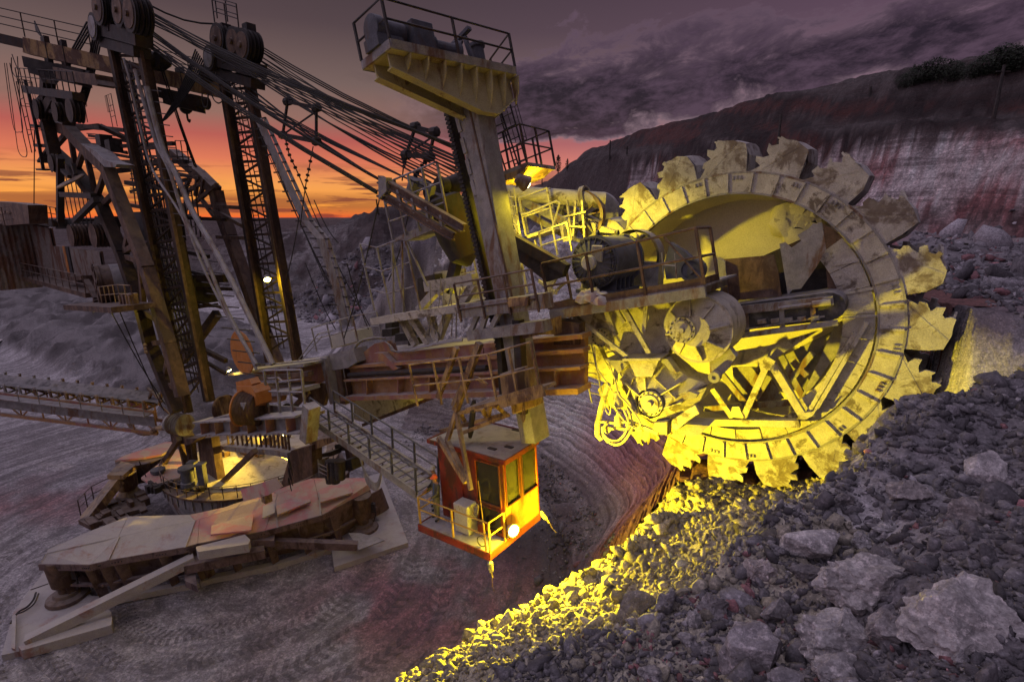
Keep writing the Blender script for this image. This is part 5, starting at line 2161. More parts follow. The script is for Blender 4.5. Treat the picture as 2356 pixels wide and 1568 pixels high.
m.build('fire_box', MAT['red'], cab, bevel=.01)
m = M()
for k in range(4):
    c = CP(DK * .36 - .05 * k, -.3 - .03 * k, .8 + .1 * k)
    m.tube([c + (CA * math.cos(t) + CU * math.sin(t)) * .1 for t in [j * math.pi / 6 for j in range(13)]], .02, 5)
m.build('hose_coil', MAT['steel'], cab)
m = M()
c = CP(.45, -BW + .15, .18)
m.tube([c + (CA * math.cos(t) + CU * math.sin(t)) * .17 for t in [j * math.pi / 8 for j in range(17)]], .018, 5)
m.build('cable_loop', MAT['dark'], cab)
# antenna, springs and dangling feelers
m = M()
a0 = CP(.12, -BW - .02, .05)
m.tube([a0, a0 + CU * 1.0 - CA * .04], .028, 5)
m.tube([a0 + CU * 1.0 - CA * .04, a0 + CU * 2.35 - CA * .12], .015, 5)
m.build('antenna', MAT['rail'], cab)
for (p, dx) in ((fl[1] - CU * .3, 0), (CP(-.02, WK + .05, .0), .4)):
    m = M()
    d = (-UPV + CA * (.15 + dx) - NV * dx).normalized()
    m.lathe(p, d, [(.04, -.04), (.085, 0), (.085, .24), (.07, .30), (.03, .31)], 12)
    fe = m.build('limit_feeler', MAT['steel'], cab, smooth=True)
    m = M()
    e = d.orthogonal().normalized()
    f_ = d.cross(e)
    m.tube([p + d * (.31 + .22 * k / 36) + (e * math.cos(k) + f_ * math.sin(k)) * .03 for k in range(36)], .008, 4)
    m.tube(spline([p + d * .53, p + d * .75 + e * .03, p + d * .98 + e * .01]), .007, 4)
    m.build('feeler_spring', MAT['rust'], fe)
# suspension struts from the carriage above
hg = sub('cab_suspension', CP(DK * .5, 0, HK), EXC)
for (a, b, va, vb, w) in ((tE(880, 20), tE(660, 640), VC + 1.2, 6.7, .2), (tE(665, 660), tE(580, 920), 6.7, 7.0, .14), (tE(580, 920), tE(760, 1300), 7.0, 7.5, .16), (tE(500, 890), tE(750, 1300), 7.1, 7.5, .14),
                          (tE(668, 670), tE(800, 1370), 6.8, 7.6, .12), (tE(670, 60), tE(500, 520), VC + 1.2, 6.4, .16), (tE(780, 280), tE(640, 600), 6.4, 6.8, .15)):
    m = M()
    m.bar(a, b, va, w, w, vb)
    m.build('hanger_bar', MAT['ochre'], hg)
# lattice bracket between column and cab
for (a, b) in ((tE(660, 670), tE(1080, 590)), (tE(520, 830), tE(1130, 670)), (tE(690, 860), tE(1150, 680)), (tE(900, 620), tE(950, 720)), (tE(975, 600), tE(955, 720)), (tE(1030, 600), tE(1100, 660)), (tE(700, 660), tE(740, 740))):
    m = M()
    m.bar(a, b, 6.7, .12, .12, 6.2)
    m.build('bracket_bar', MAT['ochre'], hg)
m = M()
m.lathe(BP(*tE(810, 720), 6.5), UPV + AV * .15, [(.06, -.7), (.1, -.5), (.1, .5), (.06, .7)], 10)
m.build('damper', MAT['dark'], hg, smooth=True)
# electrical boxes and rail on the bracket landing
lb = sub('bracket_landing', BP(*tE(1100, 560), VC + 1.4), EXC)
m = M()
m.bar(tE(880, 580), tE(1470, 440), VC + 1.7, .10, 1.3)
m.build('landing_floor', MAT['ochre'], lb)
m = M()
m.bar(tE(1060, 570), tE(1470, 450), VC + 2.3, .34, .06)
m.build('toe_plate', MAT['ochre'], lb)
for pts in (((1060, 310), (1215, 270), (1240, 470), (1085, 520)),):
    m = M()
    m.px([tE(*p) for p in pts], VC + 1.9, .6)
    m.build('electrical_box', MAT['ochre'], lb, bevel=.02)
m = M()
m.px([tE(*p) for p in ((1160, 580), (1385, 540), (1385, 610), (1180, 680))], VC + 1.2, .5)
m.build('electrical_box', MAT['ochre'], lb, bevel=.02)
m = M()
railing(m, [BP(*tE(*p), VC + 2.3) for p in ((310, 600), (1040, 560), (1440, 480))], 2.25 * .62, 1.0, .03, (1, .5), BU)
m.build('landing_railing', MAT['ochre'], lb)
m = M()
m.tube(spline([BP(*tE(*p), VC + 2.2) for p in ((960, 400), (850, 360), (830, 335), (880, 345), (950, 395))]), .025, 5)
m.tube(spline([BP(*tE(*p), VC + 2.2) for p in ((1285, 520), (1275, 700), (1285, 745), (1295, 690), (1290, 530))]), .02, 5)
m.build('loose_hose', MAT['ochre'], lb)
# lit cab lamp
_l = CP(-.32, -.02, .42)
floodlight(_l, _l + Vector((.92, .25, .05)) * 5, .2, 'brightest floodlight, on the lower front corner of the red cab', 14500, spot=135, blend=.95, spill=900, face=(.55, -.8, .12), L=.26, bracket=CP(-.02, .02, .05),
           extra=(((-.1, -.95, -.05), 130, 19000, .8),))
# ================================================================== masts, ropes, gantry, machine house
def sheave(m, c, ax, r, n=3, gap=.18, seg=28, w=.07):
    for k in range(n):
        m.lathe(Vector(c) - Vector(ax) * (gap * k), ax, [(r * .25, -w), (r, -w), (r * .86, 0), (r, w), (r * .25, w)], seg)
    return m


def mast(name, v, L0, L1, R0, R1, top, levels, w):
    """two legs with lattice, ladder rungs and head sheaves"""
    t = sub(name, BP(*[(a + b) / 2 for a, b in zip(L1, R1)], v), EXC)
    for (a, b) in ((L0, L1), (R0, R1)):
        m = M()
        m.bar(a, b, v, w, w)
        m.build('mast_leg', MAT['mast'], t)
        m = M()
        m.bar((a[0] + 7, a[1]), (b[0] + 7, b[1]), v - 1.3, w * .8, w * .8)
        m.build('mast_leg', MAT['mast'], t)
        m = M()
        m.bar((a[0] - 3, a[1]), (b[0] - 3, b[1]), v + w * .6, .05, .16)
        m.build('leg_edge_plate', MAT['rust'], t)
    m1, m2 = M(), M()
    lp = lambda a, b, k: (a[0] + (b[0] - a[0]) * k, a[1] + (b[1] - a[1]) * k)
    for i in range(levels):
        k, k2 = (i + .3) / levels, (i + 1.3) / levels
        if k2 > 1:
            break
        a, b, c, d = lp(L0, L1, k), lp(R0, R1, k), lp(L0, L1, k2), lp(R0, R1, k2)
        m1.bar(a, b, v - .2, .14, .12)
        m2.bar(a, d, v - .25, .10, .1) if i % 2 else m2.bar(b, c, v - .25, .1, .1)
        m1.bar((a[0] + 7, a[1]), (b[0] + 7, b[1]), v - 1.3, .14, .12)
        m1.beam(BP(*a, v), BP(a[0] + 7, a[1], v - 1.3), .1, .1)
        m1.beam(BP(*b, v), BP(b[0] + 7, b[1], v - 1.3), .1, .1)
        m2.beam(BP(*a, v), BP(c[0] + 7, c[1], v - 1.3), .08, .08)
    o = m1.build('cross_struts', MAT['mast'], t)
    o['kind'] = 'stuff'
    o = m2.build('lattice_diagonals', MAT['mast'], t)
    o['kind'] = 'stuff'
    return t


L0, L1, R0, R1 = (238, 8), (430, 948), (308, 14), (480, 922)
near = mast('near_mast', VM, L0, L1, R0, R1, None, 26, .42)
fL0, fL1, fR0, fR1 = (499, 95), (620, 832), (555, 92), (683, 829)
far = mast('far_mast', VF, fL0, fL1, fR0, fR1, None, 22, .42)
# ladders and conduits inside the masts
for t, v, A, B in ((near, VM - .5, (268, 150), (452, 900)), (near, VM - .6, (292, 150), (462, 880)), (far, VF - .5, (527, 180), (648, 800)), (far, VF - .6, (540, 170), (660, 700))):
    m = M()
    ladder(m, BP(*B, v), BP(*A, v), AV, .62, .30, .035, cage=None)
    m.build('mast_ladder', MAT['dark'], t)
m = M()
for k in range(7):
    x = 262 + k * 6
    pts = [(x, 140), (x + 22, 240), (x + 70 + k, 480), (x + 105 + k, 640), (x + 150 + 2 * k, 800)]
    m.tube(spline([BP(*p, VM - .8 - .05 * k) for p in pts], 3), .055, 5)
o = m.build('cable_conduits', MAT['steel'], near)
o['kind'] = 'stuff'
# long pale hose bundles hanging in front, with cross rungs
for k, pts in enumerate((((285, 135), (300, 190), (325, 300), (352, 392), (420, 500), (470, 620), (520, 720), (566, 800), (590, 850)),
                         ((310, 160), (330, 230), (360, 330), (390, 392), (425, 500), (475, 600), (525, 720), (590, 838)),
                         ((338, 200), (352, 260), (378, 350), (405, 400), (440, 480), (486, 560), (530, 640), (575, 730), (628, 838)))):
    m = M()
    m.tube(spline([BP(*p, VM + .7) for p in pts], 4), (.06, .09, .13)[k], 6)
    m.build('hose_bundle', MAT['steel'], near, smooth=True)
for k in range(26):
    a = k / 25
    m = M()
    x, y = 350 + (600 - 350) * a ** 1.25, 205 + (860 - 205) * a
    m.bar((x - 40, y - 2), (x + 22, y + 5), VM + .55, .05, .05)
    m.build('hose_rung', MAT['dark'], near)
# heads with sheaves
for (t, v, cx, cy, sc) in ((near, VM, 262, 14, 1.05), (far, VF, 528, 86, 1.0)):
    hd = t
    for j, (dx, dy, r, n, g) in enumerate(((-34, 4, .80, 4, .22), (12, 10, .74, 4, .22), (38, 18, .80, 4, .22))):
        m = M()
        c = BP(cx + dx * (1 if t is near else .8), cy + dy, v + .9)
        sheave(m, c, NV, r * sc, n, g)
        m.build('head_sheaves', MAT['dark'], hd, smooth=True)
        m = M()
        m.lathe(c + NV * .09, NV, [(r * .78 * sc, -.02), (r * .78 * sc, .02), (.16, .03), (.14, .14), (.01, .14)], 26)
        m.build('sheave_plate', MAT['rust'], hd, smooth=True)
    m = M()
    m.bar((cx - 12, cy - 30), (cx - 4, cy + 60), v + .5, .5, .5)
    m.bar((cx + 44, cy - 30), (cx + 54, cy + 60), v + .4, .5, .5)
    m.bar((cx - 14, cy + 56), (cx + 70, cy + 78), v + .3, .7, .8)
    m.bar((cx - 14, cy + 86), (cx + 66, cy + 108), v + .2, .5, .8)
    m.build('head_frame', MAT['dark'], hd)
    m = M()
    c = BP(cx - 46, cy + 48, v + .8)
    sheave(m, c, NV, .66 * sc, 5, .24)
    m.build('rear_sheaves', MAT['dark'], hd, smooth=True)
    m = M()
    m.lathe(c + NV * .09, NV, [(.50 * sc, -.02), (.50 * sc, .02), (.2, .03), (.01, .05)], 22)
    m.build('sheave_plate', MAT['steel'], hd, smooth=True)
m = M()
railing(m, [BP(*tA(*p), VF) for p in ((1975, 205), (2200, 280))], 1.15, 1.2, .03, (1, .5))
railing(m, [BP(*tA(*p), VF - 1.2) for p in ((2000, 170), (2195, 235))], 1.15, 1.2, .03, (1, .5))
m.build('head_railing', MAT['dark'], far)
# crane beam across both masts
cbm = sub('crane_beam', BP(253, 156, VM), EXC)
Pc = BP(253, 150, VM - .6)
sL = along(Pc, NV, x=-40)
sR = along(Pc, -NV, x=525)
end = BP(525, 212, VF - .4)
dirb = (end - Pc).normalized()
sL = along(Pc, -dirb, x=62)
m = M()
m.beam(Pc - dirb * sL, end, .55, .85)
m.build('box_beam', MAT['ochre'], cbm)
m = M()
m.beam(Pc - dirb * (sL + 6) + UPV * .1, Pc - dirb * sL + UPV * .1, .4, .5)
m.build('beam_tip', MAT['dark'], cbm)
m = M()
railing(m, [Pc - dirb * (sL + 2) + UPV * .5, Pc - dirb * 1.0 + UPV * .5], 1.3, 2.0, .03, (1, .66, .33))
railing(m, [Pc + dirb * 1.5 + UPV * .5, end - dirb * .6 + UPV * .5], 1.0, 1.6, .025, (1, .5))
m.build('beam_railing', MAT['dark'], cbm)
for s_, nm in ((-sL * .55, 'crane_trolley'), (-sL + 1.2, 'crane_trolley'), (-sL - 4.5, 'crane_trolley'), ((end - Pc).length * .60, 'crane_trolley')):
    m = M()
    q = Pc + dirb * s_
    m.box(q - UPV * .95, dirb * 1.3, UPV * .3, dirb.cross(UPV) * .4)
    m.box(q - UPV * 1.4, dirb * 1.0, UPV * .14, dirb.cross(UPV) * .5)
    m.beam(q - UPV * .7, q + UPV * .75, .26, .7)
    m.lathe(q - UPV * .95 + dirb * .6, dirb, [(.3, -.3), (.36, -.2), (.36, .9), (.2, 1.0)], 12)
    m.build(nm, MAT['dark'], cbm)
m = M()
m.px([tA(*p) for p in ((290, 620), (420, 600), (640, 650), (870, 680), (880, 730), (905, 775), (880, 790), (640, 745), (360, 700), (280, 640))], VM + 1.6, .8)
m.build('trolley_carriage', MAT['rust'], cbm)
m = M()
hk = BP(*tA(1712, 990), VM - 3.4)
m.lathe(hk, NV * .3 + AV, [(.1, -.3), (.36, -.26), (.36, .26), (.1, .3)], 18)
m.tube([hk - UPV * .35, hk - UPV * .6, hk - UPV * .78 + AV * .06, hk - UPV * .86 + AV * .2, hk - UPV * .74 + AV * .32], .06, 6)
m.tube([hk + AV * .2, hk + AV * .2 + UPV * 1.4], .02, 4)
m.tube([hk - AV * .2, hk - AV * .3 + UPV * 1.4], .02, 4)
m.build('crane_hook', MAT['dark'], cbm, smooth=True)
m = M()
m.lathe(BP(*tA(1410, 560), VM - 1.6), NV, [(.2, -.5), (.5, -.4), (.5, .4), (.2, .5)], 14)
m.px([tA(*p) for p in ((1350, 540), (1420, 480), (1480, 500), (1470, 590), (1400, 640), (1340, 620))], VM - 1.5, .6)
m.lathe(BP(*tA(1905, 690), VF + .4), NV, [(.2, -.4), (.48, -.3), (.48, .3), (.2, .4)], 14)
m.build('rope_guides', MAT['dark'], cbm)
m = M()
for pts in (((1860, 860), (1862, 930), (1880, 985), (1910, 970), (1915, 860)), ((1945, 860), (1970, 920), (2010, 950), (2050, 930)), ((105, 530), (110, 650), (150, 710), (172, 670), (135, 570), (110, 500)),
            ((40, 580), (120, 1150), (180, 1215), (208, 1180), (170, 950), (90, 580)), ((60, 580), (140, 1200), (170, 1390), (220, 1445), (248, 1400), (200, 1150), (160, 520))):
    m = M()
    m.tube(spline([BP(*tA(*p), VM - 1.0) for p in pts]), .035, 4)
    m.build('slack_cable', MAT['cable'], cbm)
m = M()
f0, f1 = BP(*tA(318, 195), VM + 1), BP(*tA(390, 350), VM + 1)
m.plate([f0, BP(*tA(352, 250), VM + 1), f1, BP(*tA(335, 290), VM + 1)], NV * .04)
m.tube([BP(*tA(400, 370), VM + 1), f0], .04, 4)
m.build('pennant', MAT['dark'], cbm)
# ------------------------------------------------------------------ suspension ropes
rp_ = sub('suspension_ropes', BP(600, 300, 4), EXC)


def rope(a, va, b, vb, r=.036, mid=()):
    m = M()
    pts = [BP(*a, va)] + [BP(*p[:2], p[2]) for p in mid] + [BP(*b, vb)]
    if not mid:
        p, q = pts
        pts = [p.lerp(q, k / 4) - UPV * (.28 * math.sin(math.pi * k / 4)) for k in range(5)]
    m.tube(pts, r, 5)
    return m.build('rope', MAT['cable'], rp_)


for k in range(4):
    rope((331, 22 + 8 * k), VM - .24 * k, l2(1395 + 8 * k, 1000 + 5 * k), 4.4 - .2 * k)
for k in range(3):
    rope((329, 56 + 5 * k), VM - .3 * k, l2(890 + 8 * k, 1240 + 6 * k), 5.3 - .2 * k, .042)
for k in range(3):
    rope((326, 82 + 7 * k), VM - .2 * k, l2(885, 1330 + 9 * k), 5.3 - .15 * k, .042)
for k in range(3):
    rope((570, 88 + 6 * k), VF - .2 * k, l2(1520 + 10 * k, 1060 + 14 * k), 1.4)
for k in range(3):
    rope((570, 112 + 9 * k), VF - .2 * k, l2(1480, 1110 + 24 * k), 2.4)
for k in range(3):
    rope((570, 150 + 9 * k), VF + .1 * k, l2(1260 + 60 * k, 1270 - 4 * k), 3.4, .042)
for k in range(3):
    rope((560, 190 + 12 * k), VF + .4, l2(1150 + 30 * k, 1400 + 8 * k), 3.0, .05)
rope(tA(1340, 30), VM - .3, tA(1985, 222), VF, .05)
rope(tA(1315, 160), VM, tA(1430, 480), VM - 1.4, .035)
rope(tA(1310, 330), VM, tA(1380, 500), VM - 1.4, .035)
for x0, y0, x1, y1 in ((1495, 620, 1800, 1540), (1505, 640, 1812, 1540), (1470, 600, 1790, 1530)):
    rope(tA(x0, y0), VM - 1.6, tA(x1, y1), VM - 3.4, .035)
# rear ropes fanning down left from the near mast, and behind the far one
for k in range(9):
    rope(tA(800 + k * 16, 205 + k * 22), VM + .8 - .2 * k, tA(330 + 12 * k, 920 + 4 * k) if k < 4 else tA(700 + 10 * (k - 4), 1010 + 16 * (k - 4)), VM + .4, .05)
for k in range(7):
    rope(tA(1800 + k * 14, 455 + k * 20), VF + .6, tA(1490 + k * 6, 1120 + k * 2 - k * 6), VF + 3.0, .045)
for k in range(7):
    rope(tB(510 + k * 40, -20), VM + 1.2, tB(600 + k * 42, 440 + k * 16), VM + 1.6, .03)
for k in range(5):
    rope((331, 18 + 5 * k), VM - .6 - .2 * k, l2(1420 + 6 * k, 1090 + 26 * k), 4.6, .03)
for k in range(5):
    rope((569, 96 + 12 * k), VF - .5, l2(1440 + 8 * k, 1180 + 30 * k), 2.0, .03)
for k in range(4):
    rope((330, 70 + 10 * k), VM - .9, l2(1130 + 30 * k, 1260 + 14 * k), 3.6, .03)
for k in range(3):
    rope((565, 205 + 16 * k), VF, l4(700 + 40 * k, 560 + 60 * k), 3.0, .025)
# spreader frames between the ropes
for pts, v in ((((262, 708), (462, 752), (462, 985), (228, 940)), 3.6), (((1152, 885), (1285, 920), (1250, 1092), (1088, 1078)), 3.2)):
    m = M()
    q = [l2(*p) for p in pts]
    m.bar(q[0], q[1], v, .16, .2)
    m.bar(q[3], q[2], v, .2, .24)
    m.bar(q[1], q[2], v, .1, .1)
    m.bar(q[0], q[3], v, .1, .1)
    m.bar(q[3], ((q[1][0] + q[0][0]) / 2 + (q[1][0] - q[0][0]) / 2, q[1][1] + 8), v, .06, .06)
    for p in q:
        c = BP(*p, v)
        m.lathe(c, AV, [(.1, -.2), (.2, -.15), (.2, .15), (.1, .2)], 8)
    m.build('rope_spreader', MAT['dark'], rp_)
for pts, v in ((((440, 1020), (410, 1180), (385, 1310), (350, 1568)), 3.6), (((250, 980), (275, 1080), (340, 1220), (420, 1420)), 3.6), (((1085, 1090), (1070, 1160), (1060, 1260)), 3.2),
               (((1235, 1110), (1180, 1180), (1140, 1240), (1100, 1260)), 3.2)):
    m = M()
    ps = spline([BP(*l2(*p), v) for p in pts])
    m.tube(ps, .03, 4)
    for k in range(2, len(ps) - 5, 2):
        m.lathe(ps[k], (ps[k + 1] - ps[k]), [(.04, -.06), (.1, -.03), (.1, .03), (.04, .06)], 6)
    m.build('weighted_chain', MAT['cable'], rp_)
for a, va, b, vb in ((l4(1075, 0), 4.4, l4(830, 960), 3.8), (l4(520, 100), 3.5, l4(400, 640), 3.5), (l4(580, 0), 3.0, l4(1010, 880), 3.0), (l4(620, 0), 3.0, l4(790, 300), 3.0),
                     (l4(1280, 90), 3.6, l4(1140, 560), 3.2), (l4(560, 440), 2.6, l4(770, 900), 2.6), (l4(850, 440), 2.6, l4(1000, 900), 2.6), (l2(880, 1390), 5.2, l2(900, 1480), 4.4)):
    rope(a, va, b, vb, .028)
# inclined cable ladder from the far mast to the boom
ct = sub('cable_ladder', BP(700, 520, 3), EXC)
pts = [(600, 274), (655, 395), (707, 508), (742, 549), (778, 658), (800, 748)]
P3 = [BP(x, y, 3.2) for x, y in pts]
for s_ in (-.42, .42):
    m = M()
    for a, b in zip(P3[:-1], P3[1:]):
        m.beam(a + AV * s_, b + AV * s_, .12, .14, side=NV)
    m.build('ladder_rail', MAT['steel'], ct)
m = M()
for k in range(7):
    m.tube([p + AV * (-.28 + .09 * k) + NV * .1 for p in P3], .045, 4)
o = m.build('cable_run', MAT['steel'], ct)
o['kind'] = 'stuff'
for a, b in zip(P3[:-1], P3[1:]):
    n = max(3, int((b - a).length / .5))
    for k in range(n):
        c = a.lerp(b, k / n)
        m = M()
        m.beam(c - AV * .95 + NV * .06, c + AV * .6 + NV * .06, .06, .07)
        m.build('ladder_rung', MAT['dark'], ct)
# ------------------------------------------------------------------ rear gantry
gt = sub('rear_gantry', BP(250, 600, VM + 1), EXC)
VN = VM + 1.4
up_ = [(112, 285), (160, 300), (195, 338), (246, 385), (268, 440), (338, 617), (388, 790), (420, 910)]
lo_ = [(108, 290), (121, 345), (176, 396), (234, 474), (280, 582), (327, 717), (345, 790), (408, 946)]
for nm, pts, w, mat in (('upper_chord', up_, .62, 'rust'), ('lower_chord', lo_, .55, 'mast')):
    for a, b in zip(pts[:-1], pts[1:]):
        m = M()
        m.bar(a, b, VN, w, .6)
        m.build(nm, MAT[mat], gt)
for a, b in (((121, 345), (160, 300)), ((160, 300), (176, 396)), ((176, 396), (195, 338)), ((195, 338), (222, 455)), ((222, 455), (246, 385)), ((234, 474), (268, 440)), ((285, 590), (300, 515)),
             ((280, 582), (318, 560)), ((322, 600), (290, 590)), ((322, 600), (332, 715)), ((330, 715), (362, 735)), ((345, 790), (385, 785)), ((378, 875), (392, 800)), ((380, 880), (412, 895))):
    m = M()
    m.bar(a, b, VN - .1, .28, .25)
    m.build('web_member', MAT['rust'], gt)
m = M()
m.px([tA(*p) for p in ((740, 1320), (880, 1390), (960, 1470), (1075, 1510), (1060, 1540), (960, 1535), (860, 1430))], VN + .5, .8)
m.build('gantry_cover', MAT['steel'], gt)
# far side of the gantry
VQ = 1.0
for a, b, w in (((400, 352), (457, 400), .6), ((457, 400), (497, 440), .7), ((497, 440), (503, 470), .8), ((503, 470), (530, 545), .8), ((530, 545), (592, 720), .7), ((592, 720), (640, 840), .6)):
    m = M()
    m.bar(a, b, VQ, w, .7)
    m.build('far_chord', MAT['rust'], gt)
for a, b in (((410, 400), (460, 410)), ((440, 400), (420, 450)), ((415, 450), (465, 420)), ((470, 410), (460, 460)), ((430, 480), (500, 425)), ((465, 460), (495, 500)), ((400, 470), (560, 478)), ((495, 485), (570, 525)),
             ((500, 545), (575, 548)), ((430, 440), (425, 500)), ((455, 405), (450, 450))):
    m = M()
    m.bar(a, b, VQ + .3, .24, .24)
    m.build('far_web', MAT['rust'], gt)
# transverse girders between the sides, seen through the masts
for (a, b, w) in (((125, 283), (288, 300), .3), ((165, 297), (230, 290), .35), ((230, 290), (290, 318), .3), ((205, 312), (292, 325), .2), ((205, 340), (400, 330), .25), ((210, 345), (300, 362), .2),
                  ((160, 320), (292, 352), .2), ((240, 372), (430, 372), .25), ((250, 395), (300, 390), .3), ((290, 420), (420, 440), .3), ((300, 440), (430, 412), .16), ((290, 470), (450, 500), .24),
                  ((400, 500), (520, 505), .2), ((330, 560), (480, 590), .24), ((340, 600), (500, 640), .2), ((360, 640), (520, 640), .5), ((380, 660), (540, 665), .2), ((395, 700), (520, 705), .16),
                  ((420, 830), (500, 720), .5), ((380, 760), (520, 830), .3), ((420, 800), (520, 860), .2), ((400, 715), (500, 700), .2), ((440, 690), (520, 710), .14)):
    m = M()
    m.bar(a, b, VM - 2.2, w, w * .9, VM - 3.4)
    m.build('cross_girder', MAT['mast'], gt)
m = M()
for k in range(9):
    y = 296 + 11 * k
    m.bar((200, y), (292, y + 8), VM - 2.8, .07, .07, VM - 3.4)
    m.bar((300, y + 60), (440, y + 66), VM - 2.8, .08, .07, VM - 3.4)
for k in range(16):
    x = 300 + 10 * k
    m.bar((x, 380 + 4 * k), (x + 12, 470 + 5 * k), VM - 3.0, .07, .07)
o = m.build('walkway_grating', MAT['dark'], gt)
o['kind'] = 'stuff'
for (x, y, a_, b_, c_, v_) in ((170, 262, .5, .4, .4, 2.4), (240, 324, .5, .4, .4, 2.4), (262, 336, .5, .4, .4, 2.4), (360, 520, 2.2, 1, 1, 3), (420, 660, 3, 1.2, .9, 3)):
    m = M()
    m.box(BP(x, y, VM - v_), AV * a_, NV * b_, UPV * c_)
    m.build('gantry_box', MAT['dark'], gt)
# rear A-frame with sheaves
ra = sub('rear_frame', BP(115, 285, VN + .6), EXC)
for (a, b, w) in ((tA(440, 740), tA(430, 1120), .6), (tA(430, 1120), tA(500, 1420), .7), (tA(520, 860), tA(640, 1120), .6), (tA(430, 1060), tA(520, 880), .6), (tA(360, 1340), tA(480, 1345), .2),
                  (tA(330, 1160), tA(440, 1170), .18), (tA(395, 1490), tA(475, 1380), .14)):
    m = M()
    m.bar(a, b, VN + .6, w, .6)
    m.build('frame_leg', MAT['mast'], ra)
m = M()
m.bar(tA(250, 825), tA(720, 890), VN + .8, .42, .5)
m.build('frame_head_beam', MAT['dark'], ra)
m = M()
m.bar(tA(460, 1020), tA(600, 1040), VN + .7, .2, .2)
m.build('frame_tie', MAT['dark'], ra)
for (x, y, r, n) in ((340, 1005, .60, 4), (650, 1015, .62, 3), (515, 1030, .55, 2), (478, 1500, .55, 3)):
    m = M()
    sheave(m, BP(*tA(x, y), VN + 1.1), NV, r, n, .2)
    m.build('frame_sheaves', MAT['mast'], ra, smooth=True)
m = M()
c = BP(*tB(650, 100), VN + .8)
m.lathe(c, (NV * .5 + UPV * .8).normalized(), [(.2, -.05), (.78, -.06), (.84, 0), (.78, .06), (.2, .05)], 26)
m.build('guide_sheave', MAT['ochre'], ra, smooth=True)
for (a, b, w) in ((tB(555, -120), tB(555, 470), .34), (tB(570, 222), tB(865, 236), .3), (tB(885, 268), tB(690, 465), .28), (tB(575, 0), tB(640, 60), .2), (tB(700, 40), tB(670, -60), .2)):
    m = M()
    m.bar(a, b, VN + .9, w, w)
    m.build('rear_post', MAT['dark'], ra)
m = M()
ladder(m, BP(*tA(310, 1400), VN + 1.5), BP(*tA(165, 740), VN + 1.5), AV, .9, .9, .035, cage=NV * -1)
ladder(m, BP(*tA(790, 1130), VN - 1), BP(*tA(740, 850), VN - 1), AV, .7, .5, .03, cage=AV)
ladder(m, BP(*tA(1060, 1170), VM - 2.5), BP(*tA(1000, 870), VM - 2.5), AV, .9, .6, .03, cage=-AV)
m.build('caged_ladder', MAT['dark'], ra)
for (a, b) in ((tA(255, 820), tA(330, 1160)), (tA(330, 1160), tA(400, 1567)), (tA(230, 740), tA(255, 830))):
    m = M()
    m.bar(a, b, VN + 1.0, .16, .16)
    m.build('side_post', MAT['dark'], ra)
m = M()
m.tube([BP(*tA(318, 1200), VN + 1), BP(*tB(312, 430), VN + 1)], .03, 4)
m.build('lightning_rod', MAT['dark'], ra)
m = M()
m.px([tA(*p) for p in ((325, 1550), (400, 1550), (405, 1565), (330, 1567))], VN + 1, .5)
railing(m, [BP(*tA(170, 780), VN + .8), BP(*tA(700, 850), VN + .8)], 1.0, 1.0, .025, (1, .5))
railing(m, [BP(*tA(1640, 1490), VM - 3), BP(*tA(1740, 1500), VM - 3)], 1.3, .8, .025, (1, .5))
m.build('frame_railing', MAT['dark'], ra)
# ------------------------------------------------------------------ machine house on the counter boom
mh0 = BP(*tB(372, 962), 8.0)
mh = thing('machine_house', 'rusty corrugated machine house with a sunlit upper cabin, left of the masts', 'machine house', mh0)
mh['label'] = 'rusty corrugated machine house with railed roof, left of the masts'
Hh = along(mh0, UPV, y=tB(0, 495)[1])
c0 = mh0 + UPV * Hh
e0 = BP(*tB(940, 905), 8.0)
e0.z = mh0.z


def corr(m, p, q, z0, z1a, z1b, step=.32):
    """corrugated wall from p to q, top sloping z1a -> z1b"""
    L = (q - p).length
    d = (q - p) / L
    nrm = d.cross(UPV)
    if nrm.dot(CAM - p) < 0:
        nrm = -nrm
    n = int(L / step) * 2
    vs, fs = [], []
    for k in range(n + 1):
        c = p + d * (L * k / n) + nrm * (.05 if k % 2 else 0)
        z1 = z1a + (z1b - z1a) * k / n
        vs += [Vector((c.x, c.y, z0)), Vector((c.x, c.y, z1))]
    for k in range(n):
        fs.append((2 * k, 2 * k + 2, 2 * k + 3, 2 * k + 1))
    m.add(vs, fs)
    m.plate([vs[0] - nrm * .1, vs[2 * n] - nrm * .1, vs[2 * n + 1] - nrm * .1, vs[1] - nrm * .1], -nrm * .1)


# end wall to the right of the corner: high part then low annex
mid = BP(*tB(540, 955), 8.0)
mid.z = mh0.z
m = M()
zb = mh0.z
corr(m, mh0, mid, zb, c0.z, c0.z - .25)
m.build('end_wall', MAT['sheet'], mh)
m = M()
zl = BP(*tB(610, 710), 8.0).z
corr(m, mid, e0, zb, zl, zl)
m.build('annex_wall', MAT['sheet'], mh)
far_l = mh0 + NV * 16
m = M()
zlow = zb - 1.0
corr(m, mh0 - AV * .0, far_l, zlow, c0.z, c0.z - .6)
m.build('side_wall', MAT['sheet'], mh)
m = M()
m.plate([c0 + UPV * .02, Vector((mid.x, mid.y, c0.z - .2)), Vector((mid.x, mid.y, c0.z - .2)) - AV * 9, c0 - AV * 9 + UPV * .5], UPV * .08)
m.plate([c0 + UPV * .03, c0 - AV * 9 + UPV * .5, far_l + UPV * (c0.z - zb - .5) - AV * 9, far_l + UPV * (c0.z - zb - .6)], UPV * .08)
m.build('roof', MAT['rust'], mh)
m = M()
m.beam(mh0 + NV * .05, c0 + NV * .05, .26, .26)
m.build('corner_post', MAT['rust'], mh)
m = M()
a = mh0 - UPV * .05
m.plate([a - AV * .4 + NV * 1.1, e0 + NV * 1.1, e0, a], UPV * -.3)
m.build('walkway', MAT['rust'], mh)
m = M()
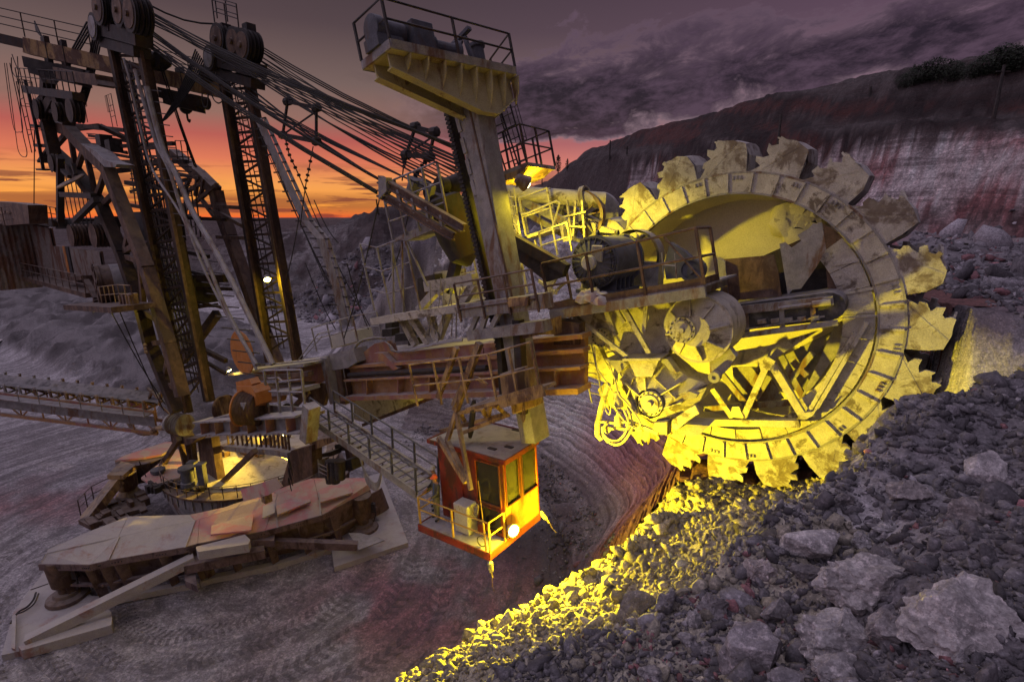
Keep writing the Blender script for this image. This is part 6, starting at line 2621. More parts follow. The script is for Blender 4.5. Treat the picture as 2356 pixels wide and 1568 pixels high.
railing(m, [a - AV * .3 + NV * 1.05, e0 + NV * 1.05], 1.1, 1.7, .025, (1, .5))
m.build('walkway_railing', MAT['rust'], mh)
m = M()
dq = BP(*tB(640, 945), 8.06)
m.box(dq + UPV * .95, AV * .28, UPV * .95, NV * .05)
m.build('door_leaf', MAT['orange'], mh)
m = M()
m.box(dq + UPV * .95 + AV * .62, AV * .34, UPV * .95, NV * .03)
m.build('doorway', MAT['dark'], mh)
m = M()
for (x0, x1, y0, y1, v) in ((-80, 262, 300, 480, 9.6),):
    m.px([tB(x0, y0 - 15), tB(150, y0), tB(255, y0 + 18), tB(270, y1 + 10), tB(x0, y1 + 40)], v, 1.0)
m.build('upper_cabin', MAT['rust'], mh)
m = M()
m.px([tB(-20, 375), tB(42, 373), tB(42, 398), tB(-20, 400)], 9.66, .05)
m.px([tB(56, 375), tB(86, 378), tB(86, 402), tB(56, 400)], 9.66, .05)
m.build('cabin_windows', MAT['ochre'], mh)
m = M()
railing(m, [BP(*tB(-60, 535), 10.5), BP(*tB(270, 480), 9.0), BP(*tB(300, 470), 8.2), BP(*tB(545, 525), 8.0)], 1.35, 1.3, .03, (1, .66, .33))
m.build('roof_railing', MAT['rust'], mh)
m = M()
m.px([tB(275, 500), tB(285, 445), tB(470, 448), tB(485, 520)], 6.5, 2.0)
m.px([tB(510, 540), tB(515, 450), tB(740, 445), tB(745, 520)], 5.5, 2.0)
m.px([tB(860, 520), tB(870, 422), tB(955, 422), tB(960, 520)], 5.5, 2.0)
m.px([tB(700, 560), tB(720, 470), tB(940, 470), tB(950, 560)], 6.5, 1.0)
m.build('roof_machines', MAT['dark'], mh)
for x in (690, 895):
    m = M()
    sheave(m, BP(*tB(x - 30, 600), 8.4), NV, .72, 5, .2)
    m.build('winch_drum', MAT['rust'], mh, smooth=True)
m = M()
m.px([tB(660, 700), tB(720, 560), tB(870, 560), tB(930, 690)], 7.6, .6)
m.build('winch_bed', MAT['dark'], mh)
# big hoist drum on its bracket platform
hd = sub('hoist_drum', BP(*tB(900, 1200), 9.0), EXC)
c = BP(*tB(897, 1048), 9.0)
dax = (-NV + AV * .15).normalized()
m = M()
rr = 1.2
m.lathe(c, dax, [(rr, 0), (rr, .12), (rr * .93, .14), (rr * .93, 1.9), (rr, 1.92), (rr, 2.1), (.2, 2.1)], 40)
m.build('drum', MAT['rust'], hd, smooth=True)
m = M()
m.lathe(c, dax, [(rr, -.06), (rr, .02), (rr * .82, .02), (rr * .82, -.06)], 40, cap=False)
for k in range(6):
    a = math.pi * k / 6 * 1.0
    e = dax.orthogonal().normalized()
    f_ = dax.cross(e)
    q = e * math.cos(a * 2) + f_ * math.sin(a * 2)
    m.beam(c - dax * .05, c - dax * .05 + q * rr * .9, .24, .06, side=dax.cross(q))
m.lathe(c, dax, [(.26, -.12), (.26, .05)], 14)
m.build('drum_spokes', MAT['rust'], hd)
m = M()
m.lathe(c, dax, [(rr * .945, .65), (rr * .95, 1.2)], 40, cap=False)
m.build('rope_wrap', MAT['steel'], hd, smooth=True)
m = M()
m.bar(tB(770, 1240), tB(1235, 1262), 9.2, .3, 2.0)
m.build('drum_platform', MAT['rust'], hd)
m = M()
m.bar(tB(790, 1010), tB(890, 1180), 8.8, .2, .3)
m.bar(tB(890, 1180), tB(880, 1240), 8.8, .24, .3)
m.bar(tB(640, 1000), tB(800, 985), 8.4, .26, .6)
m.build('platform_bracket', MAT['rust'], hd)
m = M()
railing(m, [BP(*tB(*p), 9.9) for p in ((940, 1225), (1110, 1215), (1230, 1230))], .9, .8, .02, (1, .5))
for k in range(4):
    m.box(BP(*tB(1140 + 30 * k, 1200), 9.0), AV * .12, NV * .2, UPV * (.3 + .1 * (k % 2)))
m.build('platform_railing', MAT['ochre'], hd)
for (a, b) in ((tB(1015, 1285), tC(345, 590)), (tB(1098, 1290), tC(330, 640))):
    rope(a, 9.2, b, 7.6, .03)
# tarp lamp brackets on the left leg
m = M()
for k in range(3):
    m.lathe(BP(*tC(160 + 6 * k, 40 + 30 * k), 8.2), AV, [(.05, -.1), (.14, 0), (.05, .15)], 8)
m.build('leg_horns', MAT['ochre'], gt)
# ================================================================== slewing base, walking skis, conveyors
TC = Vector((-18.7, 34.3, 0))                       # slewing ring
bs = sub('slewing_base', TC, EXC)
ZD = 3.0
m = M()
m.lathe(TC, UPV, [(5.0, .6), (5.4, 1.0), (5.7, ZD - .9), (5.7, ZD), (0.5, ZD)], 56, cap=False)
m.build('ring_hull', MAT['steel'], bs, smooth=True)
for k in range(56):
    a = 2 * math.pi * k / 56
    e = Vector((math.cos(a), math.sin(a), 0))
    if e.dot(Vector((0, -1, 0))) < -.3:
        continue
    m = M()
    m.beam(TC + e * 5.73 + UPV * (ZD - .1), TC + e * 5.73 + UPV * (ZD - .85), .06, .08)
    m.build('hull_rib', MAT['steel'], bs)
m = M()
m.lathe(TC + UPV * ZD, UPV, [(5.9, -.12), (5.9, 0.02), (4.9, .02), (4.9, -.12)], 72, cap=False)
m.build('ring_walk', MAT['rust'], bs)
m = M()
m.lathe(TC + UPV * (ZD + .02), UPV, [(4.6, 0), (4.6, .12), (.5, .18), (.4, .18)], 60)
m.build('slewing_floor', MAT['pale'], bs)
m = M()
ring = [TC + Vector((math.cos(t), math.sin(t), 0)) * 5.75 + UPV * ZD for t in [RAD(-170 + 8 * k) for k in range(23)]]
railing(m, ring, .85, 1.6, .022, (1, .55))
m.build('ring_railing', MAT['rust'], bs)
# lower superstructure: legs, curved gallery with lit openings
m = M()
m.px([tC(*p) for p in ((640, 900), (765, 890), (800, 1130), (835, 1340), (690, 1440))], 5.6, .5)
m.build('support_plate', MAT['rust'], bs)
m = M()
m.px([tC(*p) for p in ((375, 780), (480, 800), (520, 900), (640, 900), (560, 960), (400, 935))], 6.6, .6)
m.build('mast_foot', MAT['rust'], bs)
for (a, b, w, v) in (((470, 900), (320, 1140), .3, 6.8), ((840, 1330), (1170, 1010), .28, 5.4), ((480, 920), (540, 1180), .3, 6.2), ((540, 900), (590, 1170), .26, 6.0), ((590, 900), (620, 1160), .3, 5.8),
                     ((780, 930), (890, 1250), .2, 4.4), ((900, 1010), (910, 1160), .4, 3.6)):
    m = M()
    m.bar(tC(*a), tC(*b), v, w, w)
    m.build('support_strut', MAT['rust'], bs)
cq = BP(*tC(430, 760), 7.2)
m = M()
sheave(m, cq, (NV * .3 - AV * .9).normalized(), .68, 5, .2)
m.build('foot_sheaves', MAT['steel'], bs, smooth=True)
m = M()
m.lathe(cq + (NV * .3 - AV * .9) * .3, (NV * .3 - AV * .9), [(.6, -.1), (.55, .1), (.2, .16), (.01, .16)], 20)
m.build('foot_sheave_cap', MAT['steel'], bs, smooth=True)
cen = TC
# curved lattice gallery round the slewing ring
gp = [BP(*tC(*p), 4.6) for p in ((930, 975), (1060, 985), (1190, 1000), (1320, 1005), (1430, 1015), (1520, 1040))]
gq = [p + UPV * 1.25 for p in gp]
m = M()
for a, b in zip(gp[:-1], gp[1:]):
    m.beam(a, b, .7, .34)
m.build('gallery_floor', MAT['steel'], bs)
for i, (a, b) in enumerate(zip(gp[:-1], gp[1:])):
    m = M()
    for k in range(3):
        p = a.lerp(b, k / 3)
        m.beam(p, p + UPV * 1.25, .1, .1)
    m.beam(a, b + UPV * 1.2, .06, .06)
    m.beam(a + UPV * 1.2, b + UPV * 1.2, .12, .12)
    m.build('gallery_frame', MAT['rust'], bs)
m = M()
m.px([tC(*p) for p in ((850, 880), (1060, 870), (1130, 890), (1500, 880), (1520, 900), (1400, 870), (1480, 1010), (880, 960))], 1.5, .2)
m.build('back_wall', MAT['pale'], bs)
m = M()
for pts, v in ((((900, 1010), (1090, 985), (1110, 1080), (930, 1160)), 2.8), (((1100, 1050), (1180, 1020), (1200, 1070), (1110, 1100)), 2.4), (((840, 960), (900, 980), (900, 1060), (850, 1040)), 3.4),
               (((1240, 900), (1270, 900), (1260, 990), (1230, 990)), 3.0)):
    m.px([tC(*p) for p in pts], v, .5)
m.build('bogies', MAT['ochre'], bs)
m = M()
ladder(m, BP(*tC(850, 1240), 4.9), BP(*tC(785, 930), 4.9), AV, .6, .34, .04)
m.build('base_ladder', MAT['ochre'], bs)
# slewing drive motors
for k, (x, y, s_) in enumerate(((300, 1330, 1.0), (560, 1330, 1.05), (225, 1300, .8), (610, 1270, .8), (690, 1290, .8))):
    m = M()
    p = BP(*tC(x, y), 7.6 - .6 * (k > 1))
    m.lathe(p, UPV, [(.2, -.1), (.4 * s_, 0), (.4 * s_, .25), (.33 * s_, .3), (.33 * s_, 1.0), (.44 * s_, 1.02), (.44 * s_, 1.22), (.1, 1.24)] if k < 2 else [(.28, -.2), (.28, 1.05), (.34, 1.06), (.34, 1.2), (.05, 1.25)], 14 if k < 2 else 4)
    m.build('slewing_motor', MAT['motor'], bs, smooth=k < 2)
m = M()
rng = random.Random(3)
for k in range(26):
    x, y = rng.uniform(180, 700), rng.uniform(1330, 1390)
    p = RP(*tC(x, y), TC + UPV * ZD, UPV)
    m.box(p + UPV * .15, AV * rng.uniform(.08, .3), NV * rng.uniform(.06, .2), UPV * rng.uniform(.06, .28))
o = m.build('deck_clutter', MAT['dark'], bs)
o['kind'] = 'stuff'
m = M()
m.px([tC(*p) for p in ((1035, 1370), (1360, 1260), (1420, 1340), (1290, 1420), (1065, 1478))], 6.6, .05)
m.build('leaning_sheet', MAT['deck_pinklit'], bs)
m = M()
m.box(BP(*tC(1275, 1440), 6.4), AV * .22, NV * .2, UPV * .25)
m.build('lit_box', MAT['ochre'], bs)
# right of the ring: machinery, drums
m = M()
rng = random.Random(8)
for k in range(14):
    x, y = 1860 + (k % 3) * 46, 1120 + (k // 3) * 34
    m.lathe(BP(*tC(x, y), 4.4 + .2 * (k % 3)), UPV, [(.24, -.3), (.26, 0), (.26, .12), (.02, .14)], 12)
m.build('oil_cans', MAT['dark'], bs, smooth=True)
for (pts, v, mt) in ((((1690, 1110), (1760, 1100), (1770, 1250), (1700, 1260)), 4.6, 'steel'), (((1780, 1040), (1870, 1020), (1880, 1060), (1790, 1075)), 3.6, 'dark'), (((1960, 1110), (2050, 1090), (2070, 1190), (1980, 1200)), 4.2, 'dark'),
                     (((1900, 960), (1990, 940), (2000, 1010), (1910, 1020)), 3.0, 'dark'), (((1990, 980), (2060, 1000), (2090, 1180), (2030, 1210)), 3.6, 'rust'), (((1660, 930), (1870, 890), (1880, 930), (1700, 1010)), 4.8, 'ochre'),
                     (((1500, 1010), (1690, 960), (1700, 1230), (1560, 1300), (1400, 1360)), 5.0, 'rust')):
    m = M()
    m.px([tC(*p) for p in pts], v, .6)
    m.build('deck_machine', MAT[mt], bs)
m = M()
ladder(m, BP(*tC(1800, 1260), 4.8), BP(*tC(1790, 1110), 4.8), AV, .8, .2, .04)
m.build('deck_ladder', MAT['steel'], bs)
m = M()
for k in range(10):
    q = BP(*tC(1475 + 6 * (k % 4), 1110 + 24 * k), 5.4)
    m.tube(spline([q, q + UPV * .3 + AV * .1, q + AV * .2 - UPV * .3]), .03, 4)
m.build('cable_bundle', MAT['dark'], bs)
# ------------------------------------------------------------------ near walking ski
sk = sub('walking_ski', PZ(480, 1300, 0), EXC)
ZS = 2.7


def zp(f, pts, z):
    return [PZ(*f(*p), z) for p in pts]


zr = ZS + .45
tipL, tipL2 = PZ(*b1(215, 915), ZS), PZ(*b1(255, 850), ZS)
# deck panels: near slope, ridge, far edge
near_e = zp(b1, ((215, 915), (500, 918), (610, 892), (1030, 820), (1100, 800)), ZS) + zp(b2, ((250, 1135), (610, 1035), (912, 878)), ZS)
ridge = zp(b1, ((258, 850), (660, 760), (660, 760), (1085, 668), (1110, 662)), zr) + zp(b2, ((330, 905), (560, 812), (905, 835)), zr)
far_e = zp(b1, ((265, 830), (470, 740), (712, 646), (1058, 636), (1250, 595)), zr + .05) + zp(b2, ((300, 880), (540, 802), (880, 800)), zr + .05)
mats = ['deck', 'deck', 'deck', 'deck_pinklit', 'deck_pinklit', 'deck_pinklit', 'deck_pinklit']
for i in range(len(near_e) - 1):
    for (A, B) in ((near_e, ridge), (ridge, far_e)):
        m = M()
        q = [A[i], A[i + 1], B[i + 1], B[i]]
        if (q[2] - q[3]).length < .05:
            q = [A[i], A[i + 1], B[i + 1]]
        c = sum(q, Vector()) / len(q)
        q = [c + (p - c) * .992 for p in q]
        m.plate(q, UPV * -.06)
        m.build('deck_plate', MAT[mats[i]], sk)
for a, b in zip(near_e[:-1], near_e[1:]):
    m = M()
    m.beam(a - UPV * .14, b - UPV * .14, .06, .36)
    m.build('deck_skirt', MAT['reddark'], sk)
# raised hatches and laps on the deck
for pts, z, mt in (([b1(1180, 705), b1(1415, 640), b1(1400, 730), b1(1175, 755)], zr - .1, 'deck_pinklit'), ([b2(240, 985), b2(310, 968), b2(315, 1025), b2(235, 1060)], zr - .05, 'deck'),
                   ([b2(320, 985), b2(510, 920), b2(540, 955), b2(330, 1040)], zr - .1, 'deck_pinklit'), ([b2(590, 880), b2(780, 840), b2(800, 900), b2(600, 960)], zr - .05, 'deck_pinklit')):
    m = M()
    m.plate([PZ(*p, z) for p in pts], UPV * .10)
    m.build('hatch', MAT[mt], sk)
for (a, b) in ((b1(600, 890), b1(662, 760)), (b1(1030, 818), b1(1085, 668)), (b2(330, 1110), b2(300, 880)), (b2(600, 1035), b2(590, 890))):
    m = M()
    m.beam(PZ(*a, ZS + .05), PZ(*b, zr + .02), .10, .05)
    m.build('deck_seam', MAT['deck'], sk)
# hull below the deck
hull_t = [p + (Vector((0.4, .6, 0))) for p in near_e]
for a, b in zip(hull_t[:-1], hull_t[1:]):
    m = M()
    m.plate([Vector((a.x, a.y, ZS - .3)), Vector((b.x, b.y, ZS - .3)), Vector((b.x, b.y, .25)) + Vector((.2, .9, 0)), Vector((a.x, a.y, .25)) + Vector((.2, .9, 0))], Vector((.1, .3, 0)))
    m.build('hull_side', MAT['reddark'], sk)
for k in range(9):
    p = hull_t[0].lerp(hull_t[-1], (k + .7) / 9.5)
    q = p + Vector((-.15, -.2, 0))
    m = M()
    m.beam(Vector((q.x, q.y, ZS - .3)), Vector((q.x + .3, q.y + .3, .6)), .1, .35)
    m.build('hull_rib', MAT['reddark'], sk)
for k in range(12):
    t_ = (k + .5) / 12 * (len(near_e) - 1)
    i_ = int(t_)
    p = near_e[i_].lerp(near_e[i_ + 1], t_ - i_)
    q = Vector((p.x + .25, p.y + .45, .15))
    m = M()
    m.plate([p - UPV * .32, p + Vector((.3, .5, -.32)), q + Vector((.15, .25, 0)), q + Vector((-.05, -.1, .0))], AV * .07)
    m.build('side_web', MAT['reddark'], sk)
    m = M()
    for j in range(4):
        c = near_e[i_].lerp(near_e[i_ + 1], min(1, t_ - i_ + .04 * j)) + Vector((-.02, -.045, -.14))
        m.lathe(c, NV, [(.035, -.01), (.035, .03)], 6)
    m.build('skirt_bolts', MAT['dark'], sk, kind='stuff')
for a, b in zip(near_e[:-1], near_e[1:]):
    m = M()
    o_ = Vector((.25, .4, 0))
    m.beam(Vector((a.x, a.y, .18)) + o_, Vector((b.x, b.y, .18)) + o_, .4, .34)
    m.build('bottom_rail', MAT['deck'], sk)
    m = M()
    m.beam(Vector((a.x, a.y, 1.25)) + o_ * .9, Vector((b.x, b.y, 1.25)) + o_ * .9, .2, .12)
    m.build('side_rail', MAT['reddark'], sk)
# ground pads at both ends
pad_l = zp(b1, ((8, 1418), (92, 1400), (380, 1310), (625, 1232), (620, 1180), (480, 1060), (265, 935), (165, 1055), (75, 1180)), .30)
m = M()
m.plate(pad_l, UPV * -.45)
m.build('ground_pad', MAT['deck'], sk)
pad_r = zp(b2, ((685, 1358), (1148, 1205), (978, 765), (900, 790), (640, 1060)), .35)
m = M()
m.plate(pad_r, UPV * -.5)
m.build('ground_pad', MAT['deck'], sk)
m = M()
m.plate(zp(b1, ((100, 1370), (380, 1255), (625, 1205), (620, 1250), (120, 1392)), .55), UPV * -.5)
m.plate(zp(b1, ((70, 1210), (92, 1205), (88, 1395), (66, 1390)), .45), UPV * .12)
m.build('pad_lip', MAT['deck'], sk)
m = M()
m.plate(zp(b2, ((775, 1150), (850, 1150), (970, 1180), (1000, 1195), (840, 1255)), 1.0), UPV * .06)
m.build('bent_sheet', MAT['steel'], sk)
# long slanting strut and side brackets
m = M()
m.beam(PZ(*b1(150, 1345), .5), PZ(*b1(1085, 880), 2.0), .55, .5)
m.build('side_strut', MAT['deck'], sk)
m = M()
m.beam(PZ(*b2(170, 1200), 1.9), PZ(*b2(830, 1225), 1.0), .4, .45)
m.build('side_strut', MAT['reddark'], sk)
m = M()
m.plate(zp(b1, ((1100, 870), (1100, 860), (1370, 790), (1400, 820), (1390, 845), (1110, 890)), ZS - .25), UPV * .5)
m.build('side_box', MAT['deck'], sk)
for (pts, z, h) in ((((1030, 970), (1480, 880), (1475, 850), (1100, 900)), 1.5, .5), (((1030, 975), (1090, 960), (1105, 1070), (1035, 1040)), .9, .4), (((1400, 770), (1532, 760), (1532, 815), (1390, 815)), 1.9, .4)):
    m = M()
    m.plate(zp(b1, pts, z), UPV * h)
    m.build('side_bracket', MAT['reddark'], sk)
# jack cylinders
for (f, x, y0, nm) in ((b1, 378, 1090, 'jack'), (b2, 870, 1110, 'jack')):
    m = M()
    p = PZ(*f(x, y0), .4)
    m.lathe(p, UPV, [(.95, -.05), (.9, .1), (.62, .2), (.55, .35), (.34, .36), (.34, .8), (.56, .82), (.6, 1.3), (.66, 2.0), (.6, 2.3)], 24)
    m.build(nm, MAT['rust'], sk, smooth=True)
    m = M()
    m.tube(spline([p + Vector((.7, -.1, .5)), p + Vector((.9, -.2, 1.2)), p + Vector((.7, -.1, 1.9))]), .05, 5)
    m.box(p + Vector((.75, -.1, 1.5)), Vector((.12, 0, 0)), Vector((0, .12, 0)), Vector((0, 0, .3)))
    m.build('jack_valve', MAT['dark'], sk)
m = M()
m.tube(spline(zp(b1, ((170, 1055), (270, 1020)), 1.2)), .03, 4)
m.tube(spline(zp(b1, ((200, 1070), (185, 1110), (150, 1150), (100, 1180), (60, 1240)), .5)), .05, 5)
m.tube(spline(zp(b1, ((215, 1075), (190, 1130), (140, 1170), (90, 1190)), .6)), .04, 5)
m.build('ski_hoses', MAT['dark'], sk)
# ------------------------------------------------------------------ far ski and the steelwork in front of it
fk = sub('far_walking_ski', PZ(360, 1090, 0), EXC)
m = M()
m.plate(zp(b1, ((640, 335), (690, 308), (920, 232), (985, 230), (975, 262), (900, 300), (800, 318)), 3.3), UPV * -.15)
m.build('deck_plate', MAT['deck_pinklit'], fk)
m = M()
m.plate(zp(b1, ((640, 335), (800, 318), (975, 262), (975, 300), (820, 352), (645, 385)), 3.1), UPV * -1.4)
m.build('ski_side', MAT['rust'], fk)
m = M()
m.plate(zp(b1, ((785, 430), (990, 270), (1030, 330), (1000, 430), (850, 470)), 3.2), UPV * -.15)
m.build('deck_plate', MAT['deck_pinklit'], fk)
m = M()
m.beam(PZ(*b1(480, 670), 1.0), PZ(*b1(660, 440), 3.0), .9, .5)
m.build('tilt_arm', MAT['ochre'], fk)
m = M()
m.plate(zp(b1, ((600, 440), (680, 360), (760, 380), (690, 440)), 3.2), UPV * .3)
m.lathe(PZ(*b1(715, 500), 1.6), UPV, [(.8, -.4), (.7, -.2), (.5, .1), (.62, .3), (.66, 1.3), (.3, 1.6)], 18)
m.build('arm_head', MAT['ochre'], fk)
m = M()
rng = random.Random(4)
for k in range(34):
    x, y = rng.uniform(480, 800), rng.uniform(540, 690)
    if y < 900 - x * .55 or y > 1010 - x * .5:
        continue
    p = PZ(*b1(x, y), 1.2)
    m.box(p, AV * rng.uniform(.15, .7), NV * rng.uniform(.1, .3), UPV * rng.uniform(.08, .5))
o = m.build('chassis_clutter', MAT['rust'], fk)
o['kind'] = 'stuff'
m = M()
m.plate(zp(b1, ((440, 690), (640, 580), (800, 560), (820, 620), (700, 650), (500, 720)), 1.0), UPV * .3)
m.build('chassis_deck', MAT['rust'], fk)
m = M()
railing(m, [PZ(*b1(*p), .9) for p in ((450, 640), (525, 560), (640, 500))], 1.1, 1.2, .03, (1, .5))
m.build('chassis_railing', MAT['rust'], fk)
m = M()
m.tube([PZ(*b1(820, 440), 3.0), PZ(*b1(775, 340), 4.4)], .04, 4)
m.build('rod', MAT['dark'], fk)
# core hull between the skis
m = M()
m.lathe(TC + Vector((1.5, -1, 0)), UPV, [(5.2, .1), (5.4, 2.0), (3, 2.1)], 10)
m.build('core_hull', MAT['rust'], bs)
# ------------------------------------------------------------------ discharge conveyor to the left
cvr = thing('discharge_conveyor', 'long belt conveyor on a trussed boom running left from the machine base', 'conveyor', PZ(200, 1000, 8.0))
g0, g1 = BP(*l3(1150, 1440), 6.6), PZ(*l3(-160, 1285), 8.7)
d = (g1 - g0).normalized()
sd = d.cross(UPV).normalized()
if sd.dot(CAM - g0) < 0:
    sd = -sd
g1 = g1 + d * 14
L = (g1 - g0).length
for s_, nm in ((.95, 'side_truss'), (-.95, 'side_truss')):
    m = M()
    for dz in (0, -1.5):
        m.beam(g0 + sd * s_ + UPV * dz, g1 + sd * s_ + UPV * dz, .16, .22)
    n = int(L / 1.6)
    for k in range(n):
        a, b = g0 + d * (L * k / n) + sd * s_, g0 + d * (L * (k + 1) / n) + sd * s_
        m.beam(a, b - UPV * 1.5, .08, .08) if k % 2 else m.beam(a - UPV * 1.5, b, .08, .08)
        m.beam(a, a - UPV * 1.5, .08, .08)
    m.build(nm, MAT['boom'], cvr)
m = M()
m.plate([g0 + sd * 1.0 - UPV * .3, g1 + sd * 1.0 - UPV * .3, g1 + sd * 1.0 - UPV * 1.0, g0 + sd * 1.0 - UPV * 1.0], sd * .03)
m.build('side_sheet', MAT['steel'], cvr)
m = M()
vs, fs = [], []
n = 24
for k in range(n + 1):
    p = g0 + d * (L * k / n)
    for (s_, z) in ((-.8, .62), (-.4, .30), (.4, .30), (.8, .62)):
        vs.append(p + sd * s_ + UPV * z)
for k in range(n):
    for j in range(3):
        a = k * 4 + j
        fs.append((a, a + 1, a + 5, a + 4))
m.add(vs, fs)
m.build('belt', MAT['belt'], cvr, smooth=True)
n = int(L / 1.1)
for k in range(n):
    p = g0 + d * (L * (k + .5) / n)
    m = M()
    for s_ in (-1, 1):
        m.beam(p + sd * s_ * .95, p + sd * s_ * 1.0 + UPV * .75, .14, .1)
        m.beam(p + sd * s_ * .4 + UPV * .2, p + sd * s_ * .95 + UPV * .62, .12, .12)
    m.beam(p - sd * .95 + UPV * .1, p + sd * .95 + UPV * .1, .1, .1)
    m.build('idler_frame', MAT['ochre' if k < 8 else 'steel'], cvr)
m = M()
railing(m, [g0 + sd * 1.7, g1 + sd * 1.7], 1.0, 1.5, .025, (1, .5))
m.plate([g0 + sd * 1.1, g1 + sd * 1.1, g1 + sd * 1.75, g0 + sd * 1.75], UPV * -.06)
m.build('walkway', MAT['steel'], cvr)
m = M()
p = BP(*l3(960, 1440), 7.2)
m.box(p, d * .5, sd * .35, UPV * .4)
m.build('junction_box', MAT['deck_pinklit'], cvr, bevel=.03)
for (a, b) in (((880, 1470), (900, 1568)), ((1030, 1310), (1130, 1400)), ((1060, 1330), (1040, 1380)), ((1130, 1330), (1110, 1420))):
    m = M()
    m.bar(l3(*a), l3(*b), 7.0, .14, .14)
    m.build('tail_frame', MAT['ochre'], cvr)
m = M()
m.tube(spline([BP(*tC(*p), 7.6) for p in ((0, 740), (60, 820), (150, 855), (220, 840), (260, 805), (370, 805))]), .16, 7)
m.build('hanging_hose', MAT['ochre'], cvr, smooth=True)
m = M()
p = g0 + d * (L * .52) - sd * 1.2
m.lathe(p, UPV, [(.75, -.2), (.3, .5), (.12, 1.3), (.05, 1.9)], 8)
m.build('hopper_cone', MAT['dark'], cvr)
# ------------------------------------------------------------------ field belt line on the pit floor, far left
fb = thing('field_conveyor', 'low belt conveyor lying along the embankment on the pit floor', 'conveyor', PZ(60, 780, .5))
a, b = PZ(*l3(-200, 1090), .3), PZ(*l3(640, 742), .3)
d = (b - a).normalized()
sd = Vector((0, 0, 1)).cross(d)
m = M()
m.plate([a + sd * .7 + UPV * .8, b + sd * .7 + UPV * .8, b - sd * .7 + UPV * .8, a - sd * .7 + UPV * .8], UPV * .05)
m.build('belt', MAT['deck'], fb)
m = M()
for s_ in (-.75, .75):
    m.beam(a + sd * s_ + UPV * .72, b + sd * s_ + UPV * .72, .1, .2)
m.build('belt_frame', MAT['dark'], fb)
n = int((b - a).length / 1.6)
m = M()
for k in range(n):
    p = a.lerp(b, k / n)
    for s_ in (-.75, .75):
        m.beam(p + sd * s_, p + sd * s_ + UPV * .75, .1, .1)
o = m.build('belt_legs', MAT['dark'], fb)
o['kind'] = 'stuff'
# ================================================================== the other lit lamps
floodlight(BP(*c1(405, 462), 4.3), WC - NV * 2.0 + UPV * 1.0 - AV * 2.0, .26, 'large lit floodlight under the landing right of the lookout column', 2600, glow='glow', spot=70, blend=.8, spill=430)
floodlight(BP(*c1(325, 845), 2.6), BP(*c1(700, 700), .5), .12, 'small lit lamp by the ladder foot right of the lookout column', 90)
floodlight(BP(*l4(1650, 640), 3.0), BP(*l4(1600, 700), 1.8), .1, 'lamp lighting the winch housing left of the lookout column', 90, glow='glow2')
floodlight(BP(975, 895, 3.0), BP(900, 940, 2.2), .1, 'lamp under the boom beside the dusty spill tray', 130, glow='glow2')
OR = (1.0, .66, .06)
floodlight(BP(615, 643, VF + .9), BP(640, 720, VF + 1.5) , .2, 'bright round floodlight halfway up the far lattice mast', 420, L=.3, bracket=BP(608, 655, VF))
floodlight(BP(*tB(890, 1278), 9.6), BP(*tB(1100, 1400), 8.6), .14, 'lit lamp at the left end of the hoist drum platform', 60)
floodlight(BP(*tB(962, 1275), 9.5), BP(*tB(1000, 1400), 9), .10, 'small square-looking lamp beside the drum platform lamp', 30, glow='glow2')
floodlight(BP(*tC(932, 272), 6.2), BP(*tC(1000, 380), 6.0), .14, 'orange lamp glowing behind the rusty sheave block', 60, col=OR)
floodlight(TC + Vector((2.6, -.6, ZD + 2.3)), TC + Vector((1.2, -2.2, ZD)), .16, 'amber lamp over the lit floor inside the slewing ring', 9000, col=OR, spot=140, blend=.7, spill=260)
floodlight(BP(*tC(1100, 900), 2.4), BP(*tC(1050, 950), 1.6), .12, 'amber lamp behind the curved gallery openings', 200, col=OR)
# ================================================================== boulders, rubble, clods
import bmesh


def ico(sub_):
    b = bmesh.new()
    bmesh.ops.create_icosphere(b, subdivisions=sub_, radius=1.0)
    v = np.array([tuple(p.co) for p in b.verts])
    f = np.array([[p.index for p in q.verts] for q in b.faces])
    b.free()
    return v, f


def rock_shape(V, seed, rough=.16, cuts=9, fine=0.06, lo=.5):
    r = np.random.RandomState(seed)
    P = V.copy()
    for k in range(cuts):
        n = r.normal(size=3)
        n /= np.linalg.norm(n)
        d = r.uniform(lo, .86)
        t = P @ n - d
        P = P - np.outer(np.maximum(t, 0) * .96, n)
    q = r.uniform(0, 50, 3)
    n1 = fbm(P[:, 0] * 1.6 + q[0], P[:, 1] * 1.6 + q[1], P[:, 2] * 1.6 + q[2], o=3)
    n2 = fbm(P[:, 0] * 5 + q[1], P[:, 1] * 6 + q[2], P[:, 2] * 6 + q[0], o=4) if fine else 0
    n3 = fbm(P[:, 0] * 17 + q[2], P[:, 1] * 17 + q[0], P[:, 2] * 17 + q[1], o=3, ridge=True) if len(V) > 5000 else 0
    return P * (1 + rough * n1 + fine * n2 + fine * .22 * n3)[:, None]


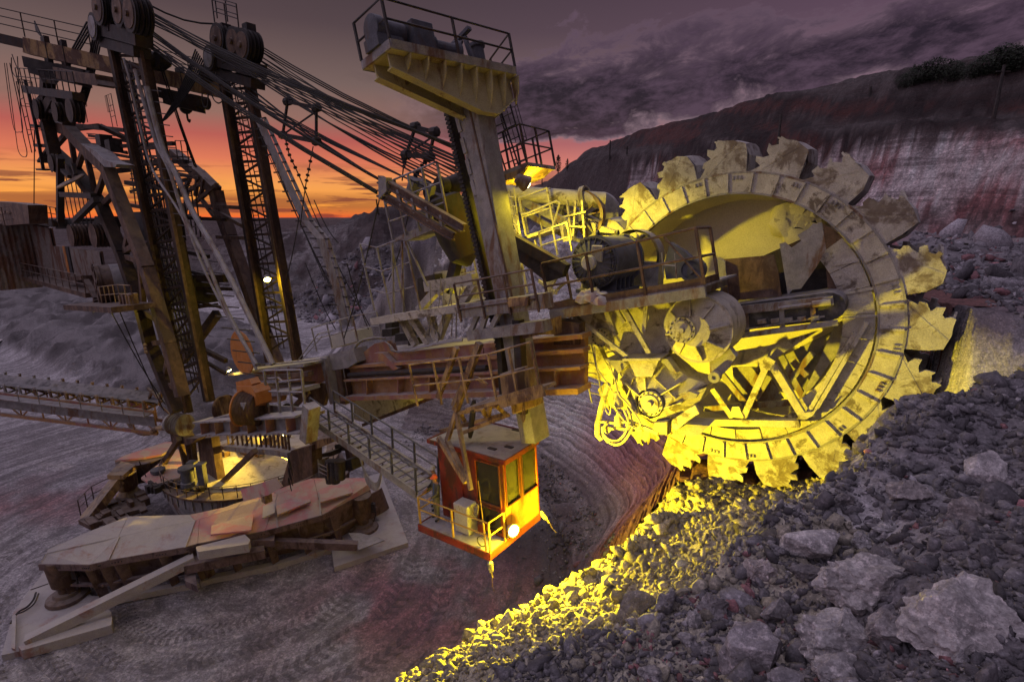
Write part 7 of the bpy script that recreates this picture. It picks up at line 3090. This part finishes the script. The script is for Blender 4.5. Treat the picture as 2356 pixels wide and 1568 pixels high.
def rock_mat(name, k=1.0):
    m = bpy.data.materials.new(name)
    m.use_nodes = True
    t = m.node_tree
    t.nodes.clear()
    g = NT(t)
    ge = g.n('ShaderNodeNewGeometry')
    pos = ge.outputs['Position']
    at = g.n('ShaderNodeAttribute', attribute_name='soil')
    n1 = g.noise(pos, 6 * k, 8, .7)
    n2 = g.noise(pos, 38 * k, 5, .65)
    vo = g.n('ShaderNodeTexVoronoi')
    g.l(pos, vo.inputs['Vector'])
    vo.inputs['Scale'].default_value = 22 * k
    col = g.mix(g.maprange(n1, .40, .62, 0, .55), at.outputs['Color'], (.055, .048, .055, 1))
    col = g.mix(g.maprange(n2, .45, .62, .35, 0), col, (.06, .052, .058, 1))
    lt = g.vmath('MULTIPLY', at.outputs['Color'], (1.6, 1.55, 1.55))
    col = g.mix(g.maprange(g.noise(pos, 15 * k, 6, .7), .54, .66, 0, .7), col, lt)
    h = g.math('ADD', g.math('MULTIPLY', n1, 1.5), g.math('MULTIPLY', n2, .5))
    h = g.math('SUBTRACT', h, g.math('MULTIPLY', vo.outputs['Distance'], .35))
    b = g.n('ShaderNodeBsdfPrincipled')
    g.l(col, b.inputs['Base Color'])
    b.inputs['Roughness'].default_value = .92
    b.inputs['Specular IOR Level'].default_value = .15
    bp = g.n('ShaderNodeBump')
    bp.inputs['Strength'].default_value = .85
    bp.inputs['Distance'].default_value = .035 / k
    g.l(h, bp.inputs['Height'])
    g.l(bp.outputs[0], b.inputs['Normal'])
    o = g.n('ShaderNodeOutputMaterial')
    g.l(b.outputs[0], o.inputs[0])
    return m


MAT['rock'] = rock_mat('broken_rock')
MAT['clod'] = rock_mat('sandy_clods', .8)


def mesh_from(name, P, F, col, mat, smooth=False):
    me = bpy.data.meshes.new(name)
    n = F.shape[1]
    me.vertices.add(len(P))
    me.vertices.foreach_set('co', P.astype(np.float32).ravel())
    me.loops.add(F.size)
    me.loops.foreach_set('vertex_index', F.astype(np.int32).ravel())
    me.polygons.add(len(F))
    me.polygons.foreach_set('loop_start', np.arange(0, F.size, n, dtype=np.int32))
    me.polygons.foreach_set('loop_total', np.full(len(F), n, dtype=np.int32))
    if smooth:
        me.polygons.foreach_set('use_smooth', np.ones(len(F), dtype=bool))
    me.update(calc_edges=True)
    a = me.attributes.new('soil', 'FLOAT_COLOR', 'POINT')
    c4 = np.concatenate([col, np.ones((len(P), 1))], axis=1)
    a.data.foreach_set('color', c4.astype(np.float32).ravel())
    me.materials.append(mat)
    if smooth:
        me.set_sharp_from_angle(angle=RAD(32))
    return me


def ground_hit(x, y, lo=.9, hi=60):
    """where the line of sight through (x,y) meets the near ground"""
    r = ray(x, y)
    ts = np.geomspace(lo, hi, 500)
    px_, py_, pz_ = r.x * ts, r.y * ts, 20 + r.z * ts
    d = pz_ - height(px_, py_)
    k = np.argmax(d < 0)
    return Vector((px_[k], py_[k], pz_[k])), ts[k]


V4, F4 = ico(5)
BOULDERS = [  # x, y, w, h in the lower right view, depth ratio, colour, label
    (1165, 520, 330, 190, .8, (.38, .345, .35), 'large pale angular slab with a hollowed top on the bench crest'),
    (865, 655, 150, 190, .9, (.29, .25, .25), 'upright pinkish grey block standing at the bench edge left of the pale hollowed slab'),
    (2130, 90, 205, 170, .9, (.36, .33, .34), 'pale clean edged block alone on the dark stones, uppermost boulder at the right'),
    (1690, 215, 215, 140, .9, (.25, .22, .22), 'crumbly brownish lump below and left of the lone pale block'),
    (2085, 335, 240, 190, .9, (.23, .20, .20), 'big rounded crumbly lump below the lone pale block at right'),
    (1490, 690, 380, 290, .9, (.32, .29, .29), 'broad whitish crusted boulder heading the long rock ridge at right'),
    (1940, 900, 500, 420, .9, (.33, .30, .30), 'largest crusted boulder, the long lower end of the rock ridge at right'),
    (215, 865, 215, 250, .6, (.17, .155, .165), 'dark smooth slab with scratch lines at the left end of the rubble bank'),
    (365, 835, 120, 170, .8, (.18, .165, .175), 'dark narrow stone leaning right of the scratched slab'),
    (850, 1110, 270, 340, .9, (.26, .235, .25), 'tall grey faceted boulder at the bottom middle of the bank'),
    (1330, 1040, 370, 260, .9, (.30, .275, .28), 'wide knobbly boulder right of the tall grey faceted one'),
    (1320, 1235, 240, 170, .9, (.29, .265, .27), 'bumpy boulder half cut off by the bottom edge, under the wide knobbly one'),
    (625, 860, 190, 180, .9, (.20, .18, .19), 'squat dark rubbly rock between the scratched slab and the tilted flat stone'),
    (985, 890, 180, 160, .6, (.21, .19, .20), 'flat tilted grey stone above the tall faceted boulder'),
    (1600, 990, 240, 230, .9, (.24, .215, .22), 'grey crumbling rock tucked under the long rock ridge'),
    (1450, 505, 110, 120, .9, (.28, .26, .27), 'small cauliflower like lump right of the pale hollowed slab'),
    (1590, 435, 130, 50, .8, (.30, .28, .29), 'thin flat flake lying above the cauliflower like lump'),
    (1165, 670, 210, 105, .7, (.14, .125, .13), 'dark flat stone wedged beneath the pale hollowed slab'),
    (1345, 275, 115, 85, .8, (.20, .18, .185), 'dark angular stone on the far edge of the bench by the trench'),
    (1935, 445, 120, 80, .8, (.27, .25, .26), 'small pale cracked lump among black stones, below left of the rounded crumbly lump'),
    (490, 1045, 90, 90, .9, (.24, .22, .23), 'round fist like stone in fine gravel near the bottom left of the bank'),
    (300, 1240, 130, 95, .9, (.23, .21, .22), 'half buried lump at the bottom edge, leftmost on the bank'),
    (605, 1110, 120, 80, .7, (.22, .20, .21), 'long grey stone pointing at the tall faceted boulder from the left'),
    (2255, 910, 90, 65, .9, (.27, .25, .26), 'small knob at the right margin beside the end of the rock ridge'),
    (1990, 1155, 75, 100, .8, (.25, .23, .24), 'upright small stone just below the largest crusted boulder'),
    (525, 930, 85, 140, .8, (.30, .28, .29), 'pale splintered stone standing between two dark rocks at the bank crest'),
]
for i, (x, y, w, h, dr, c, lab) in enumerate(BOULDERS):
    p, t = ground_hit(*b4(x, y + h * .30))
    k = .414 / FPX * t
    sx, sz = w * k / 2, h * k / 2
    P = rock_shape(V4, 100 + i, rough=.26 if i not in (0, 2, 7) else .10, cuts=16, fine=.20 if i not in (0, 2, 7, 9, 13) else .05)
    a = random.Random(i).uniform(0, 6)
    P = P @ np.array([[math.cos(a), math.sin(a), 0], [-math.sin(a), math.cos(a), 0], [0, 0, 1]])
    P[:, 0] *= sx * 1.32
    P[:, 1] *= (sx * .5 + sz * .5) * 1.25 * dr
    P[:, 2] *= sz * 1.22
    cv = np.clip(1 + .25 * fbm(P[:, 0] * 5, P[:, 1] * 5, P[:, 2] * 5, o=3), .5, 1.5)
    me = mesh_from('boulder', P, F4, np.array(c)[None, :] * cv[:, None] * 1.6, MAT['rock'], True)
    o = bpy.data.objects.new('boulder', me)
    COL.objects.link(o)
    r = ray(*b4(x, y))
    q = p + Vector((0, 0, sz * .45))
    put(o, q)
    tag(o, lab, 'boulder', 'boulders on the near bench')

V1, F1 = ico(1)
V2, F2 = ico(2)
t_ = (1 + 5 ** .5) / 2
V0 = np.array([(-1, t_, 0), (1, t_, 0), (-1, -t_, 0), (1, -t_, 0), (0, -1, t_), (0, 1, t_), (0, -1, -t_), (0, 1, -t_), (t_, 0, -1), (t_, 0, 1), (-t_, 0, -1), (-t_, 0, 1)]) / math.sqrt(1 + t_ * t_)
F0 = np.array([(0, 11, 5), (0, 5, 1), (0, 1, 7), (0, 7, 10), (0, 10, 11), (1, 5, 9), (5, 11, 4), (11, 10, 2), (10, 7, 6), (7, 1, 8), (3, 9, 4), (3, 4, 2), (3, 2, 6), (3, 6, 8), (3, 8, 9), (4, 9, 5), (2, 4, 11), (6, 2, 10), (8, 6, 7), (9, 8, 1)])


def scatter(name, seed, x, y, size, mat, colf, flat=.7, var=20, hi=0, sink=.25, h=None):
    r = np.random.RandomState(seed)
    Vb, Fb = ((V0, F0), (V1, F1), (V2, F2))[int(hi)]
    shapes = []
    for k in range(var):
        P = rock_shape(Vb, seed * 50 + k, rough=.35, cuts=(5, 9, 16)[int(hi)], fine=0 if hi < 2 else .08, lo=.40)
        if not hi and k % 5 < 3:               # splintered blocks
            q = np.random.RandomState(seed * 11 + k)
            P = np.sign(V0) * np.abs(V0) ** .35 * .62
            P = P * q.uniform(.6, 1.15, P.shape) * np.array([1.2, .9, .8])
        P = P + np.random.RandomState(seed * 7 + k).normal(0, (.13, .07, .02)[int(hi)], P.shape)
        shapes.append(P)
    n = len(x)
    z = height(x, y) if h is None else h
    ids = r.randint(0, var, n)
    S = np.stack(shapes)[ids]                       # n,nv,3
    sc = np.stack([r.uniform(.7, 1.7, n), r.uniform(.55, 1.1, n), r.uniform(.35, .85, n) * flat / .7], 1) * size[:, None]
    S = S * sc[:, None, :]
    qn = r.normal(size=(n, 4))
    qn[:, 1:3] *= .45
    qn /= np.linalg.norm(qn, axis=1)[:, None]
    w_, a, b, c = qn.T
    Rm = np.stack([1 - 2 * (b * b + c * c), 2 * (a * b - c * w_), 2 * (a * c + b * w_), 2 * (a * b + c * w_), 1 - 2 * (a * a + c * c), 2 * (b * c - a * w_),
                   2 * (a * c - b * w_), 2 * (b * c + a * w_), 1 - 2 * (a * a + b * b)], 1).reshape(n, 3, 3)
    S = np.einsum('nij,nvj->nvi', Rm, S)
    S = S + np.stack([x, y, z + size * sink * .6], 1)[:, None, :]
    nv = Vb.shape[0]
    F = (Fb[None] + (np.arange(n) * nv)[:, None, None]).reshape(-1, 3)
    c = colf(x, y, z, r)
    cc = np.repeat(c, nv, axis=0)
    me = mesh_from(name, S.reshape(-1, 3), F, cc, mat)
    o = bpy.data.objects.new(name, me)
    COL.objects.link(o)
    o['kind'] = 'stuff'
    return o


def polar(seed, n, a0, a1, r0, r1, power=1.0):
    r = np.random.RandomState(seed)
    A = np.radians(r.uniform(a0, a1, n))
    R = r0 * (r1 / r0) ** (r.uniform(0, 1, n) ** power)
    return R * np.sin(A), R * np.cos(A), r


def rockcol(x, y, z, r):
    n = len(x)
    g_ = np.array([.175, .16, .175])[None] * r.lognormal(0, .38, n)[:, None]
    redm = (r.uniform(size=n) < .02 + .14 * smooth(.15, .4, fbm(x * .5, y * .5, o=3)))[:, None]
    g_ = np.where(redm, g_ * np.array([1.7, .85, .85]), g_)
    return np.clip(g_, .03, .6)


def onbench(x, y):
    dx, dy = x - TW.x, y - TW.y
    return np.hypot(dx, dy), np.degrees(np.arctan2(dy, dx))


x, y, r = polar(11, 62000, -30, 56, 1.5, 34)
rr, th = onbench(x, y)
z = height(x, y)
d = np.hypot(x, y)
ok = (z > 14.6) & (rr > re_of(th) - .15) & (d < 34)
x, y, d, z = x[ok], y[ok], d[ok], z[ok]
size = (.006 + .0036 * d) * r.lognormal(0, .6, len(x))
size = np.minimum(size, .03 + .012 * d)
scatter('rubble', 3, x, y, size, MAT['rock'], rockcol, h=z)
# medium stones, more detailed
x, y, r = polar(12, 2600, -22, 55, 1.9, 26)
rr, th = onbench(x, y)
z = height(x, y)
d = np.hypot(x, y)
ok = (z > 15.0) & (rr > re_of(th))
x, y, d, z = x[ok], y[ok], d[ok], z[ok]
size = (.02 + .008 * d) * r.lognormal(0, .45, len(x))
scatter('broken_stones', 4, x, y, np.minimum(size, .3), MAT['rock'], rockcol, hi=2, h=z)


def clodcol(x, y, z, r):
    n = len(x)
    return np.clip(np.array([.33, .29, .24])[None] * r.lognormal(0, .3, n)[:, None], .05, .6)


# crumbly lit slope between the bench and the lip above the pit
r = np.random.RandomState(21)
n = 60000
A = np.radians(r.uniform(-92, -24, n))
R = r.uniform(20.8, 30.6, n)
x, y = TW.x + R * np.cos(A), TW.y + R * np.sin(A)
z = height(x, y)
d = np.hypot(x, y)
keep = (y > .5) & (z < 16.6) & (z > 5) & (r.uniform(size=n) < np.clip(9.0 / d, .25, 1))
x, y, z, d = x[keep], y[keep], z[keep], d[keep]
size = (.012 + .0036 * d) * r.lognormal(0, .6, len(x))
scatter('loose_clods', 5, x, y, np.minimum(size, .25), MAT['clod'], clodcol, flat=.95, h=z)
# bigger lumps along the lip
A = np.radians(r.uniform(-90, -28, 700))
R = 22.8 + r.normal(0, .9, 700) + 1.8 * smooth(-45, -33, np.degrees(A))
x, y = TW.x + R * np.cos(A), TW.y + R * np.sin(A)
z = height(x, y)
d = np.hypot(x, y)
keep = (y > 1)
size = (.03 + .008 * d) * r.lognormal(0, .45, 700)
scatter('lip_lumps', 6, x[keep], y[keep], np.minimum(size, .35)[keep], MAT['clod'], clodcol, hi=2, flat=.95, h=z[keep])
# far bench, cliff foot and slope debris on the left bank
x, y, r = polar(31, 9000, 20, 52, 16, 75)
z = height(x, y)
s2 = (x - 62) * .969 + (y - 68) * .246
keep = (z > 16.8) & (s2 < -7) & (np.hypot(x - TW.x, y - TW.y) > 33)
x, y, z = x[keep], y[keep], z[keep]
size = .10 * r.lognormal(0, .6, len(x)) * (1 + np.hypot(x, y) / 50)
scatter('bench_debris', 7, x, y, size * .8, MAT['rock'], lambda x, y, z, r: rockcol(x, y, z, r) * 1.25, h=z)
x, y, r = polar(32, 9000, -26, 4, 66, 125)
z = height(x, y)
s = (x + 12) * .656 + (y - 80) * .755
keep = (s > -6) & (s < 26)
x, y, z = x[keep], y[keep], z[keep]
size = .28 * r.lognormal(0, .6, len(x))
scatter('tumbled_rocks', 8, x, y, size, MAT['rock'], lambda x, y, z, r: rockcol(x, y, z, r) * 1.2, h=z)
# crumbs on the pit floor below the cut
r = np.random.RandomState(41)
A = np.radians(r.uniform(-30, 70, 6000))
R = 21.0 - np.abs(r.normal(0, 2.0, 6000)) + .8
x, y = TW.x + R * np.cos(A), TW.y + R * np.sin(A)
scatter('floor_crumbs', 9, x, y, .05 * r.lognormal(0, .6, 6000), MAT['rock'], lambda x, y, z, r: rockcol(x, y, z, r) * 1.0)
# ================================================================== poles, trees, people
def hillpoint(x, y):
    """first ground along the line of sight just below (x,y): used to stand things on the skyline"""
    for dy in range(0, 60, 2):
        r = ray(x, y + dy)
        ts = np.geomspace(40, 420, 700)
        px_, py_, pz_ = r.x * ts, r.y * ts, 20 + r.z * ts
        d = pz_ - height(px_, py_)
        if (d < 0).any():
            k = int(np.argmax(d < 0))
            return Vector((px_[k], py_[k], pz_[k]))
    return PD(x, y, 150)


POLES = [(2286, 272, 2291, 148, 'tall utility pole on the dark hill at the right edge of the view', 'nearest'),
         (1789, 338, 1790, 262, 'bare pole in front of the dark hill above the wheel top', 'bare'),
         (1402, 372, 1405, 322, 'slim bare mast on the skyline of the hill', 'bare'),
         (1442, 358, 1444, 336, 'short utility pole with crossarms on the skyline beside the slim bare mast', 'cross'),
         (1247, 408, 1249, 395, 'tiny utility pole on the skyline right of the lookout column', 'cross'),
         (2000, 224, 2000, 208, 'small post on the hill crest left of the scrub', 'bare')]
tops = []
for (x0, y0, x1, y1, lab, kind) in POLES:
    p = hillpoint(x0, y0)
    s_ = (p - CAM).length
    q = CAM + ray(x1, y1) * ((p - CAM).length / (ray(x1, y1)).length)
    q.x, q.y = p.x, p.y
    H = max(1.5, q.z - p.z)
    t = thing('utility_pole', lab, 'pole', p, 'poles along the hill')
    m = M()
    m.tube([p - UPV * .5, p + UPV * H], [.16 + s_ * .0006, .10 + s_ * .0006], 6)
    m.build('pole_shaft', MAT['dark'], t)
    if kind != 'bare':
        m = M()
        m.beam(p + UPV * (H * .88) - Vector((H * .14, 0, 0)), p + UPV * (H * .88) + Vector((H * .14, 0, 0)), .12, .12)
        if kind == 'cross':
            m.beam(p + UPV * (H * .72) - Vector((H * .18, 0, 0)), p + UPV * (H * .72) + Vector((H * .18, 0, 0)), .12, .12)
        m.build('crossarm', MAT['dark'], t)
    tops.append(p + UPV * H * .88)
wm = M()
for a, b in ((tops[2], tops[3]), (tops[3], tops[1]), (tops[4], tops[2])):
    for o_ in (0, .5):
        pts = [a.lerp(b, k / 10) - UPV * (math.sin(math.pi * k / 10) * 1.2 + o_) for k in range(11)]
        wm.tube(pts, .035, 3)
o = wm.build('overhead_wires', MAT['cable'], None)
tag(o, 'thin overhead wires strung between the poles on the skyline', 'wires')

fm = mk('dark_scrub_leaves', (.012, .018, .010), (.03, .035, .02), bump=0)
MAT['leaf'] = fm


def tree(p, H, Wd, lab, seed, group, slim=False, cat='tree'):
    t = thing('poplar_tree' if slim else 'scrub_tree', lab, cat, p, group)
    r = random.Random(seed)
    m = M()
    m.tube([p - UPV * .3, p + UPV * H * .5, p + UPV * H * .9], [H * .035, H * .02, H * .006], 5)
    m.build('trunk', MAT['dark'], t)
    m = M()
    n = 1000 if not slim else 500
    for k in range(n):
        u = r.random()
        if slim:
            z = H * (.12 + .86 * u)
            rad = Wd * .5 * math.sin(math.pi * min(1, .15 + u * .85)) ** .8
        else:
            z = H * (.18 + .8 * u)
            rad = Wd * .5 * math.sqrt(max(.02, 1 - (2 * u - .9) ** 2 * .9)) * (.75 + .4 * math.sin(u * 9 + seed) * r.random())
        a, q = r.uniform(0, 2 * math.pi), math.sqrt(r.random())
        c = p + Vector((math.cos(a) * rad * q, math.sin(a) * rad * q, z)) + Vector((r.gauss(0, .05 * Wd), 0, r.gauss(0, .04 * H)))
        s_ = r.uniform(.02, .055) * (H if not slim else H * .8)
        e1 = Vector((r.gauss(0, 1), r.gauss(0, 1), r.gauss(0, 1))).normalized()
        e2 = e1.orthogonal().normalized()
        m.add([c - e1 * s_, c + e2 * s_ * .7, c + e1 * s_, c - e2 * s_ * .7], [(0, 1, 2, 3)])
    m.build('crown', MAT['leaf'], t)


p = hillpoint(1284, 396)
tree(p, 7.5, 2.6, 'tall dark poplar on the skyline right of the lookout column', 1, 'poplars on the skyline', True)
p = hillpoint(1305, 392)
tree(p, 4.0, 1.6, 'shorter dark poplar just right of the tall one on the skyline', 2, 'poplars on the skyline', True)
SCR = [(2080, 204, 2.4), (2100, 198, 3.0), (2125, 192, 3.2), (2150, 190, 3.6), (2180, 190, 3.2), (2205, 186, 2.6), (2232, 182, 2.2), (2255, 178, 3.0), (2285, 174, 3.6), (2310, 170, 3.8), (2338, 168, 3.4)]
POSW = ['leftmost scrub bush of the row on the dark hill crest', 'second scrub bush from the left on the dark hill crest', 'third scrub bush from the left on the dark hill crest', 'tallest scrub bush in the left clump on the dark hill crest',
        'scrub bush right of the tallest one in the left clump on the crest', 'thin scrub bush where the left clump on the crest fades out', 'low scrub bush in the gap of the row on the hill crest', 'scrub bush just left of the tall utility pole on the crest',
        'scrub bush at the foot of the tall utility pole on the crest', 'scrub bush just right of the tall utility pole on the crest', 'rightmost scrub bush of the row at the edge of the view']
for i, ((x, y, H), lab) in enumerate(zip(SCR, POSW)):
    p = hillpoint(x, y)
    tree(p - UPV * .4, H, H * 1.35, lab, 40 + i, 'scrub along the hill crest', cat='bush')

# ------------------------------------------------------------------ people
MAT['skin'] = mk('skin', (.30, .16, .11), (.34, .19, .13), bump=0)
MAT['jacket'] = mk('dark_olive_work_jacket', (.06, .058, .045), (.085, .08, .06), bump=.1)
MAT['trousers'] = mk('olive_work_trousers', (.13, .125, .085), (.17, .16, .11), bump=.1)
MAT['shirt'] = mk('blue_shirt', (.05, .08, .16), (.07, .10, .19), bump=0)
MAT['boots'] = mk('black_boots', (.02, .018, .016), (.03, .027, .025), bump=0)
MAT['hat'] = mk('orange_hard_hat', (.75, .12, .04), (.8, .15, .05), rough=.35, bump=0)
MAT['darkcloth'] = mk('black_work_clothes', (.025, .023, .026), (.04, .037, .04), bump=.1)


def person(name, label, foot, face, joints, mats, hat):
    """one skinned body; joints are (right, forward, up) metres"""
    f = Vector((face.x, face.y, 0)).normalized()
    rgt = f.cross(UPV)
    G = lambda q: Vector(foot) + rgt * q[0] + f * q[1] + UPV * q[2]
    t = thing(name, label, 'person', foot)
    names = list(joints['p'])
    me = bpy.data.meshes.new('body')
    me.from_pydata([tuple(Vector(joints['p'][k])) for k in names], [(names.index(a), names.index(b)) for a, b in joints['e']], [])
    ob = bpy.data.objects.new('body_tmp', me)
    COL.objects.link(ob)
    sk_ = ob.modifiers.new('skin', 'SKIN')
    sk_.use_smooth_shade = True
    ss = ob.modifiers.new('sub', 'SUBSURF')
    ss.levels = ss.render_levels = 2
    for i, k in enumerate(names):
        me.skin_vertices[0].data[i].radius = joints['r'][k]
        me.skin_vertices[0].data[i].use_root = (k == 'pelvis')
    dg = bpy.context.evaluated_depsgraph_get()
    dg.update()
    bm2 = bpy.data.meshes.new_from_object(ob.evaluated_get(dg))
    bpy.data.objects.remove(ob)
    for m_ in mats:
        bm2.materials.append(MAT[m_])
    hands = [Vector(joints['p'][k]) for k in names if k.startswith('hand')]
    for p in bm2.polygons:
        c = p.center
        i = 0
        if c.z < .10:
            i = 3
        elif c.z < .93 and abs(c.x) < .34 and not any((c - h).length < .14 for h in hands):
            i = 1
        if c.z > 1.46 or any((c - h).length < .11 for h in hands):
            i = 2
        if 1.0 < c.z < 1.42 and abs(c.x) < .055 and c.y > .06:
            i = 4
        p.material_index = i
        p.use_smooth = True
    for v in bm2.vertices:
        v.co = G(v.co) - Vector(foot)
    b = bpy.data.objects.new('body', bm2)
    COL.objects.link(b)
    WLOC[b.name] = Vector(foot)
    b.parent = t
    # head with features
    h = Vector(joints['p']['head'])
    m = M()
    m.lathe(G(h + Vector((0, .01, -.115))), UPV, [(.03, 0), (.062, .02), (.076, .07), (.082, .12), (.078, .17), (.05, .22), (.005, .235)], 14)
    m.add([G(h + Vector(q)) for q in ((-.014, .085, .0), (.014, .085, .0), (0, .115, -.02), (0, .085, .05))], [(0, 1, 2), (0, 2, 3), (1, 3, 2)])
    for s_ in (-1, 1):
        m.box(G(h + Vector((s_ * .082, 0, .01))), rgt * .01, f * .02, UPV * .03)
    m.build('head', MAT['skin'], t, smooth=True)
    m = M()
    for s_ in (-1, 1):
        m.box(G(h + Vector((s_ * .03, .078, .022))), rgt * .012, f * .006, UPV * .006)
    m.box(G(h + Vector((0, .075, -.05))), rgt * .022, f * .006, UPV * .004)
    m.build('face_features', MAT['boots'], t)
    m = M()
    c = h + Vector((0, .0, .055))
    m.lathe(G(c), UPV, [(.118, -.012), (.12, 0), (.098, .012), (.094, .05), (.07, .095), (.03, .112), (.003, .115)], 18)
    m.box(G(c + Vector((0, .115, -.008))), rgt * .07, f * .04, UPV * .006)
    m.build('hard_hat', MAT[hat], t, smooth=True)
    # fingers closed on what is held
    for k in names:
        if k.startswith('hand'):
            hp = Vector(joints['p'][k])
            m = M()
            for q in range(4):
                o_ = Vector((.0 + (q - 1.5) * .018, .02, 0))
                ln = (.055, .065, .06, .048)[q]
                m.tube([G(hp + o_), G(hp + o_ + Vector((0, ln * .6, -.01))), G(hp + o_ + Vector((0, ln * .7, -.045))), G(hp + o_ + Vector((0, ln * .3, -.06)))], [.010, .009, .008, .006], 5)
            m.tube([G(hp + Vector((.03, 0, 0))), G(hp + Vector((.045, .03, -.02))), G(hp + Vector((.03, .045, -.045)))], [.011, .009, .007], 5)
            m.build('fingers', MAT['skin'], t)
    return t


E_ = [('pelvis', 'waist'), ('waist', 'chest'), ('chest', 'neck'), ('neck', 'head'), ('pelvis', 'hipL'), ('hipL', 'kneeL'), ('kneeL', 'ankL'), ('ankL', 'toeL'), ('pelvis', 'hipR'), ('hipR', 'kneeR'), ('kneeR', 'ankR'), ('ankR', 'toeR'),
      ('chest', 'shL'), ('shL', 'elL'), ('elL', 'wrL'), ('wrL', 'handL'), ('chest', 'shR'), ('shR', 'elR'), ('elR', 'wrR'), ('wrR', 'handR')]
RADI = {'pelvis': (.155, .115), 'waist': (.15, .11), 'chest': (.175, .12), 'neck': (.055, .055), 'head': (.06, .06), 'hipL': (.095, .10), 'kneeL': (.07, .072), 'ankL': (.055, .06), 'toeL': (.045, .04),
        'shL': (.07, .07), 'elL': (.052, .052), 'wrL': (.036, .034), 'handL': (.042, .026)}
RADI.update({k[:-1] + 'R': v for k, v in list(RADI.items()) if k.endswith('L')})
PA = {'pelvis': (0, 0, .93), 'waist': (0, .01, 1.10), 'chest': (0, .02, 1.32), 'neck': (0, .03, 1.49), 'head': (0, .05, 1.60), 'hipL': (-.10, 0, .86), 'kneeL': (-.13, .03, .48), 'ankL': (-.14, 0, .09), 'toeL': (-.16, .17, .045),
      'hipR': (.10, 0, .86), 'kneeR': (.12, .02, .48), 'ankR': (.13, -.02, .09), 'toeR': (.16, .15, .045),
      'shL': (-.20, .0, 1.40), 'elL': (-.31, .10, 1.16), 'wrL': (-.27, .33, 1.06), 'handL': (-.25, .42, 1.04), 'shR': (.20, .0, 1.40), 'elR': (.30, .04, 1.15), 'wrR': (.30, .26, 1.04), 'handR': (.29, .36, 1.03)}
foot = RP(*b2(1332, 1058), K0 + CU * .0, CU)
pa = person('person', 'person in orange hard hat and olive work clothes standing at the cab balcony rail', foot, NV * .9 - AV * .35, {'p': PA, 'r': RADI, 'e': E_}, ['jacket', 'trousers', 'skin', 'boots', 'shirt'], 'hat')
PB = dict(PA)
PB.update({'elL': (-.40, .14, 1.30), 'wrL': (-.58, .34, 1.22), 'handL': (-.65, .41, 1.20), 'elR': (.28, -.02, 1.14), 'wrR': (.27, .08, .92), 'handR': (.27, .11, .84)})
foot = CP(DK + .55, .15, 0.0)
pb = person('person', 'person in black work clothes and white helmet leaning out behind the red cab', foot, NV * .8 - AV * .6, {'p': PB, 'r': RADI, 'e': E_}, ['darkcloth', 'darkcloth', 'skin', 'boots', 'darkcloth'], 'white')
# ------------------------------------------------------------------ belt line on the far bench at right
fb2 = thing('bench_conveyor', 'dark low conveyor line crossing the far bench at the right edge', 'conveyor', PZ(2250, 565, 17.6))
a, b = PZ(2120, 563, 17.7), PZ(2420, 572, 17.7)
m = M()
m.beam(a, b, .8, .5)
m.build('belt', MAT['dark'], fb2)
m = M()
n = 26
for k in range(n):
    p = a.lerp(b, k / n)
    m.beam(p, p - UPV * .7, .14, .14)
o = m.build('trestles', MAT['dark'], fb2)
o['kind'] = 'stuff'
